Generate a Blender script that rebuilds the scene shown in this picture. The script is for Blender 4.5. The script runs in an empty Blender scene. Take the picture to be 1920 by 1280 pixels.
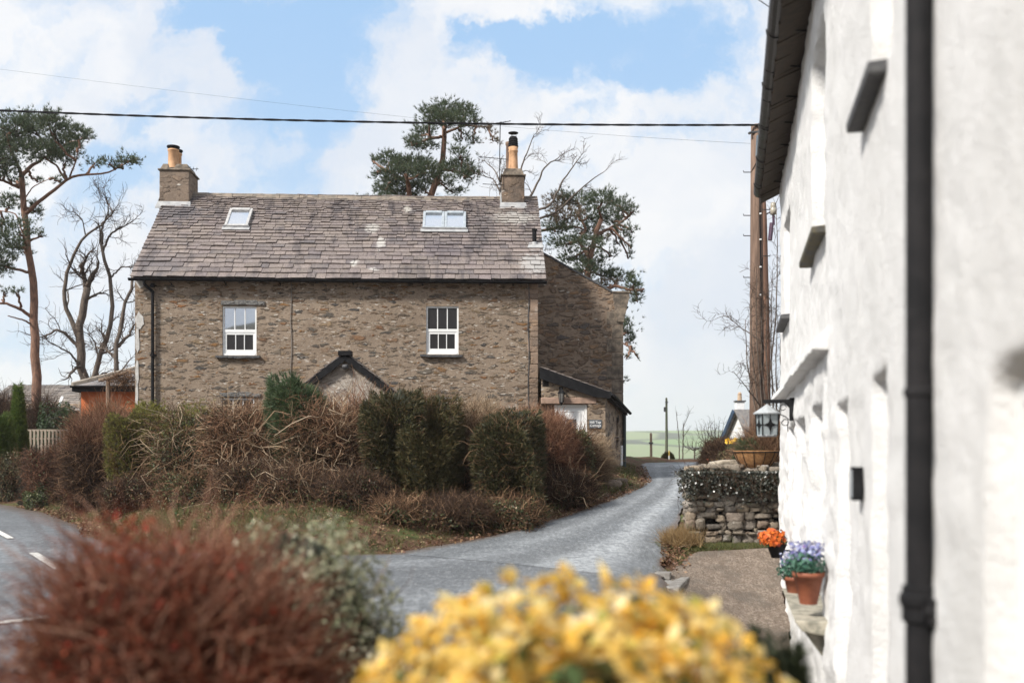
HAZE = 0.0003
import bpy, math, random
import numpy as np
from mathutils import Vector, Matrix

sc = bpy.context.scene
COL = sc.collection
F, HZ, EYE = 1867.0, 855.0, 1.6          # focal length and horizon of the photograph in its own pixels; eye height
R = math.radians
rnd = random.Random(7)


def P(px, py, Y):
    """A point seen at (px, py) in the photograph that stands Y metres away."""
    return np.array([(px - 960) / F * Y, Y, EYE + (HZ - py) / F * Y])


# ------------------------------------------------------------------ tagging
def tag(o, label=None, cat=None, group=None, kind=None):
    if label: o['label'] = label
    if cat: o['category'] = cat
    if group: o['group'] = group
    if kind: o['kind'] = kind
    return o


def empty(name, loc=(0, 0, 0), rz=0.0):
    o = bpy.data.objects.new(name, None)
    o.empty_display_size = 0.3
    o.location = loc
    o.rotation_euler = (0, 0, rz)
    COL.objects.link(o)
    return o


def thing(name, label, cat, loc=(0, 0, 0), rz=0.0, group=None):
    return tag(empty(name, loc, rz), label, cat, group)


def link(name, me, mat, parent=None, smooth=False):
    if mat is not None:
        for m in (mat if isinstance(mat, (list, tuple)) else [mat]):
            me.materials.append(m)
    if smooth and len(me.polygons):
        me.polygons.foreach_set('use_smooth', np.ones(len(me.polygons), dtype=bool))
    o = bpy.data.objects.new(name, me)
    COL.objects.link(o)
    if parent is not None: o.parent = parent
    return o


# ------------------------------------------------------------------ mesh builders
class MB:
    def __init__(s): s.v = []; s.f = []

    def add(s, vs, fs):
        n = len(s.v)
        s.v.extend([tuple(map(float, p)) for p in vs])
        s.f.extend([tuple(n + i for i in f) for f in fs])
        return s

    def box(s, x0, x1, y0, y1, z0, z1):
        vs = [(x0, y0, z0), (x1, y0, z0), (x1, y1, z0), (x0, y1, z0), (x0, y0, z1), (x1, y0, z1), (x1, y1, z1), (x0, y1, z1)]
        return s.add(vs, [(3, 2, 1, 0), (4, 5, 6, 7), (0, 1, 5, 4), (1, 2, 6, 5), (2, 3, 7, 6), (3, 0, 4, 7)])

    def hexa(s, bottom, top):
        return s.add(list(bottom) + list(top), [(3, 2, 1, 0), (4, 5, 6, 7), (0, 1, 5, 4), (1, 2, 6, 5), (2, 3, 7, 6), (3, 0, 4, 7)])

    def beam(s, a, b, w, h, up=(0, 0, 1)):
        a, b = np.array(a, float), np.array(b, float)
        d = b - a; d /= np.linalg.norm(d)
        u = np.array(up, float); sd = np.cross(d, u); sd /= np.linalg.norm(sd); u = np.cross(sd, d)
        q = lambda p: [p - sd * w / 2 - u * h / 2, p + sd * w / 2 - u * h / 2, p + sd * w / 2 + u * h / 2, p - sd * w / 2 + u * h / 2]
        return s.add(q(a) + q(b), [(0, 1, 2, 3), (7, 6, 5, 4), (1, 0, 4, 5), (2, 1, 5, 6), (3, 2, 6, 7), (0, 3, 7, 4)])

    def prism(s, poly, vec):
        """polygon (3-D points in one plane) extruded by vec"""
        n = len(poly); vec = np.array(vec, float)
        a = [np.array(p, float) for p in poly]; b = [p + vec for p in a]
        fs = [tuple(range(n)), tuple(range(2 * n - 1, n - 1, -1))]
        fs += [((i + 1) % n, i, n + i, n + (i + 1) % n) for i in range(n)]
        return s.add(a + b, fs)

    def tube(s, pts, r, sides=8, cap=True):
        pts = [np.array(p, float) for p in pts]
        k = len(pts)
        rr = r if hasattr(r, '__len__') else [r] * k
        n0 = len(s.v); ref = None
        for i, p in enumerate(pts):
            d = pts[min(i + 1, k - 1)] - pts[max(i - 1, 0)]
            d = d / (np.linalg.norm(d) + 1e-9)
            if ref is None:
                ref = np.array([1, 0, 0.]) if abs(d[0]) < 0.8 else np.array([0, 1, 0.])
            a = ref - d * np.dot(ref, d); a /= np.linalg.norm(a) + 1e-9; ref = a
            b = np.cross(d, a)
            for j in range(sides):
                t = 2 * math.pi * j / sides
                s.v.append(tuple(p + rr[i] * (math.cos(t) * a + math.sin(t) * b)))
        for i in range(k - 1):
            for j in range(sides):
                j2 = (j + 1) % sides
                s.f.append((n0 + i * sides + j, n0 + i * sides + j2, n0 + (i + 1) * sides + j2, n0 + (i + 1) * sides + j))
        if cap:
            s.f.append(tuple(n0 + j for j in range(sides - 1, -1, -1)))
            s.f.append(tuple(n0 + (k - 1) * sides + j for j in range(sides)))
        return s

    def lathe(s, prof, c, sides=20, cap=True):
        n0 = len(s.v); k = len(prof)
        for r, z in prof:
            for j in range(sides):
                t = 2 * math.pi * j / sides
                s.v.append((c[0] + r * math.cos(t), c[1] + r * math.sin(t), c[2] + z))
        for i in range(k - 1):
            for j in range(sides):
                j2 = (j + 1) % sides
                s.f.append((n0 + i * sides + j, n0 + i * sides + j2, n0 + (i + 1) * sides + j2, n0 + (i + 1) * sides + j))
        if cap:
            s.f.append(tuple(n0 + j for j in range(sides - 1, -1, -1)))
            s.f.append(tuple(n0 + (k - 1) * sides + j for j in range(sides)))
        return s

    def stone(s, c, dx, dy, dz, rg, rough=0.12, rot=0.0):
        """a rounded, uneven stone: a 4x4 gridded cube pulled towards a ball"""
        n = 3; key = {}; vs = []; fs = []
        def vid(i, j, k):
            if (i, j, k) not in key:
                p = np.array([i, j, k]) / n * 2 - 1
                q = p / (np.sum(np.abs(p) ** 5) ** (1 / 5) + 1e-9)
                p = p * 0.3 + q * 0.7
                p = p * (1 + rg.uniform(-rough, rough, 3))
                p = p * np.array([dx, dy, dz]) / 2
                x = p[0] * math.cos(rot) - p[1] * math.sin(rot); y = p[0] * math.sin(rot) + p[1] * math.cos(rot)
                key[(i, j, k)] = len(vs); vs.append((c[0] + x, c[1] + y, c[2] + p[2]))
            return key[(i, j, k)]
        for a in range(n):
            for b in range(n):
                fs.append((vid(a, b, 0), vid(a, b + 1, 0), vid(a + 1, b + 1, 0), vid(a + 1, b, 0)))
                fs.append((vid(a, b, n), vid(a + 1, b, n), vid(a + 1, b + 1, n), vid(a, b + 1, n)))
                fs.append((vid(a, 0, b), vid(a + 1, 0, b), vid(a + 1, 0, b + 1), vid(a, 0, b + 1)))
                fs.append((vid(a, n, b), vid(a, n, b + 1), vid(a + 1, n, b + 1), vid(a + 1, n, b)))
                fs.append((vid(0, a, b), vid(0, a, b + 1), vid(0, a + 1, b + 1), vid(0, a + 1, b)))
                fs.append((vid(n, a, b), vid(n, a + 1, b), vid(n, a + 1, b + 1), vid(n, a, b + 1)))
        return s.add(vs, fs)

    def build(s, name, mat, parent=None, smooth=False, bevel=0.0):
        me = bpy.data.meshes.new(name)
        me.from_pydata(s.v, [], s.f)
        o = link(name, me, mat, parent, smooth)
        if bevel:
            b = o.modifiers.new('bevel', 'BEVEL'); b.width = bevel; b.segments = 2; b.limit_method = 'ANGLE'
        return o


def np_mesh(name, V, Fq, mat, parent=None, smooth=False, midx=None, uv=None):
    """fast mesh from a vertex array and an (m, k) face array"""
    me = bpy.data.meshes.new(name)
    m, k = Fq.shape
    me.vertices.add(len(V)); me.vertices.foreach_set('co', np.ascontiguousarray(V, np.float32).ravel())
    me.loops.add(m * k); me.loops.foreach_set('vertex_index', np.ascontiguousarray(Fq, np.int32).ravel())
    me.polygons.add(m)
    me.polygons.foreach_set('loop_start', np.arange(0, m * k, k, dtype=np.int32))
    if midx is not None: me.polygons.foreach_set('material_index', midx.astype(np.int32))
    if uv is not None:
        l = me.uv_layers.new(name='UVMap'); l.data.foreach_set('uv', uv[Fq.ravel()].astype(np.float32).ravel())
    me.update(calc_edges=True)
    return link(name, me, mat, parent, smooth)


def unit(a): return a / (np.linalg.norm(a, axis=-1, keepdims=True) + 1e-9)


def leaves(rg, pts, nrm, size, aspect=0.55, spread=0.9):
    """one folded leaf (two quads' worth: a 6-point leaf outline as two quads) at every point"""
    n = len(pts)
    d = unit(nrm + rg.normal(0, spread, (n, 3)))
    t = unit(np.cross(d, rg.normal(0, 1, (n, 3))))
    w = np.cross(d, t)
    L = size * rg.uniform(0.6, 1.35, (n, 1))
    W = L * aspect
    fold = d * L * 0.18
    a = pts - t * L * 0.5
    b = pts + t * L * 0.5
    c = pts + w * W * 0.5 + fold + t * L * 0.05
    e = pts - w * W * 0.5 + fold + t * L * 0.05
    V = np.stack([a, c, b, e], 1).reshape(-1, 3)
    i = np.arange(n)[:, None] * 4
    Fq = np.concatenate([i, i + 1, i + 2, i + 3], 1)
    return V, Fq


def needles(rg, pts, dirs, blade, width, k):
    """tufts of thin triangular blades"""
    n = len(pts)
    d = unit(dirs[:, None, :] + rg.normal(0, 0.55, (n, k, 3)))
    L = blade * rg.uniform(0.6, 1.25, (n, k, 1))
    sd = unit(np.cross(d, rg.normal(0, 1, (n, k, 3)))) * width * 0.5
    p = pts[:, None, :] + d * 0.0
    V = np.stack([p - sd, p + sd, p + d * L], 2).reshape(-1, 3)
    return V, np.arange(len(V)).reshape(-1, 3)


def twig_lines(rg, st, dr, length, k=4, wander=0.45, droop=0.0):
    n = len(st)
    L = (length * rg.uniform(0.5, 1.3, (n, 1))) / (k - 1)
    pts = [st]; d = unit(dr)
    for i in range(k - 1):
        d = unit(d + rg.normal(0, wander, (n, 3)) + np.array([0, 0, -droop]))
        pts.append(pts[-1] + d * L)
    return np.stack(pts, 1)


def tube3(pts, r0, r1):
    """three-sided tapered tubes along (n, k, 3) polylines"""
    n, k, _ = pts.shape
    d = unit(pts[:, -1] - pts[:, 0])
    a = unit(np.cross(d, np.array([0.31, 0.52, 0.79]))); b = np.cross(d, a)
    V = np.zeros((n, k, 3, 3))
    r0 = np.broadcast_to(np.asarray(r0, float), (n,)); r1 = np.broadcast_to(np.asarray(r1, float), (n,))
    for i in range(k):
        r = (r0 + (r1 - r0) * i / (k - 1))[:, None]
        for j in range(3):
            t = 2 * math.pi * j / 3
            V[:, i, j] = pts[:, i] + r * (math.cos(t) * a + math.sin(t) * b)
    idx = np.arange(n * k * 3).reshape(n, k, 3)
    fs = []
    for i in range(k - 1):
        for j in range(3):
            j2 = (j + 1) % 3
            fs.append(np.stack([idx[:, i, j], idx[:, i, j2], idx[:, i + 1, j2], idx[:, i + 1, j]], 1))
    return V.reshape(-1, 3), np.concatenate(fs, 0)


def cat_mesh(parts):
    V = []; Fq = []; n = 0
    for v, f in parts:
        V.append(v); Fq.append(f + n); n += len(v)
    return np.concatenate(V), np.concatenate(Fq)


# ------------------------------------------------------------------ value noise
def _h(ix, iy, seed):
    v = np.sin(ix * 127.1 + iy * 311.7 + seed * 74.7) * 43758.5453
    return v - np.floor(v)


def vnoise(x, y, seed=0):
    x = np.asarray(x, float); y = np.asarray(y, float)
    ix, iy = np.floor(x), np.floor(y)
    fx, fy = x - ix, y - iy
    fx = fx * fx * (3 - 2 * fx); fy = fy * fy * (3 - 2 * fy)
    return ((_h(ix, iy, seed) * (1 - fx) + _h(ix + 1, iy, seed) * fx) * (1 - fy)
            + (_h(ix, iy + 1, seed) * (1 - fx) + _h(ix + 1, iy + 1, seed) * fx) * fy) * 2 - 1


def sstep(x, a, b):
    t = np.clip((x - a) / (b - a), 0, 1)
    return t * t * (3 - 2 * t)


# ------------------------------------------------------------------ node helpers
def nd(nt, typ, ins=None, **props):
    n = nt.nodes.new(typ)
    for k, v in props.items(): setattr(n, k, v)
    for k, v in (ins or {}).items():
        if isinstance(v, bpy.types.NodeSocket): nt.links.new(v, n.inputs[k])
        else: n.inputs[k].default_value = v
    return n


def ramp(nt, fac, stops, interp='LINEAR'):
    n = nt.nodes.new('ShaderNodeValToRGB')
    nt.links.new(fac, n.inputs[0])
    cr = n.color_ramp; cr.interpolation = interp
    while len(cr.elements) > 1: cr.elements.remove(cr.elements[-1])
    for i, (p, c) in enumerate(stops):
        e = cr.elements[0] if i == 0 else cr.elements.new(p)
        e.position = p
        e.color = (c, c, c, 1) if not hasattr(c, '__len__') else (*c[:3], 1)
    return n.outputs[0]


def mix(nt, fac, a, b, mode='MIX'):
    n = nt.nodes.new('ShaderNodeMix'); n.data_type = 'RGBA'; n.blend_type = mode; n.clamp_factor = True
    for k, v in ((0, fac), (6, a), (7, b)):
        if isinstance(v, bpy.types.NodeSocket): nt.links.new(v, n.inputs[k])
        elif k == 0: n.inputs[0].default_value = v
        else: n.inputs[k].default_value = (*v[:3], 1)
    return n.outputs[2]


def math_(nt, op, a, b=None, c=None):
    n = nt.nodes.new('ShaderNodeMath'); n.operation = op
    for i, v in enumerate((a, b, c)):
        if v is None: continue
        if isinstance(v, bpy.types.NodeSocket): nt.links.new(v, n.inputs[i])
        else: n.inputs[i].default_value = v
    return n.outputs[0]


def mapr(nt, v, a, b, c=0.0, d=1.0, smooth=True):
    n = nt.nodes.new('ShaderNodeMapRange'); n.interpolation_type = 'SMOOTHSTEP' if smooth else 'LINEAR'
    nt.links.new(v, n.inputs[0])
    for i, x in enumerate((a, b, c, d)): n.inputs[i + 1].default_value = x
    return n.outputs[0]


def new_mat(name):
    m = bpy.data.materials.new(name); m.use_nodes = True
    nt = m.node_tree
    b = nt.nodes['Principled BSDF']
    return m, nt, b


def coords(nt, scale=(1, 1, 1), kind='Object'):
    tc = nt.nodes.new('ShaderNodeTexCoord')
    mp = nd(nt, 'ShaderNodeMapping', {'Vector': tc.outputs[kind], 'Scale': scale})
    return mp.outputs[0]


def noise(nt, vec, scale, detail=4, rough=0.6, out=0):
    n = nd(nt, 'ShaderNodeTexNoise', {'Vector': vec, 'Scale': scale, 'Detail': detail, 'Roughness': rough})
    return n.outputs[out]


def bump(nt, h, strength, dist, b):
    n = nd(nt, 'ShaderNodeBump', {'Height': h, 'Strength': strength, 'Distance': dist})
    nt.links.new(n.outputs[0], b.inputs['Normal'])


def plain(name, c1, c2=None, rough=0.6, scale=6, bumpd=0.0, metal=0.0, spec=0.5, aniso=(1, 1, 1), detail=6):
    """a painted / weathered surface with two noise-mixed tones and a little bump"""
    m, nt, b = new_mat(name)
    v = coords(nt, aniso)
    c2 = c2 or tuple(x * 0.75 for x in c1)
    f = noise(nt, v, scale, detail)
    nt.links.new(mix(nt, mapr(nt, f, 0.35, 0.65), c1, c2), b.inputs['Base Color'])
    r = mapr(nt, f, 0.3, 0.7, max(rough - 0.1, 0), min(rough + 0.1, 1))
    nt.links.new(r, b.inputs['Roughness'])
    b.inputs['Metallic'].default_value = metal
    b.inputs['Specular IOR Level'].default_value = spec
    if bumpd: bump(nt, noise(nt, v, scale * 4, 5), 0.6, bumpd, b)
    return m


def leaf_mat(name, stops, transl=0.3, rough=0.55, spec=0.35):
    m, nt, b = new_mat(name)
    g = nt.nodes.new('ShaderNodeNewGeometry')
    col = ramp(nt, g.outputs['Random Per Island'], stops)
    f = noise(nt, coords(nt), 3.0, 2)
    col = mix(nt, mapr(nt, f, 0.35, 0.7, 0.0, 0.45), col, tuple(sum(s[1][i] for s in stops) / len(stops) * 0.5 for i in range(3)))
    nt.links.new(col, b.inputs['Base Color'])
    b.inputs['Roughness'].default_value = rough
    b.inputs['Specular IOR Level'].default_value = spec
    if transl:
        t = nd(nt, 'ShaderNodeBsdfTranslucent', {'Color': col})
        s = nd(nt, 'ShaderNodeMixShader', {0: transl, 1: b.outputs[0], 2: t.outputs[0]})
        nt.links.new(s.outputs[0], nt.nodes['Material Output'].inputs[0])
    return m


def rubble(name, mortar1, mortar2, stones, scale=(2.6, 2.6, 7.5), exposed=0.5, lichen=0.6, bump_d=0.03, tone=1.0):
    """rubble masonry with thick slurried joints: flat stones showing through, each of its own colour"""
    m, nt, b = new_mat(name)
    base = coords(nt)
    dist = noise(nt, base, 5.5, 6, 0.7, out=1)
    off = nd(nt, 'ShaderNodeVectorMath', {0: dist, 1: (0.5, 0.5, 0.5)}, operation='SUBTRACT')
    off = nd(nt, 'ShaderNodeVectorMath', {0: off.outputs[0], 'Scale': 0.13}, operation='SCALE')
    v = nd(nt, 'ShaderNodeVectorMath', {0: base, 1: off.outputs[0]}, operation='ADD')
    mp = nd(nt, 'ShaderNodeMapping', {'Vector': v.outputs[0], 'Scale': scale})
    vo = nd(nt, 'ShaderNodeTexVoronoi', {'Vector': mp.outputs[0], 'Scale': 1.0}, feature='F1')
    ve = nd(nt, 'ShaderNodeTexVoronoi', {'Vector': mp.outputs[0], 'Scale': 1.0}, feature='DISTANCE_TO_EDGE')
    sep = nd(nt, 'ShaderNodeSeparateColor', {0: vo.outputs['Color']})
    # smaller stones between
    mp2 = nd(nt, 'ShaderNodeMapping', {'Vector': v.outputs[0], 'Scale': tuple(s * 2.3 for s in scale)})
    vo2 = nd(nt, 'ShaderNodeTexVoronoi', {'Vector': mp2.outputs[0], 'Scale': 1.0}, feature='F1')
    ve2 = nd(nt, 'ShaderNodeTexVoronoi', {'Vector': mp2.outputs[0], 'Scale': 1.0}, feature='DISTANCE_TO_EDGE')
    sep2 = nd(nt, 'ShaderNodeSeparateColor', {0: vo2.outputs['Color']})
    n1 = noise(nt, base, 14, 5, 0.7)
    nbig = noise(nt, base, 0.7, 3)
    # exposed stone mask
    e1 = math_(nt, 'ADD', ve.outputs['Distance'], math_(nt, 'MULTIPLY', math_(nt, 'SUBTRACT', n1, 0.5), 0.35))
    e1 = mapr(nt, e1, 0.06, 0.24)
    lot = math_(nt, 'ADD', sep.outputs[0], math_(nt, 'MULTIPLY', math_(nt, 'SUBTRACT', nbig, 0.5), 0.7))
    s1 = math_(nt, 'MULTIPLY', e1, mapr(nt, lot, 1 - exposed - 0.06, 1 - exposed + 0.06))
    e2 = math_(nt, 'ADD', ve2.outputs['Distance'], math_(nt, 'MULTIPLY', math_(nt, 'SUBTRACT', n1, 0.5), 0.35))
    e2 = mapr(nt, e2, 0.06, 0.26)
    s2 = math_(nt, 'MULTIPLY', e2, mapr(nt, sep2.outputs[0], 1 - exposed * 0.7 - 0.05, 1 - exposed * 0.7 + 0.05))
    mp3 = nd(nt, 'ShaderNodeMapping', {'Vector': v.outputs[0], 'Scale': tuple(s * 0.62 for s in scale), 'Location': (3.3, 1.7, 0.4)})
    vo3 = nd(nt, 'ShaderNodeTexVoronoi', {'Vector': mp3.outputs[0], 'Scale': 1.0}, feature='F1')
    ve3 = nd(nt, 'ShaderNodeTexVoronoi', {'Vector': mp3.outputs[0], 'Scale': 1.0}, feature='DISTANCE_TO_EDGE')
    sep3 = nd(nt, 'ShaderNodeSeparateColor', {0: vo3.outputs['Color']})
    e3 = mapr(nt, math_(nt, 'ADD', ve3.outputs['Distance'], math_(nt, 'MULTIPLY', math_(nt, 'SUBTRACT', n1, 0.5), 0.5)), 0.1, 0.3)
    s3 = math_(nt, 'MULTIPLY', e3, mapr(nt, sep3.outputs[0], 1 - exposed * 0.55 - 0.05, 1 - exposed * 0.55 + 0.05))
    k = len(stones)
    st = [((i + 0.5) / k, c) for i, c in enumerate(stones)]
    c1 = ramp(nt, sep.outputs[1], st)
    c2 = ramp(nt, sep2.outputs[1], st)
    c3 = ramp(nt, sep3.outputs[1], st)
    nf = noise(nt, base, 30, 5, 0.7)
    vary = mapr(nt, noise(nt, base, 9, 5, 0.75), 0.3, 0.7, 0.0, 0.45)
    mort = mix(nt, mapr(nt, noise(nt, base, 2.2, 6, 0.7), 0.32, 0.68), mortar1, mortar2)
    tinted = lambda c: mix(nt, vary, c, mix(nt, 0.35, mix(nt, 1.0, c, (0.55, 0.52, 0.5), 'MULTIPLY'), mort))
    col = mix(nt, s2, mort, tinted(c2))
    col = mix(nt, s1, col, tinted(c1))
    col = mix(nt, s3, col, tinted(c3))
    s1 = math_(nt, 'MAXIMUM', s1, s3)
    fl = math_(nt, 'MULTIPLY', e2, mapr(nt, sep2.outputs[2], 1 - 0.12 * lichen, 1.02 - 0.12 * lichen, 0, 0.9))
    col = mix(nt, fl, col, (0.62, 0.57, 0.5))
    col = mix(nt, mapr(nt, noise(nt, base, 0.55, 5, 0.65), 0.42, 0.66, 0, 0.3), col, mix(nt, 1.0, col, (0.55, 0.53, 0.52), 'MULTIPLY'))
    # pale lime and lichen flecks
    nl = noise(nt, mp.outputs[0], 1.35, 5, 0.75)
    col = mix(nt, mapr(nt, nl, 0.685 - 0.1 * lichen, 0.72 - 0.1 * lichen, 0, 0.85), col, (0.56, 0.52, 0.46))
    col = mix(nt, mapr(nt, nf, 0.3, 0.75, 0.0, 0.55), col, mix(nt, 1.0, col, (0.45, 0.43, 0.42), 'MULTIPLY'))
    if tone != 1.0: col = mix(nt, 1.0, col, (tone, tone, tone), 'MULTIPLY')
    nt.links.new(col, b.inputs['Base Color'])
    b.inputs['Roughness'].default_value = 0.9
    b.inputs['Specular IOR Level'].default_value = 0.2
    h = math_(nt, 'MAXIMUM', s1, math_(nt, 'MULTIPLY', s2, 0.7))
    h = math_(nt, 'ADD', h, math_(nt, 'MULTIPLY', n1, 0.5))
    h = math_(nt, 'ADD', h, math_(nt, 'MULTIPLY', nf, 0.25))
    bump(nt, h, 1.0, bump_d, b)
    return m

# ================================================================== camera, light, sky
cam_d = bpy.data.cameras.new('camera'); cam = bpy.data.objects.new('camera', cam_d); COL.objects.link(cam)
cam.location = (0, 0, EYE); cam.rotation_euler = (R(90), 0, 0)
cam_d.sensor_width = 36; cam_d.lens = 36 * F / 1920
cam_d.shift_y = (HZ - 640) / 1920
cam_d.clip_start = 0.05; cam_d.clip_end = 6000
cam_d.dof.use_dof = True; cam_d.dof.focus_distance = 26.0; cam_d.dof.aperture_fstop = 1.0
sc.camera = cam
sc.view_settings.view_transform = 'Standard'; sc.view_settings.look = 'None'
sc.view_settings.exposure = 0.85; sc.view_settings.gamma = 1.0
sc.cycles.use_denoising = True
sc.cycles.max_bounces = 6; sc.cycles.diffuse_bounces = 3; sc.cycles.glossy_bounces = 3
sc.cycles.transmission_bounces = 4; sc.cycles.volume_bounces = 2; sc.cycles.transparent_max_bounces = 8
sc.cycles.sample_clamp_indirect = 6.0

SUN_EL, SUN_AZ = 41.0, 232.0           # azimuth measured clockwise from +Y (the view direction): over the left shoulder
sd = bpy.data.lights.new('sun', 'SUN'); sun = bpy.data.objects.new('sun', sd); COL.objects.link(sun)
sd.energy = 3.5; sd.angle = R(10); sd.color = (1.0, 0.955, 0.89)
az, el = R(SUN_AZ), R(SUN_EL)
to_sun = Vector((math.sin(az) * math.cos(el), math.cos(az) * math.cos(el), math.sin(el)))
sun.rotation_euler = to_sun.to_track_quat('Z', 'Y').to_euler()

w = bpy.data.worlds.new('World'); sc.world = w; w.use_nodes = True
nt = w.node_tree; bg = nt.nodes['Background']
BGS = 0.0575
sky = nt.nodes.new('ShaderNodeTexSky'); sky.sky_type = 'NISHITA'; sky.sun_disc = False
sky.sun_elevation = el; sky.sun_rotation = az; sky.air_density = 1.0; sky.dust_density = 0.6
tc = nt.nodes.new('ShaderNodeTexCoord')
dirv = nd(nt, 'ShaderNodeVectorMath', {0: tc.outputs['Generated']}, operation='NORMALIZE').outputs[0]
sx = nd(nt, 'ShaderNodeSeparateXYZ', {0: dirv})
yy = math_(nt, 'MAXIMUM', math_(nt, 'ABSOLUTE', sx.outputs[1]), 0.12)
u = math_(nt, 'DIVIDE', sx.outputs[0], yy); v = math_(nt, 'DIVIDE', sx.outputs[2], yy)
uv = nd(nt, 'ShaderNodeCombineXYZ', {0: u, 1: v, 2: sx.outputs[1]}).outputs[0]
wp = noise(nt, uv, 5.5, 10, 0.66, out=1)
wo = nd(nt, 'ShaderNodeVectorMath', {0: wp, 1: (0.5, 0.5, 0.5)}, operation='SUBTRACT')
wo = nd(nt, 'ShaderNodeVectorMath', {0: wo.outputs[0], 1: (0.26, 0.2, 0.0)}, operation='MULTIPLY')
uvw = nd(nt, 'ShaderNodeVectorMath', {0: uv, 1: wo.outputs[0]}, operation='ADD').outputs[0]
# gaps of blue between the clouds: direction (x, y in the photograph), half width, half height, depth
GAPS = [(600, 110, 80, 75, 1.15), (520, 55, 60, 60, 0.9), (430, 25, 110, 26, 1.1), (478, 100, 30, 60, 0.8), (615, 215, 75, 40, 0.9),
        (275, 200, 75, 18, 0.55), (300, 235, 40, 12, 0.6), (265, 300, 75, 45, 0.62), (210, 330, 50, 40, 0.5), (940, 60, 75, 26, 0.9),
        (1000, 85, 90, 42, 1.0), (1160, 120, 120, 48, 0.9), (1330, 90, 110, 70, 0.8), (1250, 160, 80, 22, 0.7),
        (1060, 214, 60, 14, 0.55), (655, 285, 60, 60, 0.5), (560, 320, 60, 25, 0.4), (1290, 285, 70, 22, 0.42), (1390, 220, 50, 40, 0.5),
        (1210, 535, 130, 30, 0.3), (1250, 640, 110, 20, 0.22), (40, 640, 120, 40, 0.2), (470, 270, 40, 30, 0.35)]
tot = None
for (px, py, rx, ry, k) in GAPS:
    cxx, cyy = (px - 960) / F, (HZ - py) / F
    a = nd(nt, 'ShaderNodeVectorMath', {0: uvw, 1: (cxx, cyy, 0)}, operation='SUBTRACT')
    a = nd(nt, 'ShaderNodeVectorMath', {0: a.outputs[0], 1: (F / rx, F / ry, 0)}, operation='MULTIPLY')
    l = nd(nt, 'ShaderNodeVectorMath', {0: a.outputs[0]}, operation='LENGTH').outputs['Value']
    g = mapr(nt, l, 2.3, 0.2, 0, k * 1.0)
    tot = g if tot is None else math_(nt, 'ADD', tot, g)
tot = math_(nt, 'MULTIPLY', tot, mapr(nt, sx.outputs[1], 0.05, 0.3))
n2 = noise(nt, uvw, 7.0, 10, 0.64)
n3 = noise(nt, dirv, 1.6, 6, 0.6)
elsewhere = mapr(nt, sx.outputs[1], 0.75, 0.45)
cl = math_(nt, 'SUBTRACT', math_(nt, 'ADD', mapr(nt, sx.outputs[2], 0.14, 0.42, 0.97, 0.86), math_(nt, 'MULTIPLY', math_(nt, 'SUBTRACT', n2, 0.5), 4.0)), tot)
cl = math_(nt, 'SUBTRACT', cl, math_(nt, 'MULTIPLY', elsewhere, mapr(nt, n3, 0.5, 0.68, 0, 0.55)))
cl = mapr(nt, cl, -0.2, 1.05)
pale = mapr(nt, sx.outputs[2], 0.0, 0.45)
blue = mix(nt, pale, (6.0, 7.6, 9.3), (3.7, 6.1, 9.3))
gain = mix(nt, 1.0, sky.outputs[0], (1.6, 1.6, 1.6), 'MULTIPLY')
blue = mix(nt, 0.12, blue, gain)
shade = noise(nt, uvw, 2.6, 6, 0.6)
white = mix(nt, mapr(nt, shade, 0.36, 0.62), (9.45, 9.5, 9.65), (7.3, 7.9, 8.9))
nt.links.new(mix(nt, cl, blue, white), bg.inputs['Color'])
bg.inputs['Strength'].default_value = BGS

# ================================================================== the lie of the land
LANE_L = np.array([(-1.91, 16.2), (-0.58, 18.0), (0.42, 19.5), (1.61, 21.5), (2.83, 24.0), (3.62, 26.5), (4.2, 32.0), (4.9, 37.6), (6.3, 40.4), (9.0, 42.6), (13.0, 44.2), (22.0, 46.5)])
LANE_R = np.array([(2.0, 12.6), (2.25, 14.6), (2.72, 17.4), (3.05, 19.0), (3.74, 21.5), (4.9, 26.0), (6.2, 32.0), (7.3, 36.2), (8.6, 38.2), (10.6, 39.6), (14.0, 40.8), (22.5, 42.8)])
MAIN_IN = np.array([(-1.91, 16.2), (-4.0, 15.8), (-6.5, 16.8), (-8.1, 19.0), (-9.3, 21.5), (-12.2, 26.0), (-15.4, 30.0), (-24.0, 38.0), (-45.0, 52.0)])
MAIN_OUT = np.array([(2.0, 12.6), (1.3, 9.0), (-0.4, 6.6), (-2.4, 5.0), (-5.0, 3.8), (-10.0, 4.0), (-17.0, 9.0), (-27.0, 18.0), (-50.0, 34.0)])
ISL = np.concatenate([MAIN_IN[::-1], LANE_L[1:], np.array([(8, 90), (-45, 90)])])


def poly_sd(X, Y, poly):
    """distance to a polygon's edge, positive inside"""
    d2 = np.full(X.shape, 1e9); ins = np.zeros(X.shape, bool)
    n = len(poly)
    for i in range(n):
        ax, ay = poly[i]; bx, by = poly[(i + 1) % n]
        ex, ey = bx - ax, by - ay
        t = np.clip(((X - ax) * ex + (Y - ay) * ey) / (ex * ex + ey * ey), 0, 1)
        d2 = np.minimum(d2, (X - ax - t * ex) ** 2 + (Y - ay - t * ey) ** 2)
        c = ((ay > Y) != (by > Y)) & (X < (bx - ax) * (Y - ay) / (by - ay + 1e-12) + ax)
        ins ^= c
    return np.where(ins, np.sqrt(d2), -np.sqrt(d2))


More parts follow.
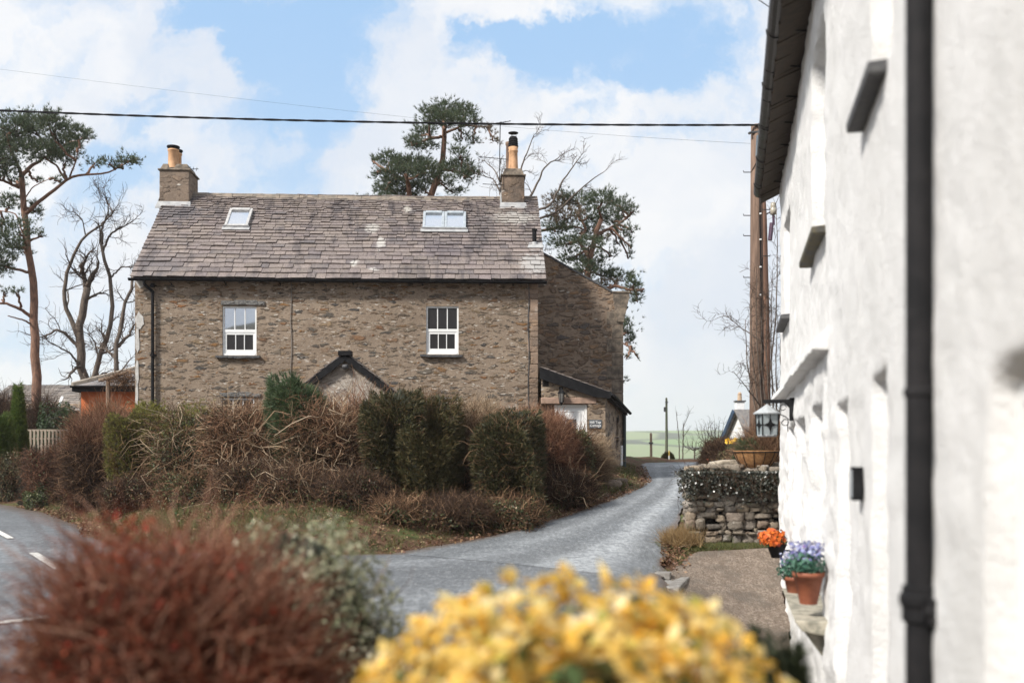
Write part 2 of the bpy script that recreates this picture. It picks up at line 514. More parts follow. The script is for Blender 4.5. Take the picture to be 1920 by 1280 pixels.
HR = np.array([(-2000, 0), (16.2, 0), (18, .106), (19.5, .24), (21.5, .45), (24, .70), (26.5, .89), (32, 1.17), (38, 1.335), (42, 1.30), (50, .7), (60, -.6), (90, -5),
               (150, -14), (300, -22), (600, -25), (1000, -20), (1500, 18), (1900, 47), (2600, 60)])
HL = np.array([(-2000, 0), (14, 0), (21, .08), (30, .15), (38, .4), (50, .3), (60, -.6), (90, -5), (150, -14), (300, -22), (600, -25), (1000, -20), (1500, 18), (1900, 47), (2600, 60)])


def ground(X, Y):
    X = np.asarray(X, float); Y = np.asarray(Y, float)
    t = sstep(X, -8.0, 0.5)
    h = np.interp(Y, HL[:, 0], HL[:, 1]) * (1 - t) + np.interp(Y, HR[:, 0], HR[:, 1]) * t
    d = poly_sd(X, Y, ISL)
    near = sstep(Y, 60, 45)
    h = h + 0.5 * sstep(d, 0.4, 4.4) * near * sstep(X, -16, -6.5) * (1 - 0.75 * sstep(Y, 22, 28)) + 0.25 * sstep(d, 0.05, 1.2) * near
    xr = np.interp(Y, LANE_R[:, 1], LANE_R[:, 0])
    h = h + 0.95 * sstep(X - xr, 0.35, 1.7) * sstep(Y, 17.5, 17.9) * sstep(Y, 50, 36)
    h = h + sstep(Y, 1600, 2100) * 6 * vnoise(X / 400, Y / 400, 3) + sstep(Y, 1000, 1500) * 2.5 * vnoise(X / 160, Y / 200, 4)
    # the drive falls away beside the white cottage
    h = h - 0.217 * np.clip(17.0 - Y, 0, 8) * sstep(X, 1.3, 3.4) * sstep(Y, -40, -5)
    # the fell behind the photographer
    back = sstep(Y, -40, -520)
    h = h + back * (78 + 26 * np.tanh((X + 60) / 90) + 2 * vnoise(X / 70, Y / 90, 8))
    return h


def gz(x, y): return float(ground(np.array([x]), np.array([y]))[0])


def axis(segs):
    out = []
    for a, b, s in segs: out.append(np.arange(a, b, s))
    return np.unique(np.concatenate(out))


gx = axis([(-1800, -200, 100), (-200, -60, 12), (-60, -20, 2.0), (-20, 9, 0.33), (9, 30, 1.5), (30, 200, 14), (200, 1801, 100)])
gy = axis([(-900, -100, 50), (-100, 0, 10), (0, 6, 0.8), (6, 40, 0.33), (40, 64, 1.5), (64, 200, 10), (200, 1000, 40), (1000, 2601, 50)])
GX, GY = np.meshgrid(gx, gy)
fine = sstep(GY, 64, 40) * sstep(GY, 0, 6)
GZ = ground(GX, GY) + fine * (0.035 * vnoise(GX * 1.3, GY * 1.3, 1) + 0.02 * vnoise(GX * 3.1, GY * 3.1, 2))
# the ground lies a hand's breadth lower under the tarmac and the drive
def ribbon_pts(a, b, na, nb):
    def rs(p, n):
        s = np.concatenate([[0], np.cumsum(np.linalg.norm(np.diff(p, axis=0), axis=1))])
        # smooth resample
        t = np.linspace(0, 1, n)
        tt = s / s[-1]
        k = np.stack([np.interp(t, tt, p[:, 0]), np.interp(t, tt, p[:, 1])], 1)
        for _ in range(3): k[1:-1] = 0.25 * k[:-2] + 0.5 * k[1:-1] + 0.25 * k[2:]
        return k
    A, B = rs(a, na), rs(b, na)
    tb = np.linspace(0, 1, nb)[None, :, None]
    return A[:, None] * (1 - tb) + B[:, None] * tb
LANE_POLY = np.concatenate([LANE_L, LANE_R[::-1]]); MAIN_POLY = np.concatenate([MAIN_IN, MAIN_OUT[::-1]])
DRIVE_POLY = np.array([(2.0, 12.6), (2.25, 14.6), (2.55, 16.4), (3.1, 17.0), (5.2, 17.1), (5.2, 17.0), (2.9, 6.0), (1.3, 6.5), (1.4, 9.0)])
dl = np.maximum(np.maximum(poly_sd(GX, GY, LANE_POLY), poly_sd(GX, GY, MAIN_POLY)), -9)
GZ = GZ - 0.09 * sstep(dl, -0.1, 0.3) - 0.05 * sstep(poly_sd(GX, GY, DRIVE_POLY), -0.4, 0.1)
ny, nx = GX.shape
idx = np.arange(ny * nx).reshape(ny, nx)
Fq = np.stack([idx[:-1, :-1], idx[:-1, 1:], idx[1:, 1:], idx[1:, :-1]], -1).reshape(-1, 4)

m, nt, b = new_mat('turf_and_fields')
pos = coords(nt)
sp = nd(nt, 'ShaderNodeSeparateXYZ', {0: pos})
n_a = noise(nt, pos, 1.1, 6, 0.65); n_b = noise(nt, pos, 9, 5, 0.7)
earth = mix(nt, mapr(nt, n_b, 0.3, 0.7), (0.075, 0.042, 0.028), (0.14, 0.083, 0.052))
grass = mix(nt, mapr(nt, n_b, 0.3, 0.7), (0.06, 0.085, 0.028), (0.12, 0.125, 0.05))
near_c = mix(nt, mapr(nt, n_a, 0.46, 0.66), earth, grass)
vf = nd(nt, 'ShaderNodeTexVoronoi', {'Vector': pos, 'Scale': 0.0042}, feature='F1')
vd = nd(nt, 'ShaderNodeTexVoronoi', {'Vector': pos, 'Scale': 0.0042}, feature='DISTANCE_TO_EDGE')
fs = nd(nt, 'ShaderNodeSeparateColor', {0: vf.outputs['Color']})
field = ramp(nt, fs.outputs[0], [(0.0, (0.11, 0.2, 0.06)), (0.4, (0.15, 0.24, 0.075)), (0.7, (0.19, 0.24, 0.1)), (1.0, (0.13, 0.19, 0.08))])
field = mix(nt, mapr(nt, noise(nt, pos, 0.02, 5), 0.4, 0.7, 0, 0.6), field, (0.2, 0.21, 0.12))
field = mix(nt, mapr(nt, vd.outputs['Distance'], 0.07, 0.035), field, (0.035, 0.045, 0.025))
moor = mix(nt, mapr(nt, noise(nt, pos, 0.015, 6), 0.35, 0.65), (0.06, 0.05, 0.03), (0.035, 0.04, 0.02))
col = mix(nt, mapr(nt, sp.outputs[1], 50, 75), near_c, field)
col = mix(nt, mapr(nt, sp.outputs[1], -60, -160), col, moor)
nt.links.new(col, b.inputs['Base Color']); b.inputs['Roughness'].default_value = 0.95; b.inputs['Specular IOR Level'].default_value = 0.1
bump(nt, math_(nt, 'ADD', n_b, math_(nt, 'MULTIPLY', noise(nt, pos, 40, 4), 0.5)), 1.0, 0.05, b)
M_TURF = m
go = np_mesh('ground', np.stack([GX, GY, GZ], -1).reshape(-1, 3), Fq, M_TURF, None, True)
tag(go, kind='structure')


def asphalt(name, wear_sheen, tint=(0.138, 0.148, 0.156)):
    m, nt, b = new_mat(name)
    pos = coords(nt)
    uvn = nt.nodes.new('ShaderNodeUVMap'); uvn.uv_map = 'UVMap'
    su = nd(nt, 'ShaderNodeSeparateXYZ', {0: uvn.outputs[0]})
    fine = noise(nt, pos, 32, 3, 0.85); mid = noise(nt, pos, 6, 5, 0.65); big = noise(nt, pos, 0.5, 5, 0.6)
    c = mix(nt, mapr(nt, fine, 0.3, 0.7), tuple(x * 0.5 for x in tint), tuple(x * 1.7 for x in tint))
    c = mix(nt, mapr(nt, big, 0.35, 0.7, 0, 0.5), c, tuple(x * 0.7 for x in tint))
    gr = noise(nt, coords(nt, (17, 4.5, 10)), 1.0, 3, 0.75)
    c = mix(nt, mapr(nt, gr, 0.42, 0.68, 0, 0.5), c, tuple(x * 0.42 for x in tint)); c = mix(nt, mapr(nt, gr, 0.46, 0.3, 0, 0.4), c, (0.34, 0.34, 0.34))
    vc = nd(nt, 'ShaderNodeTexVoronoi', {'Vector': pos, 'Scale': 30.0})
    c = mix(nt, mapr(nt, vc.outputs['Distance'], 0.25, 0.12, 0, 0.6), c, (0.34, 0.34, 0.33))
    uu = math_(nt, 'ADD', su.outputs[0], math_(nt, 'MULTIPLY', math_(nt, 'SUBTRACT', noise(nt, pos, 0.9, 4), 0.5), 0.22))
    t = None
    for (cc, wd, k) in wear_sheen:
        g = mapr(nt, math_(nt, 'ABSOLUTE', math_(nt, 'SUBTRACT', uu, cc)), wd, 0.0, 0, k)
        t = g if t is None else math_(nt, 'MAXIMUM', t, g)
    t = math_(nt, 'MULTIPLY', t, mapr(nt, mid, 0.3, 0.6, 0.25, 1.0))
    c = mix(nt, t, c, mix(nt, mapr(nt, gr, 0.35, 0.65), (0.42, 0.44, 0.455), (0.28, 0.295, 0.305)))  # pale bands: wet sky sheen painted into the colour, with tyre wear
    # dirt washed in along the edges
    ed = math_(nt, 'MINIMUM', su.outputs[0], math_(nt, 'SUBTRACT', 1.0, su.outputs[0]))
    ed = math_(nt, 'ADD', ed, math_(nt, 'MULTIPLY', math_(nt, 'SUBTRACT', mid, 0.5), 0.08))
    c = mix(nt, mapr(nt, ed, 0.07, 0.0, 0, 0.85), c, (0.1, 0.068, 0.047))
    nt.links.new(c, b.inputs['Base Color'])
    nt.links.new(mapr(nt, big, 0.3, 0.62, 0.42, 0.75), b.inputs['Roughness'])
    b.inputs['Specular IOR Level'].default_value = 0.5
    bump(nt, math_(nt, 'ADD', fine, math_(nt, 'MULTIPLY', vc.outputs['Distance'], 0.5)), 0.7, 0.012, b)
    return m


def ribbon(name, a, b_, na, nb, mat, lift):
    G = ribbon_pts(a, b_, na, nb)
    jit = np.zeros(G.shape[:2]); 
    X, Y = G[..., 0].copy(), G[..., 1].copy()
    e = 0.10 * vnoise(np.arange(na) * 0.9, np.zeros(na), 5)
    X[:, 0] += e; X[:, -1] += 0.10 * vnoise(np.arange(na) * 0.8, np.zeros(na), 6)
    d = ground(X, Y)
    # the road keeps the level of the open ground, not of the banks beside it
    camber = 0.03 * (1 - (np.linspace(-1, 1, nb) ** 2))[None, :]
    Z = d + lift + camber
    n = idx2 = np.arange(na * nb).reshape(na, nb)
    Fq = np.stack([n[:-1, :-1], n[:-1, 1:], n[1:, 1:], n[1:, :-1]], -1).reshape(-1, 4)
    uv = np.stack(np.broadcast_arrays(np.linspace(0, 1, nb)[None, :], np.linspace(0, 1, na)[:, None]), -1).reshape(-1, 2)
    o = np_mesh(name, np.stack([X, Y, Z], -1).reshape(-1, 3), Fq, mat, None, True, uv=uv)
    return tag(o, kind='structure')


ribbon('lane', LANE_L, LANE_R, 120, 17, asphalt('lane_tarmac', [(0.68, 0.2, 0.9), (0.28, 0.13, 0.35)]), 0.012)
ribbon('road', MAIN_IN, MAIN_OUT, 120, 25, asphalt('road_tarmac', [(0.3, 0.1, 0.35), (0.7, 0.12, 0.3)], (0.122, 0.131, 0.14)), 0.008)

# gravelled drive beside the white cottage
m, nt, b = new_mat('gravel')
pos = coords(nt)
n1 = noise(nt, pos, 45, 4, 0.8); n2 = noise(nt, pos, 1.4, 5, 0.65); v1 = nd(nt, 'ShaderNodeTexVoronoi', {'Vector': pos, 'Scale': 34.0})
sv = nd(nt, 'ShaderNodeSeparateColor', {0: v1.outputs['Color']})
c = ramp(nt, sv.outputs[0], [(0, (0.14, 0.11, 0.08)), (0.5, (0.255, 0.2, 0.15)), (1.0, (0.37, 0.31, 0.25))])
c = mix(nt, mapr(nt, n1, 0.35, 0.7, 0, 0.6), c, (0.15, 0.105, 0.085))
c = mix(nt, mapr(nt, n2, 0.48, 0.66, 0, 0.85), c, (0.12, 0.1, 0.08)); c = mix(nt, mapr(nt, noise(nt, coords(nt, (9, 3, 6)), 1.0, 4, 0.75), 0.4, 0.62, 0, 0.55), c, (0.13, 0.095, 0.07))
nt.links.new(c, b.inputs['Base Color']); b.inputs['Roughness'].default_value = 0.9
bump(nt, math_(nt, 'SUBTRACT', n1, v1.outputs['Distance']), 1.0, 0.02, b)
DA = np.array([(2.02, 12.3), (2.2, 14.0), (2.5, 15.6), (3.0, 16.75), (4.3, 16.9)]); DB = np.array([(2.2, 6.5), (2.9, 9.6), (3.6, 12.8), (4.3, 15.6), (4.7, 16.9)])
DA = np.concatenate([[(1.35, 7.0), (1.7, 9.5)], DA])
ribbon('driveway', DA, DB, 60, 14, m, 0.02)

# painted dashes
M_PAINT = plain('road_paint', (0.78, 0.77, 0.72), (0.55, 0.54, 0.5), 0.6, 25, detail=8)
def on_road(px, py):
    Y = EYE * F / (py - HZ); return np.array([(px - 960) / F * Y, Y])
for (a, b_, wd) in ((on_road(62, 1043), on_road(112, 1072), 0.13), (on_road(-70, 1184), on_road(92, 1163), 0.15), (on_road(20, 1018), on_road(-6, 1005), 0.12)):
    d = (b_ - a) / np.linalg.norm(b_ - a); s = np.array([-d[1], d[0]]) * wd / 2
    mb = MB(); n = 12; vs = []
    for i in range(n + 1):
        p = a + (b_ - a) * i / n
        for q in (p - s, p + s): vs.append((q[0], q[1], gz(*q) + 0.045))
    mb.add(vs, [(2 * i, 2 * i + 2, 2 * i + 3, 2 * i + 1) for i in range(n)])
    tag(mb.build('road_marking', M_PAINT), kind='structure')

# air: the far fells fade into it
m = bpy.data.materials.new('air'); m.use_nodes = True
nt = m.node_tree; nt.nodes.remove(nt.nodes['Principled BSDF'])
pv = nd(nt, 'ShaderNodeVolumePrincipled', {'Color': (1.0, 0.975, 1.0, 1), 'Density': HAZE, 'Anisotropy': 0.3})
nt.links.new(pv.outputs[0], nt.nodes['Material Output'].inputs['Volume'])
if HAZE > 0:
    mb = MB(); mb.box(-1900, 1900, -1000, 2700, -32, 132)
    tag(mb.build('haze', m), kind='stuff')

# ================================================================== materials for the buildings
STONES = [(0.076, 0.075, 0.074), (0.182, 0.131, 0.084), (0.319, 0.165, 0.063), (0.152, 0.116, 0.081), (0.088, 0.089, 0.089), (0.350, 0.248, 0.147), (0.122, 0.109, 0.090), (0.274, 0.124, 0.049), (0.228, 0.188, 0.140), (0.098, 0.094, 0.087), (0.304, 0.218, 0.132)]
M_RUBBLE = rubble('slurried_rubble', (0.245, 0.187, 0.138), (0.35, 0.275, 0.206), STONES, scale=(3.7, 3.7, 13.5), exposed=0.36, lichen=0.75)
STONES2 = [(0.09, 0.075, 0.062), (0.23, 0.145, 0.085), (0.15, 0.11, 0.08), (0.30, 0.175, 0.085), (0.12, 0.1, 0.085), (0.22, 0.165, 0.12), (0.075, 0.07, 0.068), (0.19, 0.125, 0.08)]
M_RUBBLE2 = rubble('brown_rubble', (0.28, 0.205, 0.145), (0.39, 0.3, 0.225), [tuple(x * 1.75 for x in c) for c in STONES2], scale=(3.0, 3.0, 8.0), exposed=0.55, lichen=0.2, bump_d=0.05)
M_RUBBLE3 = rubble('pale_pointed_rubble', (0.30, 0.225, 0.16), (0.40, 0.32, 0.24), STONES2 + [(0.07, 0.07, 0.07), (0.06, 0.06, 0.065)], scale=(3.4, 3.4, 7.5), exposed=0.32, lichen=0.3, bump_d=0.04)
M_RENDER = rubble('thin_limewashed_render', (0.33, 0.275, 0.225), (0.42, 0.365, 0.31), [(0.33, 0.28, 0.23), (0.45, 0.4, 0.36), (0.22, 0.19, 0.16)], scale=(3, 3, 6), exposed=0.3, lichen=1.0, bump_d=0.02)
M_BLACK = plain('black_paint', (0.010, 0.010, 0.011), (0.018, 0.018, 0.019), 0.6, 7, 0.004, spec=0.08)
M_LEAD = plain('lead_flashing', (0.27, 0.27, 0.275), (0.4, 0.4, 0.39), 0.6, 5, 0.006)
M_GREYMETAL = plain('grey_aluminium', (0.42, 0.41, 0.4), (0.55, 0.53, 0.5), 0.4, 9, 0.0, 0.3)
M_WHITEUPVC = plain('white_joinery', (0.80, 0.80, 0.79), (0.74, 0.74, 0.72), 0.35, 3)
M_DARKSLATE = plain('dark_slate', (0.045, 0.045, 0.05), (0.10, 0.10, 0.1), 0.7, 14, 0.02)
M_CLAYPOT = plain('buff_clay', (0.62, 0.36, 0.19), (0.5, 0.28, 0.15), 0.75, 8, 0.006)
M_SANDSTONE = plain('pink_sandstone', (0.37, 0.245, 0.18), (0.27, 0.185, 0.14), 0.9, 7, 0.02)
M_WEATHERSTONE = plain('weathered_stone', (0.24, 0.19, 0.14), (0.09, 0.075, 0.06), 0.9, 5, 0.03)
M_GREYRENDER = plain('grey_cement', (0.23, 0.2, 0.175), (0.17, 0.145, 0.125), 0.9, 12, 0.02)
M_DARKHOLE = plain('dark_recess', (0.012, 0.011, 0.01), (0.02, 0.017, 0.014), 0.9)
M_WOOD = plain('weathered_timber', (0.17, 0.115, 0.08), (0.26, 0.19, 0.14), 0.85, 5, 0.01, aniso=(6, 6, 0.6))
M_BROWNWOOD = plain('stained_wood', (0.11, 0.06, 0.035), (0.07, 0.04, 0.025), 0.6, 6, 0.004, aniso=(8, 8, 1))


def glass_mat(name, base, refl, rough=0.02):
    m, nt, b = new_mat(name)
    b.inputs['Base Color'].default_value = (*base, 1); b.inputs['Roughness'].default_value = 0.3
    g = nd(nt, 'ShaderNodeBsdfGlossy', {'Color': (0.93, 0.96, 1, 1), 'Roughness': rough})
    f = noise(nt, coords(nt), 1.1, 2)
    bp = nd(nt, 'ShaderNodeBump', {'Height': f, 'Strength': 0.04, 'Distance': 0.01}); nt.links.new(bp.outputs[0], g.inputs['Normal'])
    s = nd(nt, 'ShaderNodeMixShader', {0: refl, 1: b.outputs[0], 2: g.outputs[0]})
    nt.links.new(s.outputs[0], nt.nodes['Material Output'].inputs[0])
    return m


M_GLASS = glass_mat('window_glass', (0.008, 0.008, 0.01), 0.5)
M_GLASS_LOW = glass_mat('window_glass_dull', (0.012, 0.01, 0.011), 0.05)
M_GLASS_SKY = glass_mat('rooflight_glass', (0.25, 0.27, 0.3), 0.78)


def slate_mat(name, tones, stains=(), streaks=()):
    m, nt, b = new_mat(name)
    g = nt.nodes.new('ShaderNodeNewGeometry')
    pos = coords(nt)
    k = len(tones)
    c = ramp(nt, g.outputs['Random Per Island'], [((i + 0.5) / k, t) for i, t in enumerate(tones)])
    n1 = noise(nt, pos, 1.6, 6, 0.7); n2 = noise(nt, pos, 22, 5, 0.75); n3 = noise(nt, coords(nt, (1.0, 0.25, 0.25)), 2.4, 5, 0.65)
    c = mix(nt, mapr(nt, n1, 0.42, 0.66, 0, 0.6), c, (0.27, 0.225, 0.19))
    c = mix(nt, mapr(nt, n3, 0.5, 0.66, 0, 0.65), c, (0.075, 0.065, 0.068))
    c = mix(nt, mapr(nt, n2, 0.38, 0.62, 0.0, 0.75), c, mix(nt, 1.0, c, (0.5, 0.48, 0.48), 'MULTIPLY'))
    c = mix(nt, mapr(nt, noise(nt, pos, 9, 6, 0.8), 0.66, 0.74, 0, 0.6), c, (0.42, 0.39, 0.34))
    for (p, r, colr, amt) in stains:
        d = nd(nt, 'ShaderNodeVectorMath', {0: pos, 1: p}, operation='SUBTRACT')
        d = nd(nt, 'ShaderNodeVectorMath', {0: d.outputs[0], 1: tuple(1 / x for x in r)}, operation='MULTIPLY')
        l = nd(nt, 'ShaderNodeVectorMath', {0: d.outputs[0]}, operation='LENGTH').outputs['Value']
        l = math_(nt, 'ADD', l, math_(nt, 'MULTIPLY', math_(nt, 'SUBTRACT', noise(nt, pos, 7, 7, 0.8), 0.5), 3.6))
        c = mix(nt, mapr(nt, l, 1.0, 0.6, 0, amt), c, colr)
    nt.links.new(c, b.inputs['Base Color'])
    nt.links.new(mapr(nt, n2, 0.3, 0.7, 0.55, 0.8), b.inputs['Roughness'])
    b.inputs['Specular IOR Level'].default_value = 0.4
    bump(nt, math_(nt, 'ADD', n2, math_(nt, 'MULTIPLY', n1, 0.4)), 0.7, 0.012, b)
    return m


def slates(mb, o, al, up, L, S, rg, e0, e1, w0, w1, th=0.018, sag=0.0, skip=()):
    """courses of slates from the eave up, diminishing in depth and width; o = eave corner, al / up = unit directions"""
    o, al, up = (np.array(x, float) for x in (o, al, up)); nm = np.cross(al, up)
    s = 0.0; row = 0
    while s < S - 0.02:
        f = s / S; e = e0 + (e1 - e0) * f
        x = -rg.uniform(0, 0.3)
        while x < L:
            wd = (w0 + (w1 - w0) * f) * rg.uniform(0.55, 1.5)
            xa, xb = max(x, 0), min(x + wd - 0.012, L)
            x += wd
            if xb - xa < 0.03: continue
            mid = (xa + xb) / 2
            if any(a < mid < b_ and c < s + e / 2 < d for a, b_, c, d in skip): continue
            sa = s + rg.uniform(-0.012, 0.012); sb = min(s + e * 1.25, S)
            t = th * rg.uniform(0.7, 1.7); lift = 0.022 * rg.uniform(0.6, 1.6)
            dz = -sag * math.sin(math.pi * mid / L) * (0.4 + 0.6 * f)
            sk = rg.uniform(-0.012, 0.012)
            q = lambda a, sv, h: o + al * a + up * sv + nm * (h + dz)
            mb.hexa([q(xa, sa + sk, lift), q(xb, sa - sk, lift), q(xb, sb, 0), q(xa, sb, 0)],
                    [q(xa, sa + sk, lift + t), q(xb, sa - sk, lift + t), q(xb, sb, t * 0.6), q(xa, sb, t * 0.6)])
        s += e; row += 1
    return mb


def wall_grid(mb, x0, x1, z0, z1, y, holes, depth, top=None):
    """a wall face at depth y with rectangular holes and their reveals"""
    xs = sorted({x0, x1, *[h[0] for h in holes], *[h[1] for h in holes]}); zs = sorted({z0, z1, *[h[2] for h in holes], *[h[3] for h in holes]})
    for i in range(len(xs) - 1):
        for j in range(len(zs) - 1):
            cx, cz = (xs[i] + xs[i + 1]) / 2, (zs[j] + zs[j + 1]) / 2
            if any(h[0] < cx < h[1] and h[2] < cz < h[3] for h in holes): continue
            mb.add([(xs[i], y, zs[j]), (xs[i + 1], y, zs[j]), (xs[i + 1], y, zs[j + 1]), (xs[i], y, zs[j + 1])], [(0, 1, 2, 3)])
    for (a, b_, c, d) in holes:
        mb.add([(a, y, c), (b_, y, c), (b_, y, d), (a, y, d), (a, y + depth, c), (b_, y + depth, c), (b_, y + depth, d), (a, y + depth, d)],
               [(0, 4, 5, 1), (1, 5, 6, 2), (2, 6, 7, 3), (3, 7, 4, 0), (4, 7, 6, 5)])
    return mb


# ================================================================== the big stone house
HL_, HY, HB, HR_ = -4.77, 27.0, 0.5, R(2.6)
hc, hs = math.cos(HR_), math.sin(HR_)


def hp(px, py, yl=0.0):
    """(x, z) in the house's own axes of the point seen at (px, py) on its plane y = yl"""
    r = (px - 960) / F
    x = (r * (HY + hc * yl) - HL_ + hs * yl) / (hc - r * hs)
    Y = HY + hs * x + hc * yl
    return x, EYE + (HZ - py) / F * Y - HB


house = thing('stone_house', 'long grey-brown stone house with slate roof and two chimneys behind the hedge', 'house', (HL_, HY, HB), HR_)
XA, XB = hp(253, 600)[0], hp(1008, 600)[0]
ZE = hp(600, 514)[1]
YR = 3.15; YBACK = 6.3; OV = 0.22
ZR = hp(640, 369, YR)[1]
wins = {}
for key, (x0, x1, y0, y1) in {'a': (417, 481, 574, 666), 'b': (799, 860, 574, 664), 'c': (414, 477, 746, 840), 'd': (797, 859, 744, 838)}.items():
    (ax, az), (bx, bz) = hp(x0, y1), hp(x1, y0)
    wins[key] = (ax, bx, az, bz)
vx, vz = hp(629, 521)
holes = list(wins.values()) + [(vx - 0.07, vx + 0.07, vz - 0.1, vz + 0.08)]
mb = MB(); wall_grid(mb, XA, XB, -0.6, ZE + 0.02, 0.0, holes, 0.16)
slope = (ZR - ZE) / YR
for x, flip in ((XA, 0), (XB, 1)):
    poly = [(x, 0, -0.6), (x, YBACK, -0.6), (x, YBACK, ZE), (x, YR, ZR - 0.06), (x, 0, ZE + 0.02)]
    mb.add(poly, [tuple(range(5)) if flip else (4, 3, 2, 1, 0)])
mb.add([(XA, YBACK, -0.6), (XB, YBACK, -0.6), (XB, YBACK, ZE), (XA, YBACK, ZE)], [(3, 2, 1, 0)])
mb.build('wall', M_RUBBLE, house)
# dressed quoins at the lane corner and lime at the other
rg = np.random.default_rng(5)
mb = MB(); z = -0.5; i = 0
while z < ZE - 0.25:
    h_ = rg.uniform(0.26, 0.44); wd = (0.2 if i % 2 else 0.29) * rg.uniform(0.85, 1.1)
    mb.hexa([(XB - wd, -0.014, z), (XB + 0.014, -0.014, z), (XB + 0.014, 0.25, z), (XB - wd, 0.25, z)],
            [(XB - wd + rg.uniform(-.02, .02), -0.014, z + h_ - 0.015), (XB + 0.014, -0.014, z + h_ - 0.015), (XB + 0.014, 0.25, z + h_ - 0.015), (XB - wd, 0.25, z + h_ - 0.015)])
    z += h_; i += 1
mb.build('quoins', rubble('quoin_stone', (0.34, 0.245, 0.18), (0.27, 0.2, 0.15), [(0.36, 0.25, 0.18), (0.28, 0.2, 0.15), (0.2, 0.16, 0.13), (0.4, 0.28, 0.19)], scale=(1.2, 1.2, 2.8), exposed=0.6, lichen=0.3, bump_d=0.02), house, bevel=0.015)
M_OLDLIME = plain('old_limewash', (0.55, 0.53, 0.5), (0.42, 0.4, 0.37), 0.9, 10, 0.01)
for (px, py, w_, h_) in ((262, 528, 26, 22), (262, 602, 18, 34), (258, 640, 9, 60), (257, 700, 8, 50), (256, 740, 8, 50)):
    (ax, az), (bx, bz) = hp(max(px - w_ / 2, 253.4), py + h_ / 2), hp(px + w_ / 2, py - h_ / 2)
    mb = MB(); n = 14; pts = [((ax + bx) / 2 + (bx - ax) / 2 * math.cos(t) * rg.uniform(0.6, 1.1), (az + bz) / 2 + (bz - az) / 2 * math.sin(t) * rg.uniform(0.6, 1.15)) for t in np.linspace(0, 2 * math.pi, n, endpoint=False)]
    mb.prism([(max(x, XA), -0.004, z) for x, z in pts], (0, -0.012, 0))
    mb.build('lime_patch', M_OLDLIME, house)

# roof: slated front, plainer back, stone ridge
S_ = math.hypot(YR + OV, (YR + OV) * slope)
up = (0, YR / math.hypot(YR, YR * slope), slope * YR / math.hypot(YR, YR * slope))
x0r, x1r = XA - 0.06, XB + 0.22
eo = (x0r, -OV, ZE - OV * slope + 0.05)
sky_l = hp(422, 428, 1.9)[0], hp(466, 396, 2.3)[0]
def roof_s(px, py):
    """position along (x) and up (s) the front slope of a point of the photograph, by stepping up the slope"""
    best = None
    for k in range(0, 400):
        yl = -OV + (YR + OV) * k / 400
        x, z = hp(px, py, yl)
        zz = ZE + 0.05 + yl * slope
        if best is None or abs(z - zz) < best[0]: best = (abs(z - zz), x, (yl + OV) * math.hypot(1, slope))
    return best[1] - x0r, best[2]
def on_roof(px, py):
    a, s = roof_s(px, py); return (x0r + a, eo[1] + up[1] * s, eo[2] + up[2] * s)
st_white = [(on_roof(698, 428), (0.22, 0.3, 0.3), (0.48, 0.46, 0.42), 0.7), (on_roof(714, 455), (0.14, 0.38, 0.38), (0.5, 0.48, 0.44), 0.75), (on_roof(664, 494), (0.13, 0.2, 0.2), (0.5, 0.48, 0.44), 0.75),
            (on_roof(700, 505), (0.16, 0.08, 0.08), (0.5, 0.48, 0.45), 0.75), (on_roof(764, 392), (0.12, 0.2, 0.2), (0.55, 0.52, 0.46), 0.8), (on_roof(1004, 495), (0.5, 0.65, 0.65), (0.42, 0.41, 0.39), 0.65),
            (on_roof(965, 410), (0.75, 0.42, 0.42), (0.47, 0.45, 0.41), 0.6), (on_roof(835, 468), (0.8, 0.75, 0.75), (0.1, 0.085, 0.095), 0.55), (on_roof(905, 425), (0.5, 0.8, 0.8), (0.1, 0.088, 0.09), 0.55),
            (on_roof(330, 400), (0.85, 0.5, 0.5), (0.11, 0.105, 0.115), 0.6), (on_roof(300, 500), (0.6, 0.9, 0.9), (0.13, 0.12, 0.125), 0.4)]
TONES = [(0.17, 0.142, 0.137), (0.235, 0.195, 0.18), (0.28, 0.23, 0.205), (0.2, 0.166, 0.158), (0.31, 0.258, 0.232), (0.145, 0.128, 0.128), (0.25, 0.205, 0.196), (0.21, 0.175, 0.155)]
M_SLATE = slate_mat('stone_slates', TONES, st_white)
mb = MB()
rg = np.random.default_rng(11)
slates(mb, eo, (1, 0, 0), up, x1r - x0r, S_, rg, 0.25, 0.095, 0.38, 0.18, 0.024, 0.06)
bo = (x1r, YBACK + OV, ZE - OV * slope + 0.05)
slates(mb, bo, (-1, 0, 0), (0, -up[1], up[2]), x1r - x0r, S_, rg, 0.4, 0.3, 0.6, 0.5, 0.02)
# boards under the slates
mb.prism([(x0r + 0.02, -OV + 0.03, ZE - OV * slope), (x0r + 0.02, YR, ZR - 0.02), (x0r + 0.02, YBACK + OV - 0.03, ZE - OV * slope), (x0r + 0.02, YBACK, ZE - 0.1), (x0r + 0.02, YR, ZR - 0.14), (x0r + 0.02, 0.0, ZE - 0.1)], (x1r - x0r - 0.04, 0, 0))
roof = mb.build('roof', M_SLATE, house)
mb = MB(); x = x0r + 0.02
while x < x1r - 0.05:
    l = min(rg.uniform(0.5, 0.8), x1r - x); dz = -0.06 * math.sin(math.pi * (x - x0r) / (x1r - x0r)) + rg.uniform(-0.008, 0.008) + 0.03
    z = ZR + 0.02 + dz
    mb.prism([(x, YR - 0.17, z - 0.13), (x, YR - 0.05, z + 0.03), (x, YR + 0.05, z + 0.03), (x, YR + 0.17, z - 0.13), (x, YR, z - 0.04)], (l - 0.012, 0, 0))
    x += l
mb.build('ridge', plain('ridge_stone', (0.25, 0.2, 0.155), (0.16, 0.14, 0.115), 0.9, 6, 0.015), roof)
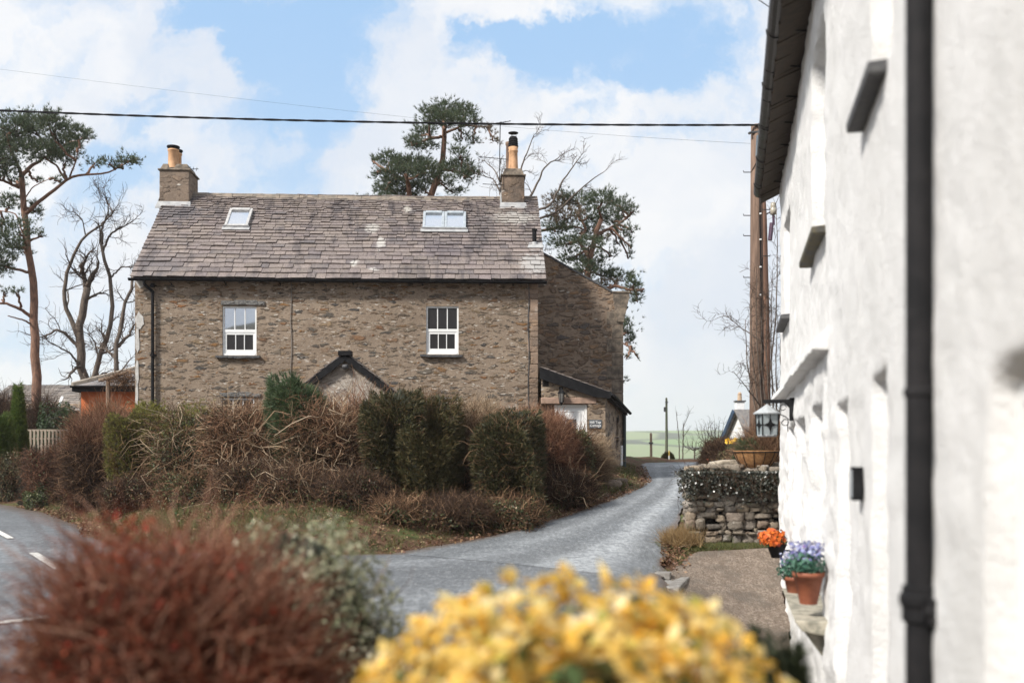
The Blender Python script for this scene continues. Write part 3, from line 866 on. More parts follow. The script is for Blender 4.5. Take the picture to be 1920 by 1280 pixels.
# gutter, brackets and downpipe
mb = MB()
gz_ = ZE - OV * slope + 0.02
def half_gutter(mb, a, b_, r, n=9, th=0.012):
    a, b_ = np.array(a, float), np.array(b_, float); d = unit(b_ - a); sdv = np.cross(d, (0, 0, 1)); k = 8
    ring = []
    for rr in (r, r - th):
        ring.append([(math.cos(t), -math.sin(t), rr) for t in np.linspace(0, math.pi, k)])
    prof = ring[0] + ring[1][::-1]
    mb.prism([a + sdv * c * rr + np.array([0, 0, 1.0]) * s * rr for c, s, rr in prof], b_ - a)
    for p in (a, b_):
        mb.prism([p + sdv * c * rr * 0.99 + np.array([0, 0, 1.0]) * s * rr * 0.99 for c, s, rr in ring[0]], d * 0.01 * (1 if p is a else -1))
half_gutter(mb, (x0r - 0.02, -OV - 0.05, gz_ - 0.01), (x1r + 0.01, -OV - 0.05, gz_ - 0.01), 0.07)
mb.box(x0r + 0.06, x1r - 0.25, -0.05, -0.006, ZE - 0.14, ZE - 0.02)
g_ = mb.build('gutter', M_BLACK, house)
mb = MB()
for px in (322, 424, 526, 663, 792, 900, 962):
    x, z = hp(px, 530)
    mb.prism([(x - 0.012, -0.008, z - 0.06), (x - 0.012, -0.035, z - 0.02), (x - 0.012, -OV - 0.05, gz_ - 0.08), (x - 0.012, -0.008, gz_ - 0.1)], (0.024, 0, 0))
mb.build('gutter_bracket', M_BLACK, g_)
mb = MB()
dx = hp(288, 600)[0]
mb.tube([(dx - 0.17, -OV - 0.05, gz_ - 0.07), (dx - 0.17, -OV - 0.04, gz_ - 0.16), (dx - 0.1, -0.16, gz_ - 0.24), (dx, -0.09, gz_ - 0.33), (dx, -0.085, gz_ - 0.5), (dx, -0.085, -0.3)], 0.042, 10)
for py in (536, 666, 760):
    z = hp(288, py)[1]; mb.tube([(dx, -0.085, z - 0.05), (dx, -0.085, z + 0.05)], 0.056, 10); mb.box(dx - 0.09, dx + 0.09, -0.05, -0.01, z - 0.015, z + 0.015)
mb.build('downpipe', M_BLACK, house)
for (px, y0, y1, mt) in ((546, 520, 742, M_GREYRENDER), (991, 524, 770, M_DARKSLATE)):
    mb = MB(); pts = [(hp(px + 1.2 * math.sin(k * 1.7), y0 + (y1 - y0) * k / 8)[0], -0.022, hp(px, y0 + (y1 - y0) * k / 8)[1]) for k in range(9)]
    mb.tube(pts, 0.011, 6); mb.build('wall_cable', mt, house)


def sash(key, name_label, glass_up, glass_lo):
    x0, x1, z0, z1 = wins[key]
    W_, H_ = x1 - x0, z1 - z0; y = 0.035
    mb = MB()
    t = 0.045
    mb.box(x0, x0 + t, y, y + 0.1, z0, z1); mb.box(x1 - t, x1, y, y + 0.1, z0, z1)
    mb.box(x0 + t, x1 - t, y, y + 0.1, z1 - t, z1); mb.box(x0 + t, x1 - t, y - 0.012, y + 0.1, z0, z0 + 0.05)
    zm = z0 + H_ * 0.47; a, b_ = x0 + t, x1 - t
    # upper sash stands forward of the lower one
    mb.box(a, b_, y + 0.012, y + 0.06, zm, zm + 0.08)
    s2 = 0.06
    mb.box(a, a + s2, y + 0.024, y + 0.075, z0 + 0.05, zm); mb.box(b_ - s2, b_, y + 0.024, y + 0.075, z0 + 0.05, zm)
    mb.box(a + s2, b_ - s2, y + 0.024, y + 0.075, z0 + 0.05, z0 + 0.16); mb.box(a + s2, b_ - s2, y + 0.024, y + 0.075, zm - 0.06, zm)
    for k in (1, 2):
        xu = a + (b_ - a) * k / 3; mb.box(xu - 0.013, xu + 0.013, y + 0.018, y + 0.05, zm + 0.08, z1 - t)
        xl = a + s2 + (b_ - a - 2 * s2) * k / 3; mb.box(xl - 0.012, xl + 0.012, y + 0.028, y + 0.06, z0 + 0.16, zm - 0.06)
    wnd = mb.build('window', M_WHITEUPVC, house, bevel=0.004)
    if name_label: wnd['label'] = name_label
    mb = MB(); mb.box(a + 0.001, b_ - 0.001, y + 0.04, y + 0.048, zm + 0.07, z1 - t + 0.001)
    mb.build('pane', glass_up, wnd)
    mb = MB(); mb.box(a + s2 - 0.002, b_ - s2 + 0.002, y + 0.052, y + 0.06, z0 + 0.15, zm - 0.05)
    mb.build('pane', glass_lo, wnd)
    mb = MB(); rg = np.random.default_rng(ord(key))
    xs_ = np.linspace(x0 - 0.16, x1 + 0.1, 8)
    for i in range(7):
        h0, h1 = rg.uniform(-0.012, 0.012, 2)
        mb.hexa([(xs_[i], -0.11, z0 - 0.075 + h0), (xs_[i + 1], -0.11, z0 - 0.075 + h1), (xs_[i + 1], 0.04, z0 - 0.065), (xs_[i], 0.04, z0 - 0.065)],
                [(xs_[i], -0.115, z0 - 0.02 + h0), (xs_[i + 1], -0.115, z0 - 0.02 + h1), (xs_[i + 1], 0.04, z0 - 0.004), (xs_[i], 0.04, z0 - 0.004)])
    mb.build('sill', M_DARKSLATE, wnd)
    mb = MB(); rg = np.random.default_rng(ord(key) + 3); x = x0 - 0.04
    while x < x1 + 0.12:
        l = rg.uniform(0.18, 0.4); hh = rg.uniform(0.07, 0.14)
        mb.stone(((x + l / 2), 0.02, z1 + 0.03 + hh / 2), l, 0.13, hh, rg, 0.16); x += l * 0.93
    if key in 'ac': mb.build('lintel', plain('rough_slate_lintel', (0.075, 0.075, 0.078), (0.2, 0.19, 0.17), 0.85, 26, 0.02), wnd)


sash('a', 'sash window above the left half of the hedge, sky and fell reflected in its top panes', M_GLASS, M_GLASS_LOW)
sash('b', 'sash window with dark panes right of the porch gable', M_GLASS_LOW, M_GLASS_LOW)
sash('c', None, M_GLASS_LOW, M_GLASS_LOW)
sash('d', None, M_GLASS_LOW, M_GLASS_LOW)

# rooflights
nrm = np.cross((1, 0, 0), up)
def rooflight(xa, ya, xb, yb, n, mat):
    a0, s0 = roof_s(xa, yb); a1, s1 = roof_s(xb, ya)
    a0, _ = roof_s(xa, yb); a1, _ = roof_s(xb, yb)
    q = lambda a, s, h: np.array(eo) + np.array([1, 0, 0]) * a + np.array(up) * s + nrm * h
    def bar(mb, aa, ab, sa, sb, h0, h1): mb.hexa([q(aa, sa, h0), q(ab, sa, h0), q(ab, sb, h0), q(aa, sb, h0)], [q(aa, sa, h1), q(ab, sa, h1), q(ab, sb, h1), q(aa, sb, h1)])
    mb = MB(); t = 0.075; mbp = MB(); wd = (a1 - a0) / n
    for k in range(n):
        b0, b1 = a0 + wd * k + 0.004, a0 + wd * (k + 1) - 0.004
        bar(mb, b0, b0 + t, s0, s1, 0.0, 0.1); bar(mb, b1 - t, b1, s0, s1, 0.0, 0.1)
        bar(mb, b0 + t, b1 - t, s0, s0 + t, 0.0, 0.095); bar(mb, b0 + t, b1 - t, s1 - t * 1.6, s1, 0.0, 0.12)
        bar(mbp, b0 + t - 0.002, b1 - t + 0.002, s0 + t - 0.002, s1 - t * 1.6 + 0.002, 0.05, 0.065)
    sk = mb.build('skylight', mat, roof, bevel=0.008)
    mb = MB(); bar(mb, a0 - 0.05, a1 + 0.05, s0 - 0.16, s0 - 0.006, 0.03, 0.05)
    bar(mb, a0 - 0.03, a1 + 0.03, s0 - 0.02, s0 + 0.01, 0.03, 0.088)
    mb.build('flashing', M_LEAD, house)
    mbp.build('skylight_pane', M_GLASS_SKY, roof)
rooflight(421, 396, 466, 427, 1, M_GREYMETAL)
rooflight(792, 402, 874, 431, 2, plain('blue_grey_aluminium', (0.33, 0.37, 0.4), (0.45, 0.48, 0.5), 0.4, 9, 0.0, 0.3))


def lathe_ring(mb, c, r, z, h, out): mb.lathe([(r, z), (r + out, z + h * 0.3), (r + out, z + h * 0.7), (r, z + h)], c, 20)

# chimneys, standing astride the ridge
def chimney(xa, xb, yt, depth, ybase_px, mat, cap):
    x0, zt = hp(xa, yt, YR - depth / 2); x1, _ = hp(xb, yt, YR - depth / 2)
    mb = MB(); z0 = ZR - 1.6
    mb.hexa([(x0, YR - depth / 2, z0), (x1, YR - depth / 2, z0), (x1, YR + depth / 2, z0), (x0, YR + depth / 2, z0)],
            [(x0 + .01, YR - depth / 2 + .01, zt), (x1 - .01, YR - depth / 2 + .01, zt), (x1 - .01, YR + depth / 2 - .01, zt), (x0 + .01, YR + depth / 2 - .01, zt)])
    ch = mb.build('chimney', mat, house, bevel=0.02)
    mb = MB(); o = 0.035; h0, h1 = cap
    mb.hexa([(x0 - o, YR - depth / 2 - o, zt - 0.0), (x1 + o, YR - depth / 2 - o, zt), (x1 + o, YR + depth / 2 + o, zt), (x0 - o, YR + depth / 2 + o, zt)],
            [(x0 - o, YR - depth / 2 - o, zt + h0), (x1 + o, YR - depth / 2 - o, zt + h0), (x1 + o, YR + depth / 2 + o, zt + h0), (x0 - o, YR + depth / 2 + o, zt + h0)])
    mb.hexa([(x0 + .02, YR - depth / 2 + .02, zt + h0 + 0.002), (x1 - .02, YR - depth / 2 + .02, zt + h0 + 0.002), (x1 - .02, YR + depth / 2 - .02, zt + h0 + 0.002), (x0 + .02, YR + depth / 2 - .02, zt + h0 + 0.002)],
            [(x0 + .09, YR - depth / 2 + .09, zt + h0 + h1), (x1 - .09, YR - depth / 2 + .09, zt + h0 + h1), (x1 - .09, YR + depth / 2 - .09, zt + h0 + h1), (x0 + .09, YR + depth / 2 - .09, zt + h0 + h1)])
    mb.build('chimney_cap', M_WEATHERSTONE, ch, bevel=0.02)
    mb = MB()
    for d_ in (0, 1):
        yy = YR - depth / 2 - 0.012; zb = ZR - depth / 2 * slope + 0.03
        mb.hexa([(x0 - .07, yy - 0.13, zb - 0.13 * slope - 0.01), (x1 + .07, yy - 0.13, zb - 0.13 * slope - 0.01), (x1 + .07, yy, zb), (x0 - .07, yy, zb)],
                [(x0 - .07, yy - 0.13, zb - 0.13 * slope + 0.03), (x1 + .07, yy - 0.13, zb - 0.13 * slope + 0.03), (x1 + .03, yy, zb + 0.11), (x0 - .03, yy, zb + 0.11)])
        break
    mb.hexa([(x0 - 0.06, yy, zb), (x0 - 0.004, yy, zb), (x0 - 0.004, YR, ZR + 0.05), (x0 - 0.06, YR, ZR + 0.05)], [(x0 - 0.02, yy, zb + 0.16), (x0 - 0.004, yy, zb + 0.16), (x0 - 0.004, YR, ZR + 0.2), (x0 - 0.02, YR, ZR + 0.2)])
    mb.build('chimney_flashing', M_LEAD, ch)
    return ch, x0, x1, zt + h0 + h1

ch, x0, x1, zt = chimney(298, 355, 319, 1.0, 378, rubble('brown_chimney_render', (0.27, 0.205, 0.155), (0.2, 0.155, 0.12), [(0.3, 0.22, 0.16), (0.17, 0.135, 0.11), (0.24, 0.19, 0.15)], scale=(3, 3, 7), exposed=0.3, lichen=0.3, bump_d=0.03), (0.05, 0.17))
for (px, yo, d_) in ((325, -0.32, 1.0), (331, 0.28, 1.0)):
    cx, _ = hp(px, 300, YR + yo); zt2 = hp(px, 281 if yo < 0 else 288, YR + yo)[1]
    mb = MB(); hh = zt2 - (zt - 0.12)
    mb.lathe([(0.16, 0), (0.15, 0.05), (0.145, hh * 0.9), (0.165, hh * 0.93), (0.165, hh), (0.12, hh), (0.12, hh - 0.1)], (cx, YR + yo, zt - 0.12), 20, False)
    pot = mb.build('chimney_pot', M_CLAYPOT, ch, True)
    mb = MB(); mb.lathe([(0.02, 0.02), (0.13, 0.0), (0.19, 0.07), (0.185, 0.1), (0.12, 0.12), (0.02, 0.14)], (cx, YR + yo, zt2 + 0.0), 18)
    mb.build('cowl', M_BLACK, ch, True)

ch, x0, x1, zt = chimney(941, 984, 329, 0.75, 393, rubble('stained_chimney_stone', (0.26, 0.19, 0.14), (0.11, 0.09, 0.075), [(0.3, 0.21, 0.14), (0.1, 0.085, 0.075), (0.2, 0.15, 0.11)], scale=(2.2, 2.2, 3.2), exposed=0.6, lichen=0.4, bump_d=0.02), (0.045, 0.2))
cx = hp(962, 300, YR)[0]; zt2 = hp(962, 279, YR)[1]
mb = MB(); hh = zt2 - (zt - 0.1)
mb.lathe([(0.165, 0), (0.15, 0.06), (0.135, hh * 0.55), (0.13, hh * 0.8), (0.145, hh * 0.82), (0.145, hh * 0.88), (0.13, hh * 0.9), (0.15, hh), (0.1, hh), (0.1, hh - 0.1)], (cx, YR - 0.12, zt - 0.1), 22, False)
mb.build('chimney_pot', M_CLAYPOT, ch, True)
mb = MB(); z = zt2 + 0.005
prof = [(0.1, 0)]
for k in range(4):
    b0 = 0.07 * k; prof += [(0.145 - 0.004 * k, b0 + 0.005), (0.16 - 0.006 * k, b0 + 0.03), (0.145 - 0.004 * k, b0 + 0.058), (0.125, b0 + 0.066)]
prof += [(0.11, 0.31), (0.05, 0.335)]
mb.lathe(prof, (cx, YR - 0.12, z), 22)
for k in range(3):
    t = 2.1 * k; mb.tube([(cx + 0.08 * math.cos(t), YR - 0.12 + 0.08 * math.sin(t), z + 0.3), (cx + 0.09 * math.cos(t), YR - 0.12 + 0.09 * math.sin(t), z + 0.43)], 0.008, 5)
mb.lathe([(0.03, 0.45), (0.15, 0.425), (0.155, 0.437), (0.03, 0.47)], (cx, YR - 0.12, z), 22)
mb.build('cowl', M_BLACK, ch, True)
# a second, darker pot behind
mb = MB(); cx2 = hp(955, 300, YR + 0.2)[0]
mb.lathe([(0.12, 0), (0.11, 0.1), (0.1, 0.95), (0.12, 0.97), (0.12, 1.05), (0.08, 1.05)], (cx2, YR + 0.2, zt - 0.12), 16)
mb.build('chimney_pot', plain('sooty_clay', (0.12, 0.08, 0.06), (0.2, 0.13, 0.09), 0.85), ch, True)

# soil vent through the roof with its lead slate
p = np.array(on_roof(1002, 459))
mb = MB(); mb.tube([p + (0, 0, -0.2), p + (0, 0, 0.42)], 0.062, 12); mb.lathe([(0.062, 0.4), (0.075, 0.41), (0.075, 0.45), (0.05, 0.45)], p, 12, False)
vp = mb.build('vent_pipe', M_BLACK, house)
a, s = roof_s(1003, 463); q = lambda a, s, h: np.array(eo) + np.array([1, 0, 0]) * a + np.array(up) * s + nrm * h
mb = MB(); mb.hexa([q(a - .22, s - .12, .045), q(a + .26, s - .12, .045), q(a + .2, s + .16, .03), q(a - .16, s + .16, .03)], [q(a - .22, s - .12, .055), q(a + .26, s - .12, .055), q(a + .2, s + .16, .045), q(a - .16, s + .16, .045)])
mb.lathe([(0.12, -0.08), (0.07, 0.08)], p, 12, False)
mb.build('vent_flashing', M_LEAD, vp)

# gable porch
PY = -1.55
ax_, az_ = hp(648, 662, PY); lx, lz = hp(560, 729, PY); rx, rz = hp(752, 738, PY)
sl = (az_ - lz) / (ax_ - lx)
zlo = az_ - sl * 1.75
porch_roof = MB(); rg = np.random.default_rng(21)
pl = math.hypot(1.75, 1.75 * sl)
for sg in (-1, 1):
    upv = np.array([-sg * 1.75, 0, 1.75 * sl]) / pl
    if sg > 0: slates(porch_roof, (ax_ + 1.75, PY - 0.12, zlo), (0, 1, 0), upv, -PY + 0.11, pl, rg, 0.22, 0.16, 0.32, 0.26)
    else: slates(porch_roof, (ax_ - 1.75, -0.01, zlo), (0, -1, 0), upv, -PY + 0.11, pl, rg, 0.22, 0.16, 0.32, 0.26)
mb = MB()
zz = az_ - 0.1
mb.prism([(ax_ - 1.5, PY, -0.4), (ax_ + 1.5, PY, -0.4), (ax_ + 1.5, PY, zz - sl * 1.5), (ax_, PY, zz), (ax_ - 1.5, PY, zz - sl * 1.5)], (0, -PY - 0.01, 0))
pr = mb.build('porch', M_RENDER, house)
porch_roof.build('porch_roof', slate_mat('porch_slates', [(0.2, 0.175, 0.16), (0.15, 0.13, 0.125), (0.25, 0.21, 0.19)]), pr)
mb = MB(); th = 0.16
for sg in (-1, 1):
    e = np.array([ax_ + sg * 1.78, PY - 0.14, zlo - 0.04]); t = np.array([ax_ + sg * 0.001, PY - 0.14, az_ - 0.005])
    mb.prism([t, e, e + (0, 0, -th), t + (0, 0, -th * 1.25)] if sg > 0 else [t + (0, 0, -th * 1.25), e + (0, 0, -th), e, t], (0, 0.05, 0))
mb.box(ax_ - 0.17, ax_ + 0.17, PY - 0.19, PY + 0.1, az_ - 0.07, az_ + 0.045)
mb.build('bargeboard', M_BLACK, pr)
mb = MB(); lx_, lz_ = hp(648, 688, PY)
mb.lathe([(0.0, 0.06), (0.07, 0.05), (0.085, 0.0), (0.07, -0.04), (0.02, -0.07)], (lx_, PY - 0.1, lz_), 12); mb.box(lx_ - 0.03, lx_ + 0.03, PY - 0.1, PY - 0.002, lz_ + 0.02, lz_ + 0.07)
mb.build('porch_lamp', M_DARKSLATE, pr, True)

# aerials on the chimneys
def aerial(name, label, pts_mast, booms, r=0.014, mat=M_BLACK):
    o = thing(name, label, 'aerial', pts_mast[0])
    base = np.array(pts_mast[0])
    mb = MB(); mb.tube([np.array(p) - base for p in pts_mast], r, 6)
    mb.build('mast', mat, o)
    for (a, b_, n, l, ax) in booms:
        a, b_ = np.array(a) - base, np.array(b_) - base
        mb = MB(); mb.tube([a, b_], r * 0.75, 5)
        for k in range(n):
            p = a + (b_ - a) * (k + 0.5) / n; e = np.array(ax) * l * (1 - 0.3 * k / max(n, 1))
            mb.tube([p - e, p + e], r * 0.5, 4)
        mb.build('boom', mat, o)
YC = 29.9
aerial('television_aerial', 'tall thin television aerial strapped to the stained stone chimney', [P(937, 345, YC), P(937, 290, YC), P(938, 229, YC)],
       [(P(898, 294, YC), P(952, 299, YC), 7, 0.14, (0, 1, 0.15)), (P(918, 233, YC), P(958, 227, YC), 5, 0.16, (0.25, 1, 0.5)), (P(905, 345, YC), P(945, 347, YC), 4, 0.1, (0, 1, 0.2))])
aerial('television_aerial', 'short television aerial beside the rough-cast chimney', [P(356, 357, YC), P(356, 335, YC), P(356, 313, YC)],
       [(P(353, 317, YC), P(372, 317, YC), 3, 0.08, (0, 0.5, 1)), (P(355, 330, YC), P(362, 329, YC), 2, 0.06, (0, 0.4, 1))])
aerial('television_aerial', 'small white comb-shaped aerial at the roof verge', [P(1020, 470, 29.5), P(1024, 466, 29.5), P(1024, 458, 29.5)],
       [(P(1021, 468, 29.5), P(1040, 466, 29.5), 5, 0.07, (0, 0.3, 1))], 0.016, M_WHITEUPVC)

# ================================================================== the wing and the lean-to beside the lane
cot = thing('stone_cottage', 'brown rubble cottage wing with a lean-to porch and white door at the lane corner', 'cottage', (2.0, 30.6, 0.5))
CO = np.array([2.0, 30.6, 0.5])
def cl(p): return np.array(p, float) - CO
WY = 30.6
kx0, kz = P(1148, 548, WY)[[0, 2]]; tx, tz = P(1025, 480, WY)[[0, 2]]; kx1 = P(1168, 560, WY)[0]
vs_ = (tz - kz) / (kx0 - tx); xl = 0.74; zl = tz + vs_ * (tx - xl)
mb = MB()
mb.prism([cl((xl, WY, 0)), cl((kx1, WY, 0)), cl((kx1, WY, kz - 0.3)), cl((kx0, WY, kz - 0.02)), cl((xl, WY, zl))], (0, 6.5, 0))
mb.build('wall', M_RUBBLE2, cot)
mb = MB(); rg = np.random.default_rng(31)
upv = unit(np.array([-1, 0, vs_])); Ls = math.hypot(kx1 + 0.1 - xl, vs_ * (kx1 + 0.1 - xl))
slates(mb, cl((kx1 + 0.1, WY + 0.3, zl - vs_ * (kx1 + 0.1 - xl) + 0.03)), (0, 1, 0), upv, 6.3, Ls, rg, 0.3, 0.2, 0.4, 0.3)
mb.build('roof', M_SLATE, cot)
mb = MB()
mb.prism([cl((xl, WY - 0.03, zl - 0.0)), cl((kx0, WY - 0.03, kz - 0.01)), cl((kx0, WY - 0.03, kz + 0.05)), cl((xl, WY - 0.03, zl + 0.06))], (0, 0.34, 0))
mb.build('verge', M_DARKSLATE, cot)
mb = MB()
a0, a1 = P(1149, 550, WY), P(1180, 556, WY)
zt_, zb_ = a0[2], P(1160, 604, WY)[2]
mb.prism([cl((a0[0], WY - 0.06, zt_)), cl((a1[0], WY - 0.06, zt_)), cl((a1[0], WY - 0.06, zt_ - 0.1))[:3], cl((kx1 + 0.02, WY - 0.06, zb_)), cl((a0[0] + 0.12, WY - 0.06, zb_)), cl((a0[0], WY - 0.06, zt_ - 0.12))], (0, 0.4, 0))
mb.box(*(a0[0] - 0.02 - CO[0], a1[0] + 0.02 - CO[0], -0.09, 0.36, zt_ - CO[2] + 0.003, zt_ - CO[2] + 0.06))
mb.build('kneeler', M_WEATHERSTONE, cot, bevel=0.01)
mb = MB(); half_gutter(mb, cl((kx1 + 0.14, WY + 0.36, zt_ - 0.35)), cl((kx1 + 0.14, WY + 6.8, zt_ - 0.35)), 0.075)
mb.prism([cl((kx1 + 0.004, WY + 0.35, zt_ - 0.8)), cl((kx1 + 0.2, WY + 0.35, zt_ - 0.35)), cl((kx1 + 0.004, WY + 0.35, zt_ - 0.25))], (0, 0.1, 0))
mb.build('gutter', M_BLACK, cot)
mb = MB()
for k in range(13):    # tooled blocks up the outer corner of the wing
    z = 0.1 + k * 0.42; wd = 0.34 if k % 2 else 0.5
    mb.box(kx1 - wd - CO[0], kx1 + 0.012 - CO[0], -0.012, 0.3, z, z + 0.4)
mb.build('quoins', M_WEATHERSTONE, cot, bevel=0.012)

LY = 26.6
lt = P(1012, 690, LY); lr = P(1137, 738, LY); bz_ = P(1168, 771, 30.55)
x0, x1 = 0.78, P(1135, 740, LY)[0]; xb = 3.37
dA = P(1040, 757, LY); dB = P(1102, 757, LY)
dz0 = 0.62
mb = MB()
def zt_at(x): return lt[2] - 0.1 + (lr[2] - lt[2]) * (x - lt[0]) / (lr[0] - lt[0])
o0, o1, oz = P(1013, 757, LY)[0], dB[0], dA[2]
vent = (*P(1017, 724, LY)[[0, 2]], *P(1029, 712, LY)[[0, 2]])
C = lambda x, z, y=LY: cl((x, y, z))
for poly in ([(x0, 0), (o0, 0), (o0, zt_at(o0)), (x0, zt_at(x0))], [(o0, oz), (o1, oz), (o1, zt_at(o1)), (o0, zt_at(o0))], [(o1, 0), (x1, 0), (x1, zt_at(x1)), (o1, zt_at(o1))]):
    mb.add([C(x, z) for x, z in poly], [(0, 1, 2, 3)])
mb.add([C(o0, 0), C(o0, oz), C(o0, oz, LY + .2), C(o0, 0, LY + .2)], [(0, 1, 2, 3)]); mb.add([C(o1, 0), C(o1, oz), C(o1, oz, LY + .2), C(o1, 0, LY + .2)], [(3, 2, 1, 0)])
mb.add([C(o0, oz), C(o1, oz), C(o1, oz, LY + .2), C(o0, oz, LY + .2)], [(3, 2, 1, 0)])
mb.build('porch_wall', M_RUBBLE3, cot)
# side wall along the lane, with its slit window
mb = MB()
sA, sB = np.array([x1, LY]), np.array([xb, 30.58])
def sw(t, z, off=0.0):
    p = sA + (sB - sA) * t; n = np.array([(sB - sA)[1], -(sB - sA)[0]]); n = n / np.linalg.norm(n)
    return cl((p[0] + n[0] * off, p[1] + n[1] * off, z))
ztop = lambda t: (zt_at(x1)) * (1 - t) + (bz_[2] - 0.06) * t
tw0, tw1, wz0, wz1 = 0.62, 0.78, 1.75, 2.75
for (a, b_, za, zb2, zc, zd) in ((0, tw0, 0, 0, ztop(tw0), ztop(0)), (tw0, tw1, 0, 0, wz0, wz0), (tw0, tw1, wz1, wz1, ztop(tw1), ztop(tw0)), (tw1, 1, 0, 0, ztop(1), ztop(tw1))):
    mb.add([sw(a, za), sw(b_, zb2), sw(b_, zc), sw(a, zd)], [(0, 1, 2, 3)])
for (p, q_) in (((tw0, wz0), (tw0, wz1)), ((tw0, wz1), (tw1, wz1)), ((tw1, wz1), (tw1, wz0)), ((tw1, wz0), (tw0, wz0))):
    mb.add([sw(*p), sw(*q_), sw(*q_, -0.14), sw(*p, -0.14)], [(0, 1, 2, 3)])
mb.build('side_wall', M_RUBBLE3, cot)
mb = MB(); mb.hexa([sw(tw0, wz0, -.1), sw(tw1, wz0, -.1), sw(tw1, wz0, -.15), sw(tw0, wz0, -.15)], [sw(tw0, wz1, -.1), sw(tw1, wz1, -.1), sw(tw1, wz1, -.15), sw(tw0, wz1, -.15)])
for t in (tw0 + .01, tw1 - .04): mb.hexa([sw(t, wz0, -.04), sw(t + .03, wz0, -.04), sw(t + .03, wz0, -.09), sw(t, wz0, -.09)], [sw(t, wz1, -.04), sw(t + .03, wz1, -.04), sw(t + .03, wz1, -.09), sw(t, wz1, -.09)])
mb.build('window', M_BROWNWOOD, cot)
# roof of the lean-to
mb = MB(); f0, f1 = np.array([0.76, LY - 0.15, lt[2] + 0.02]), np.array([x1 + 0.1, LY - 0.15, lr[2] + 0.03]); b0, b1 = np.array([0.76, 30.57, lt[2] + 0.02]), np.array([xb + 0.13, 30.57, bz_[2] + 0.05])
rg = np.random.default_rng(33)
n_ = 9
for i in range(n_):
    for j in range(10):
        q = lambda a, b_: (f0 * (1 - a) + f1 * a) * (1 - b_) + (b0 * (1 - a) + b1 * a) * b_
        ua, ub = i / n_, (i + 1.15) / n_; va, vb = j / 10 + 0.003, (j + 1) / 10 - 0.003
        ub = min(ub, 1)
        up_ = np.array([0, 0, 0.02]); l_ = rg.uniform(0, .012)
        mb.hexa([cl(q(ua, va)), cl(q(ub, va)), cl(q(ub, vb)), cl(q(ua, vb))], [cl(q(ua, va) + up_ * .6), cl(q(ub, va) + up_ * (2 + l_)), cl(q(ub, vb) + up_ * 2), cl(q(ua, vb) + up_ * .6)])
mb.build('porch_roof', M_SLATE, cot)
mb = MB(); t_ = 0.31
mb.prism([cl(f0 + (-0.02, 0, 0.0)), cl(f1 + (0.03, 0, 0)), cl(f1 + (0.03, 0, -0.17)), cl(f1 + (-0.35, 0, -0.13)), cl(f0 + (-0.02, 0, -t_))], (0, 0.06, 0))
mb.beam(cl(f1 + (0, 0.0, -0.06)), cl(b1 + (0.02, 0, -0.09)), 0.06, 0.17)
mb.build('bargeboard', M_BLACK, cot)
mb = MB(); half_gutter(mb, cl(f1 + (0.1, 0.05, -0.06)), cl(b1 + (0.12, -0.05, -0.1)), 0.055)
mb.build('gutter', M_BLACK, cot)
mb = MB(); e = P(1171, 778, 30.45)
mb.tube([cl(e + (0, 0, 0.1)), cl(e), cl(P(1171, 884, 30.45)), cl(P(1174, 893, 30.4)), cl(P(1181, 900, 30.2))], 0.05, 10)
mb.build('downpipe', plain('green_black_pipe', (0.03, 0.045, 0.045), (0.045, 0.06, 0.06), 0.5), cot)
mb = MB(); mb.tube([cl(P(1164.5, 838, 30.3)), cl(P(1164.5, 905, 30.3))], 0.04, 8); mb.tube([cl(P(1164.5, 835, 30.3)), cl(P(1164.5, 872, 30.3))], 0.055, 8)
mb.build('downpipe', M_WHITEUPVC, cot)
# lintel, door, dark panel standing for the shadowed gap beside it
mb = MB(); a = P(1014, 757, LY); b_ = P(1118, 745, LY)
mb.box(a[0] - CO[0], b_[0] - CO[0], LY - 0.02 - CO[1], LY + 0.12 - CO[1], a[2] - CO[2] + 0.003, b_[2] - CO[2])
mb.build('lintel', M_SANDSTONE, cot, bevel=0.015)
mb = MB(); fr = 0.07
X0, X1, Z0, Z1 = dA[0] - CO[0], dB[0] - CO[0] - 0.012, dz0 - CO[2], dA[2] - CO[2] - 0.012
yd = LY + 0.09 - CO[1]
mb.box(X0, X0 + fr, yd, yd + 0.08, Z0, Z1); mb.box(X1 - fr, X1, yd, yd + 0.08, Z0, Z1); mb.box(X0 + fr, X1 - fr, yd, yd + 0.08, Z1 - fr, Z1)
mb.box(X0 + fr + .004, X1 - fr - .004, yd + 0.03, yd + 0.07, Z0 + 0.02, Z1 - fr - .004)
gx0, gx1 = P(1063, 800, LY)[0] - CO[0], P(1081, 800, LY)[0] - CO[0]; gz1 = P(1070, 785, LY)[2] - CO[2]
for (aa, bb, zc, zd) in ((X0 + .17, X1 - .17, Z1 - .19, Z1 - .165), (X0 + .17, X1 - .17, Z0 + .3, Z0 + .325)):
    mb.box(aa, bb, yd + 0.018, yd + 0.03, zc, zd)
for xx in (X0 + .17, X1 - .195): mb.box(xx, xx + .025, yd + 0.018, yd + 0.03, Z0 + .325, Z1 - .19)
dr = mb.build('door', M_WHITEUPVC, cot, bevel=0.004)
mb = MB(); mb.box(gx0, gx1, yd + 0.021, yd + 0.029, gz1 - 0.5, gz1); mb.build('door_glass', M_GLASS_LOW, dr)
mb = MB(); mb.box(X0 + .11, X0 + .15, yd + 0.0, yd + 0.03, Z0 + 1.0, Z0 + 1.2); mb.tube([(X0 + .13, yd - 0.03, Z0 + 1.12), (X0 + .26, yd - 0.03, Z0 + 1.12)], 0.011, 6); mb.build('door_handle', M_GREYMETAL, dr)
mb = MB(); mb.box(o0 - CO[0] + 0.002, dA[0] - CO[0] - 0.004, LY + 0.12 - CO[1], LY + 0.19 - CO[1], -0.4, oz - CO[2] - 0.004)
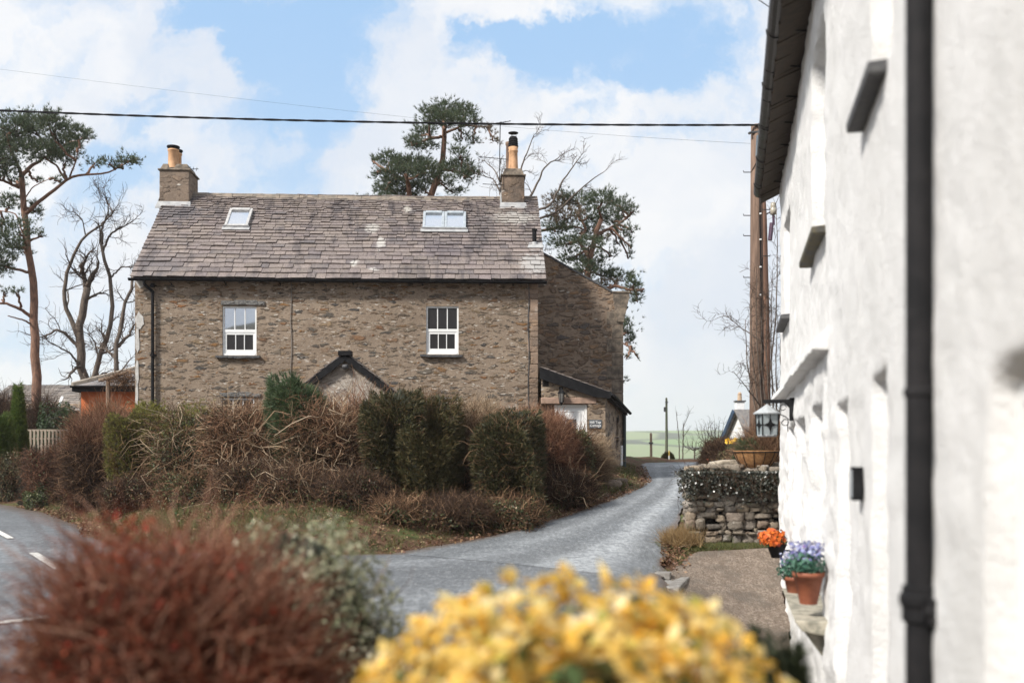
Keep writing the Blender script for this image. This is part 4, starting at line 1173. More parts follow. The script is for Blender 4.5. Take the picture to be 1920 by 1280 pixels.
for k in range(3): mb.box(o0 - CO[0] + 0.01 + .13 * k, o0 - CO[0] + 0.05 + .13 * k, LY + 0.09 - CO[1], LY + 0.118 - CO[1], -0.4, oz - CO[2] - 0.006)
mb.build('shadow_panel', M_BROWNWOOD, cot)
mb = MB(); vx0, vz0, vx1, vz1 = vent
mb.box(vx0 - CO[0], vx1 - CO[0], LY - .012 - CO[1], LY - .002 - CO[1], vz0 - CO[2], vz1 - CO[2])
for k in range(4): mb.box(vx0 - CO[0] + .01, vx1 - CO[0] - .01, LY - .024 - CO[1], LY - .014 - CO[1], vz0 - CO[2] + .015 + .042 * k, vz0 - CO[2] + .035 + .042 * k)
mb.build('vent_grille', M_DARKHOLE, cot)

# carriage lantern over the door
lc = P(1052, 740, LY)
ln = thing('wall_lantern', 'black carriage lantern over the white cottage door', 'lantern', (lc[0], LY - 0.02, lc[2]))
mb = MB(); mb.box(-0.05, 0.05, 0.0, 0.018, 0.0, 0.22); mb.box(-0.02, 0.02, -0.17, 0.0, 0.14, 0.19)
mb.tube([(0, -0.01, 0.02), (0, -0.09, 0.02), (0, -0.13, 0.1), (0, -0.13, 0.15)], 0.012, 6)
mb.build('bracket', M_BLACK, ln)
mb = MB(); c = (0, -0.15, 0)
mb.lathe([(0.02, 0.18), (0.035, 0.13), (0.1, 0.04), (0.1, 0.03), (0.085, 0.03)], c, 6, False)
for k in range(6):
    t = k * math.pi / 3; mb.tube([(c[0] + .085 * math.cos(t), c[1] + .085 * math.sin(t), 0.03), (c[0] + .055 * math.cos(t), c[1] + .055 * math.sin(t), -0.2)], 0.008, 5)
mb.lathe([(0.06, -0.2), (0.062, -0.22), (0.03, -0.24), (0.012, -0.28), (0.0, -0.29)], c, 6, False)
mb.build('cage', M_BLACK, ln)
mb = MB(); mb.lathe([(0.082, 0.028), (0.052, -0.198)], c, 6, False); mb.build('lantern_glass', glass_mat('smoky_glass', (0.1, 0.095, 0.085), 0.15, 0.1), ln)

# slate name plate
s0, s1 = P(1104.5, 802.5, LY), P(1128, 786.5, LY)
sg = thing('house_sign', 'small grey slate name plate reading Hill Top Cottage beside the white door', 'sign', ((s0[0] + s1[0]) / 2, LY - 0.002, (s0[2] + s1[2]) / 2))
hw, hh = (s1[0] - s0[0]) / 2, (s1[2] - s0[2]) / 2
mb = MB(); mb.box(-hw, hw, -0.02, 0.0, -hh, hh); mb.build('plate', plain('sign_slate', (0.075, 0.085, 0.095), (0.1, 0.11, 0.12), 0.6, 10), sg, bevel=0.004)
fc = bpy.data.curves.new('lettering', 'FONT'); fc.body = 'Hill Top\nCottage'; fc.size = hh * 0.8; fc.align_x = 'CENTER'; fc.align_y = 'CENTER'; fc.extrude = 0.002; fc.offset = 0.001; fc.space_line = 0.95
fo = bpy.data.objects.new('lettering_curve', fc); COL.objects.link(fo)
me = bpy.data.meshes.new_from_object(fo.evaluated_get(bpy.context.evaluated_depsgraph_get())); me.name = 'lettering'
bpy.data.objects.remove(fo); me.materials.clear()
fo = link('lettering', me, plain('sign_white', (0.8, 0.8, 0.78), (0.75, 0.75, 0.73), 0.6), sg); fo.location = (0, -0.0225, 0.0); fo.rotation_euler = (R(90), 0, 0)

# ================================================================== the white cottage, in its own axes: y along the wall, x into the house
WA, WT = 0.82, 0.2207                    # wall line X = WA + WT * Y
WR = math.atan(WT); wc, wsn = math.cos(WR), math.sin(WR)
white = thing('white_cottage', 'whitewashed cottage with lumpy walls, black gutter and black downpipe along the drive', 'cottage', (WA, 0, 0), -WR)
YEND = 17.0 / wc


def wy(px, off=0.0):
    """distance along the wall (own axes) of the point seen at column px, off metres out from the wall face"""
    r = (px - 960) / F
    # X = WA + x c + y s ; Y = -x s + y c, with x = -off
    x = -off
    return (WA + x * wc + r * x * wsn) / (r * wc - wsn)


def wp(px, py, off=0.0):
    y = wy(px, off); Yw = off * wsn + y * wc
    return y, EYE + (HZ - py) / F * Yw


def ww(x, y, z): return (WA + x * wc + y * wsn, -x * wsn + y * wc, z)


def wpaint(name, c1, c2):
    m, nt, b = new_mat(name)
    pos = coords(nt)
    n1 = noise(nt, pos, 1.1, 6, 0.65); n2 = noise(nt, coords(nt, (1, 1, 0.45)), 5, 6, 0.7); n3 = noise(nt, pos, 38, 5, 0.7)
    c = mix(nt, mapr(nt, n1, 0.35, 0.7), c1, c2)
    c = mix(nt, mapr(nt, n2, 0.6, 0.76, 0, 0.4), c, (0.6, 0.56, 0.5))
    sz = nd(nt, 'ShaderNodeSeparateXYZ', {0: pos})
    low = mapr(nt, math_(nt, 'ADD', sz.outputs[2], math_(nt, 'MULTIPLY', n2, 0.6)), 0.35, -0.6, 0, 0.5)
    c = mix(nt, low, c, (0.5, 0.49, 0.44))
    st_ = noise(nt, coords(nt, (7, 7, 0.35)), 1.0, 5, 0.7)
    c = mix(nt, mapr(nt, st_, 0.56, 0.74, 0, 0.28), c, (0.5, 0.48, 0.43))
    c = mix(nt, mapr(nt, noise(nt, pos, 26, 6, 0.8), 0.66, 0.74, 0, 0.55), c, (0.42, 0.38, 0.33))
    nt.links.new(c, b.inputs['Base Color']); b.inputs['Roughness'].default_value = 0.8; b.inputs['Specular IOR Level'].default_value = 0.3
    bump(nt, math_(nt, 'ADD', n3, math_(nt, 'MULTIPLY', n2, 1.5)), 1.0, 0.018, b)
    return m


M_WASH = wpaint('white_masonry_paint', (0.76, 0.75, 0.735), (0.69, 0.68, 0.66))
# openings: (near y, far y, sill z, head z)
OPEN = []
def opening(px_near, px_far, z0, z1): OPEN.append((wy(px_near), wy(px_far), z0, z1)); return OPEN[-1]
ua = opening(1672, 1636, 3.70, 5.95); ub = opening(1544, 1521, 3.68, 5.6); uc = opening(1478, 1469, 3.68, 5.2)
d1 = opening(1591, 1567, -1.25, 1.97); d2 = opening(1664, 1637, -1.6, 2.03); n1_ = opening(1985, 1878, 0.35, 1.84)
g1 = opening(1488, 1478, 0.9, 1.98); g2 = opening(1505, 1491, 0.6, 2.02); g3 = opening(1537, 1517, 0.1, 2.05)
ZT = 6.2
ya = np.arange(0.9, YEND + 0.001, 0.04); ya[-1] = YEND; za = np.arange(-2.4, ZT + 0.001, 0.042)
Yg, Zg = np.meshgrid(ya, za)
wy_, wz_ = Yg + 0.06 * vnoise(Yg * 2, Zg * 2, 40), Zg + 0.06 * vnoise(Yg * 2, Zg * 2, 41)
D = 0.011 * vnoise(wy_ * 1.7, wz_ * 2.6, 42) + 0.010 * vnoise(wy_ * 3.6, wz_ * 5.6, 43) + 0.007 * vnoise(wy_ * 8, wz_ * 10, 44) + 0.025 * vnoise(wy_ * 0.35, wz_ * 0.3, 45)
lump = 0.45 + 1.15 * sstep(wy_, 6.0, 10.0)
D = D * (0.6 + 0.8 * sstep(Zg, 3.0, 1.0)) * lump + lump * 0.016 * sstep(vnoise(wy_ * 2.9, wz_ * 4.3, 46), 0.0, 0.5) * sstep(Zg, 3.4, 2.0) + 0.004 * vnoise(wy_ * 12, wz_ * 14, 48)
D = D + 0.05 * sstep(Zg, 1.0, -1.6)                          # a battered foot
ys = wy(1763)
D = D + np.where(Yg < ys - 0.02, 0.035, 0.0) - 0.03 * np.exp(-((Yg - ys) / 0.03) ** 2)
REC0 = 0.2
for (a, b_, c, d) in OPEN:
    REC = 0.09 if a < 4 else REC0
    jit = 0.02 * vnoise(Yg * 5, Zg * 5, 47)
    ins = sstep(Yg + jit, a - 0.02, a + 0.02) * sstep(Yg + jit, b_ + 0.02, b_ - 0.02) * sstep(Zg + jit, c - 0.02, c + 0.02) * sstep(Zg + jit, d + 0.03, d - 0.03)
    D = D * (1 - ins) - REC * ins
# rounded corner at the far end
D = D - 0.1 * sstep(Yg, YEND - 0.12, YEND) ** 2
V = np.stack([-D, Yg, Zg], -1).reshape(-1, 3)
ny, nx = Yg.shape; idx = np.arange(ny * nx).reshape(ny, nx)
Fq = np.stack([idx[:-1, :-1], idx[1:, :-1], idx[1:, 1:], idx[:-1, 1:]], -1).reshape(-1, 4)
np_mesh('wall', V, Fq, M_WASH, white, True)
mb = MB(); W_ = 6.5
mb.prism([(0.1, YEND, -1), (W_, YEND, -1), (W_, YEND, ZT), (W_ / 2, YEND, ZT + 3.0), (0.1, YEND, ZT)], (0, -0.3, 0))
mb.box(W_ - 0.3, W_, 0.9, YEND - 0.3, -2.4, ZT); mb.prism([(0.25, 0.9, -2.4), (W_ - 0.3, 0.9, -2.4), (W_ - 0.3, 0.9, ZT), (W_ / 2, 0.9, ZT + 3), (0.25, 0.9, ZT)], (0, 0.2, 0))
mb.build('gable_wall', M_WASH, white)
# windows and doors set back in the openings
for k, (a, b_, c, d) in enumerate(OPEN):
    mb = MB(); x = (0.09 if a < 4 else REC0) - 0.05; t = 0.06
    isdoor = c < -1
    mb.box(x, x + .045, a + .02, a + .02 + t, c + .02, d - .02); mb.box(x, x + .045, b_ - .02 - t, b_ - .02, c + .02, d - .02)
    mb.box(x, x + .045, a + .02 + t, b_ - .02 - t, d - .02 - t, d - .02); mb.box(x, x + .045, a + .02 + t, b_ - .02 - t, c + .02, c + .02 + t)
    if isdoor:
        for j in range(4):
            w0 = a + .02 + t + .004 + (b_ - a - .04 - 2 * t - .008) * j / 4; w1 = a + .02 + t + .004 + (b_ - a - .04 - 2 * t - .008) * (j + 1) / 4 - .006
            mb.box(x + .012, x + .04, w0, w1, c + .02 + t, d - .02 - t - .004)
        o = mb.build('door', plain('white_door_paint', (0.8, 0.8, 0.78), (0.75, 0.75, 0.73), 0.4), white)
    else:
        m_ = (a + b_) / 2; mb.box(x + .003, x + .042, m_ - .02, m_ + .02, c + .02 + t, d - .02 - t)
        o = mb.build('window', M_WHITEUPVC, white)
        mb = MB(); mb.box(x + .02, x + .028, a + .02 + t - .002, b_ - .02 - t + .002, c + .02 + t - .002, d - .02 - t + .002); mb.build('pane', M_GLASS_LOW, o)
# slate sills under the upper windows
M_SILL = plain('mossy_slate', (0.05, 0.048, 0.042), (0.12, 0.1, 0.055), 0.8, 9, 0.015)
for (a, b_, c, d), mat in ((ua, M_DARKSLATE), (ub, M_SILL), (uc, M_DARKSLATE)):
    rg = np.random.default_rng(int(a * 10)); mb = MB()
    e0, e1 = a + (0.12 if a < 9 else 0.0), b_ + (0.42 if a < 9 else 0.3)
    mb.hexa([(-0.1, e0, c - .085), (0.12, e0, c - .085), (0.12, e1, c - .085), (-0.1, e1, c - .085)], [(-0.105, e0, c - .02), (0.12, e0, c + 0.0), (0.12, e1, c + 0.0), (-0.105, e1, c - .02)])
    mb.build('sill', mat, white, bevel=0.012)
# drip course over the ground floor
mb = MB(); rg = np.random.default_rng(3); y0, y1 = wy(1541, 0.05), YEND - 0.25; y = y0
while y < y1:
    l = min(rg.uniform(0.3, 0.7), y1 - y); h_ = rg.uniform(-.012, .012); o_ = rg.uniform(-.015, .015)
    mb.hexa([(-0.135 + o_, y, 2.52 + h_), (0.05, y, 2.5), (0.05, y + l - .006, 2.5), (-0.135 + o_, y + l - .006, 2.52 + h_)], [(-0.125 + o_, y, 2.6 + h_), (0.05, y, 2.74), (0.05, y + l - .006, 2.74), (-0.125 + o_, y + l - .006, 2.6 + h_)])
    y += l
mb.build('drip_course', M_WASH, white, bevel=0.015)
# eaves: rafters, slates seen from below, gutter
mb = MB(); rg = np.random.default_rng(8)
rs = 3.0 / (W_ / 2)
ex = -0.36
upv = unit(np.array([1, 0, rs])); Ls = math.hypot(W_ / 2 - ex, (W_ / 2 - ex) * rs)
slates(mb, (ex, YEND + 0.16, ZT - 0.04 + ex * rs + 0.28), (0, -1, 0), upv, YEND - 0.7, Ls, rg, 0.3, 0.2, 0.4, 0.3)
slates(mb, (W_ + 0.36, 0.86, ZT - 0.04 + ex * rs + 0.28), (0, 1, 0), (-upv[0], 0, upv[2]), YEND - 0.7, Ls, rg, 0.4, 0.3, 0.5, 0.4)
mb.build('roof', M_SLATE, white)
M_EAVE = plain('dark_eaves_timber', (0.045, 0.034, 0.026), (0.085, 0.065, 0.048), 0.9, 4, 0.01, aniso=(3, 8, 3))
mb = MB(); y = 1.0
while y < YEND + 0.1:
    mb.prism([(ex + 0.04, y, ZT + ex * rs + 0.2), (0.15, y, ZT - 0.05 + 0.12), (0.15, y, ZT + 0.3), (ex + 0.04, y, ZT + ex * rs + 0.26)], (0, 0.09, 0))
    l = rg.uniform(0.25, 0.5)
    mb.prism([(ex + 0.05, y + .095, ZT + ex * rs + 0.215 + rg.uniform(-.03, .01)), (0.12, y + .095, ZT + 0.07 + rg.uniform(-.04, .02)), (0.12, y + .095, ZT + 0.28), (ex + 0.05, y + .095, ZT + ex * rs + 0.255)], (0, 0.4, 0))
    y += 0.5
mb.build('eaves', M_EAVE, white)
M_GUTTER = plain('weathered_black_gutter', (0.02, 0.02, 0.022), (0.05, 0.045, 0.042), 0.45, 5, 0.006)
mb = MB(); gxx, gzz = -0.33, ZT + 0.0
half_gutter(mb, (gxx, 0.9, gzz), (gxx, YEND + 0.3, gzz), 0.1)
for y in np.arange(1.6, YEND + 0.2, 1.55):
    half_gutter(mb, (gxx, y, gzz), (gxx, y + 0.07, gzz), 0.112)
mb.lathe([(0.02, -0.08), (0.06, -0.075), (0.075, -0.03), (0.07, 0.0)], (gxx, YEND + 0.28, gzz), 12)
gt = mb.build('gutter', M_GUTTER, white)
mb = MB()
for y in np.arange(1.9, YEND + 0.2, 1.0): mb.tube([(gxx - .09, y, gzz + .02), (gxx - .07, y, gzz - .07), (gxx, y, gzz - .1), (gxx + .09, y, gzz - .02), (0.02, y, gzz - .06)], 0.011, 5)
mb.build('gutter_bracket', M_BLACK, gt)
# downpipe with its eared collar
py_ = wy(1724, 0.085); mb = MB()
mb.tube([(gxx, py_, gzz - .06), (gxx + .02, py_, gzz - .2), (-0.085, py_, gzz - .42), (-0.085, py_, gzz - .6), (-0.085, py_, -2.2)], 0.052, 16)
zc = EYE + (HZ - 1140) / F * (py_ * wc)
mb.lathe([(0.053, -0.06), (0.066, -0.05), (0.066, 0.0), (0.076, 0.02), (0.076, 0.05), (0.066, 0.06), (0.066, 0.085), (0.053, 0.09)], (-0.085, py_, zc), 16)
mb.box(-0.07, 0.02, py_ - 0.115, py_ + 0.115, zc - 0.05, zc + 0.045); mb.tube([(-0.085, py_ - .1, zc), (-0.03, py_ - .1, zc)], 0.022, 8); mb.tube([(-0.085, py_ + .1, zc), (-0.03, py_ + .1, zc)], 0.022, 8)
z2 = EYE + (HZ - 735) / F * (py_ * wc); mb.lathe([(0.053, -0.02), (0.06, -0.012), (0.06, 0.012), (0.053, 0.02)], (-0.085, py_, z2), 16)
mb.build('downpipe', plain('glossy_black_pipe', (0.014, 0.014, 0.015), (0.022, 0.021, 0.022), 0.55, 6, 0.003, spec=0.08), white)

# house number plate: a dark block on the wall by the door
y, z = wp(1597, 906, 0.06)
pl_ = thing('door_plaque', 'dark slate plaque with a pale face on the white wall', 'plaque', ww(0.0, y, z), -WR)
mb = MB(); mb.box(-0.062, 0.0, -0.07, 0.07, -0.105, 0.105); mb.build('block', M_BLACK, pl_, bevel=0.006)
mb = MB(); mb.box(-0.066, -0.058, -0.055, 0.055, -0.085, 0.085); mb.build('face', plain('plaque_face', (0.36, 0.38, 0.4), (0.28, 0.3, 0.32), 0.6), pl_)

# lantern on its scrolled bracket
y, z = wp(1478, 765, 0.05)
L0 = ww(0, y, z)
la = thing('wall_lantern', 'white-roofed lantern with leaded panes on a black scrolled bracket at the white cottage corner', 'lantern', L0, -WR)
arm = 0.33
zt = 0.1
mb = MB(); mb.box(-0.035, 0.03, -0.035, 0.035, -0.17, 0.14); mb.box(-arm - 0.05, -0.034, -0.022, 0.022, zt - 0.03, zt + 0.02)
mb.prism([(-0.034, -0.02, zt - 0.03), (-0.1, -0.02, zt - 0.03), (-0.034, -0.02, zt - 0.1)], (0, 0.04, 0))
def scroll(cx_, cz_, r, a0, a1): mb.tube([(cx_ + r * (1 - 0.25 * k / 16) * math.cos(a0 + (a1 - a0) * k / 16), 0, cz_ + r * (1 - 0.25 * k / 16) * math.sin(a0 + (a1 - a0) * k / 16)) for k in range(17)], 0.006, 5)
scroll(-0.12, zt - 0.09, 0.045, 0, 6); scroll(-0.09, zt - 0.29, 0.05, 3, 9.4); mb.tube([(-0.04, 0, -0.16), (-0.08, 0, -0.12), (-0.16, 0, -0.08), (-0.19, 0, -0.02)], 0.007, 5)
mb.tube([(-0.05, 0, -0.17), (-0.06, 0, -0.25), (-0.055, 0, -0.32)], 0.007, 5)
mb.build('bracket', M_BLACK, la)
lx0 = -arm; lz = zt - 0.08
M_LGREY = plain('pale_grey_metal', (0.42, 0.44, 0.45), (0.32, 0.34, 0.35), 0.4, 12)
mb = MB(); mb.tube([(lx0, 0, zt - 0.03), (lx0, 0, zt - 0.07)], 0.014, 8)
mb.lathe([(0.02, 0.03), (0.06, 0.0), (0.185, -0.085), (0.18, -0.1)], (lx0, 0, lz), 8); mb.lathe([(0.12, -0.405), (0.13, -0.39), (0.13, -0.38)], (lx0, 0, lz), 8)
rf = mb.build('lantern_roof', M_LGREY, la)
mb = MB()
for k in range(4):
    t = k * math.pi / 2 + math.pi / 4 + 0.35; mb.tube([(lx0 + .165 * math.cos(t), .165 * math.sin(t), lz - .1), (lx0 + .15 * math.cos(t), .15 * math.sin(t), lz - .39)], 0.009, 5)
for k in range(4):
    t = k * math.pi / 2 + 0.35; n = np.array([math.cos(t), math.sin(t), 0]); s_ = np.array([-math.sin(t), math.cos(t), 0]); c0 = np.array([lx0, 0, lz - .245]) + n * 0.116
    mb.tube([c0 - s_ * .11, c0 + s_ * .11], 0.005, 4); mb.tube([c0 + (0, 0, .14), c0 - (0, 0, .14)], 0.005, 4)
    star = []
    for j in range(8):
        r_ = 0.085 if j % 2 == 0 else 0.034; a_ = j * math.pi / 4; star.append(c0 + s_ * r_ * math.cos(a_) + np.array([0, 0, 1]) * r_ * math.sin(a_) * 1.2)
    mb.prism(star, n * 0.004)
mb.build('cage', M_BLACK, la)
mb = MB()
bt = [(lx0 + .145 * math.cos(k * math.pi / 2 + math.pi / 4 + .35), .145 * math.sin(k * math.pi / 2 + math.pi / 4 + .35), lz - .385) for k in range(4)]; tp = [(lx0 + .158 * math.cos(k * math.pi / 2 + math.pi / 4 + .35), .158 * math.sin(k * math.pi / 2 + math.pi / 4 + .35), lz - .1) for k in range(4)]
mb.hexa(bt, tp); mb.build('pane', plain('milky_glass', (0.3, 0.33, 0.34), (0.24, 0.28, 0.29), 0.15, 5), la)

# ------------------------------------------------------------------ flower pots on and by the cottage
M_TERRA = plain('terracotta', (0.27, 0.085, 0.04), (0.2, 0.06, 0.03), 0.65, 9, 0.004)
def blob_leaves(rg, c, r, n, size, zs=1.0, aspect=0.5):
    d = unit(rg.normal(0, 1, (n, 3))); p = np.array(c) + d * np.array([r, r, r * zs]) * rg.uniform(0.4, 1.0, (n, 1))
    return leaves(rg, p, d, size, aspect)
M_LAVL = leaf_mat('grey_green_leaf', [(0, (0.05, 0.14, 0.10)), (0.5, (0.09, 0.22, 0.15)), (1, (0.16, 0.3, 0.22))])
M_LAVF = leaf_mat('lavender_flower', [(0, (0.16, 0.14, 0.36)), (0.5, (0.3, 0.33, 0.55)), (0.8, (0.42, 0.46, 0.62)), (1, (0.2, 0.07, 0.24))], 0.2)
for (px, label, sd_) in ((1494, 'terracotta pot with purple and teal plants, nearer the cottage corner', 4), (1516, 'terracotta pot of lavender flowers with a wide rim, nearer the downpipe', 5)):
    y, zt0 = wp(px, 1071 if px > 1500 else 1078, 0.13); zb0 = 0.0
    zt0 = EYE + (HZ - (1072 if px > 1500 else 1080)) / F * (y * wc); zb0 = EYE + (HZ - (1132 if px > 1500 else 1130)) / F * (y * wc)
    pt = thing('flower_pot', label, 'flower pot', ww(-0.13, y, zb0), -WR, 'terracotta pots on the white cottage sill')
    h = zt0 - zb0; mb = MB()
    mb.lathe([(0.075, 0), (0.125, h * 0.84), (0.14, h * 0.85), (0.145, h), (0.125, h), (0.12, h * 0.9)], (0, 0, 0), 20, False); mb.lathe([(0.0, h * 0.9), (0.122, h * 0.9)], (0, 0, 0), 20, False)
    mb.lathe([(0.0, 0.002), (0.075, 0.002)], (0, 0, 0), 20, False)
    mb.build('pot', M_TERRA, pt, True)
    rg = np.random.default_rng(sd_)
    V, Fq = blob_leaves(rg, (-0.02, 0, h + 0.07), 0.2, 380, 0.06, 0.65, 0.42); np_mesh('foliage', V, Fq, M_LAVL, pt)
    n = 260; a = rg.uniform(0, 6.28, n); rr = np.sqrt(rg.uniform(0, 1, n)) * 0.17; hz = rg.uniform(0.12, 0.26, n)
    p = np.stack([rr * np.cos(a), rr * np.sin(a), h + hz], 1); V, Fq = leaves(rg, p, unit(p - np.array([0, 0, h - .1])), 0.038, 0.8); np_mesh('flowers', V, Fq, M_LAVF, pt)
# the stone bracket they stand on
y0, y1 = 8.85, 11.05; zb0 = EYE + (HZ - 1131) / F * (wy(1505, .13) * wc)
mb = MB(); mb.hexa([(-0.2, y0, zb0 - .11), (0.1, y0, zb0 - .16), (0.1, y1, zb0 - .16), (-0.2, y1, zb0 - .11)], [(-0.27, y0, zb0 - .012), (0.1, y0, zb0 - .012), (0.1, y1, zb0 - .012), (-0.27, y1, zb0 - .012)])
for yy in (y0 + .2, y1 - .4): mb.hexa([(-0.02, yy, zb0 - .35), (0.1, yy, zb0 - .35), (0.1, yy + .16, zb0 - .35), (-0.02, yy + .16, zb0 - .35)], [(-0.18, yy, zb0 - .13), (0.1, yy, zb0 - .13), (0.1, yy + .16, zb0 - .13), (-0.18, yy + .16, zb0 - .13)])
mb.build('pot_shelf', plain('lichened_stone', (0.42, 0.38, 0.3), (0.2, 0.19, 0.15), 0.9, 9, 0.02), white, bevel=0.015)
# black pot of orange pansies on the wall
y, zb0 = wp(1459, 1045, 0.18); zt0 = EYE + (HZ - 1020) / F * (y * wc)
pt = thing('flower_pot', 'black wall pot of orange and red flowers at the foot of the white cottage corner', 'flower pot', ww(-0.2, y, zb0), -WR)
h = zt0 - zb0; mb = MB(); mb.lathe([(0.0, 0.0), (0.07, 0.0), (0.13, h * .9), (0.14, h * .92), (0.145, h), (0.12, h), (0.11, h * .9)], (0, 0, 0), 18, False); mb.lathe([(0, h * .88), (0.125, h * .88)], (0, 0, 0), 18, False)
mb.box(0.05, 0.21, -0.02, 0.02, h * .5, h * .6); mb.build('pot', M_BLACK, pt, True)
rg = np.random.default_rng(9)
V, Fq = blob_leaves(rg, (-0.04, 0, h + .05), 0.19, 240, 0.06, 0.6); np_mesh('foliage', V, Fq, leaf_mat('pansy_leaf', [(0, (0.03, 0.07, 0.02)), (1, (0.07, 0.13, 0.04))]), pt)
d = unit(rg.normal(0, 1, (46, 3)) + np.array([-0.3, -0.5, 0.3])); p = np.array([-0.05, 0, h + .07]) + d * np.array([0.17, 0.17, 0.11])
parts = []
for k in range(5):
    o_ = rg.normal(0, 0.02, p.shape); parts.append(leaves(rg, p + o_, d, 0.06, 0.95, 0.25))
V, Fq = cat_mesh(parts); np_mesh('flowers', V, Fq, leaf_mat('orange_petal', [(0, (0.55, 0.1, 0.02)), (0.5, (0.75, 0.2, 0.03)), (0.8, (0.7, 0.14, 0.02)), (1, (0.2, 0.02, 0.03))], 0.2), pt)

# ================================================================== dry-stone wall across the end of the drive
WALLY = 17.45
wx0, wx1 = P(1291, 1000, WALLY)[0], 6.6
drw = thing('dry_stone_wall', 'dry-stone wall of rounded grey-brown boulders across the end of the drive', 'wall', (4.5, WALLY, 0))
m, nt, b = new_mat('field_stone')
g = nt.nodes.new('ShaderNodeNewGeometry'); pos = coords(nt)
c = ramp(nt, g.outputs['Random Per Island'], [(0, (0.16, 0.145, 0.13)), (0.2, (0.28, 0.235, 0.18)), (0.45, (0.22, 0.195, 0.17)), (0.65, (0.34, 0.28, 0.21)), (0.85, (0.25, 0.19, 0.145)), (1, (0.38, 0.35, 0.31))])
n1 = noise(nt, pos, 7, 6, 0.7); n2 = noise(nt, pos, 30, 5, 0.75)
c = mix(nt, mapr(nt, n2, 0.35, 0.7, 0, 0.6), c, mix(nt, 1, c, (0.4, 0.38, 0.36), 'MULTIPLY'))
c = mix(nt, mapr(nt, n1, 0.6, 0.72, 0, 0.7), c, (0.4, 0.385, 0.34)); c = mix(nt, mapr(nt, noise(nt, pos, 4, 5), 0.6, 0.72, 0, 0.6), c, (0.09, 0.1, 0.045))
nt.links.new(c, b.inputs['Base Color']); b.inputs['Roughness'].default_value = 0.9; b.inputs['Specular IOR Level'].default_value = 0.25
bump(nt, math_(nt, 'ADD', n1, math_(nt, 'MULTIPLY', n2, 0.6)), 1.0, 0.03, b); M_FIELD = m
rg = np.random.default_rng(17); mb = MB(); DO = np.array([4.5, WALLY, 0])
def stone_run(pa, pb, z0, z1):
    pa, pb = np.array(pa, float), np.array(pb, float); L = np.linalg.norm(pb - pa); d = (pb - pa) / L; n = np.array([d[1], -d[0]]); rot = math.atan2(d[1], d[0])
    z = z0
    while z < z1:
        hrow = rg.uniform(0.075, 0.16) if z > z0 + 0.3 else rg.uniform(0.12, 0.2)
        x = -rg.uniform(0, .06)
        while x < L:
            wd = rg.uniform(0.09, 0.31) * (1.15 if hrow > .14 else 0.9); hh = hrow * rg.uniform(0.72, 1.25)
            if rg.uniform() < 0.15: hh *= 0.6
            p = pa + d * (x + wd / 2) + n * rg.uniform(-0.05, 0.07)
            mb.stone((p[0] - DO[0], p[1] - DO[1], z + hrow / 2 + rg.uniform(-.03, .03)), wd * 1.03, 0.36, hh * 1.06, rg, 0.2, rot + rg.uniform(-.15, .15))
            if rg.uniform() < .55: mb.stone((p[0] + d[0] * wd * .5 - DO[0], p[1] + d[1] * wd * .5 + .03 - DO[1], z + hrow * rg.choice([.05, .95])), rg.uniform(.06, .13), .3, rg.uniform(.04, .07), rg, .2, rot)
            x += wd * 0.97
        z += hrow * 0.95
stone_run((wx0 + 0.0, WALLY + .1), (wx1, WALLY + .1), -0.12, 1.3)
stone_run((wx0 + 1.0, 21.2), (wx0 + 0.2, WALLY + .3), 0.0, 1.1)
core = MB(); core.box(wx0 + .2 - DO[0], wx1 - DO[0], .12, .5, -.4, 1.22); 
mb.build('stones', M_FIELD, drw, True)
core.build('shaded_hearting', M_DARKHOLE, drw)  # core box coloured near-black for the shade in the gaps between stones
# loose flat stones on top
for k, (px, py, wd, hh, dz, lab) in enumerate(((1366, 876, .62, .12, 0, 'broad flat stone lowest in the heap on the dry-stone wall'), (1352, 868, .42, .1, 0, 'thin pale slab tipped at the end of the heap on the wall'), (1370, 866, .5, .09, 0.01, 'long slab topmost in the heap on the dry-stone wall'),
                                              (1397, 872, .34, .17, 0, 'upright rounded pale stone beside the hanging basket on the wall'), (1448, 872, .42, .1, 0, 'flat stone on the wall behind the basket by the white cottage'))):
    p = P(px, py, 18.05); st = MB(); st.stone((0, 0, 0), wd, .36, hh, np.random.default_rng(40 + k), .14, rnd.uniform(-.3, .3))
    o = st.build('loose_stone', plain('pale_lichened_stone', (0.42, 0.36, 0.28), (0.27, 0.23, 0.18), .9, 9, .03), None, True); o.location = p; o.rotation_euler = (0, rnd.uniform(-.15, .15), 0)
    tag(o, lab, 'stone', 'loose stones on the wall top')

# coir-lined basket
bc = P(1417, 846, 17.75); hb = (883 - 846) / F * 17.75; rb = 41.5 / F * 17.75
bk = thing('hanging_basket', 'wide coir-lined wire basket, empty, above the stone wall by the white cottage', 'basket', (bc[0], bc[1], bc[2] - hb))
prof = [(0.0, 0.0), (rb * .35, 0.008), (rb * .62, hb * .22), (rb * .84, hb * .55), (rb * .97, hb * .88), (rb, hb), (rb * 1.0, hb * 1.04), (rb * .9, hb * 1.02), (rb * .8, hb * .6), (0, hb * .3)]
mb = MB(); mb.lathe(prof, (0, 0, 0), 40, False)
mb.build('liner', plain('coir', (0.33, 0.17, 0.065), (0.22, 0.105, 0.04), .95, 24, .03, detail=8), bk, True)
mb = MB()
for k in range(12):
    t = k * math.pi / 6 + 0.2; mb.tube([(r_ * 1.02 * math.cos(t), r_ * 1.02 * math.sin(t), z_ - .002) for r_, z_ in prof[1:6]], 0.006, 5)
mb.tube([(rb * 1.02 * math.cos(k * math.pi / 15), rb * 1.02 * math.sin(k * math.pi / 15), hb * .96) for k in range(31)], 0.008, 5)
mb.build('wire_frame', M_BLACK, bk)

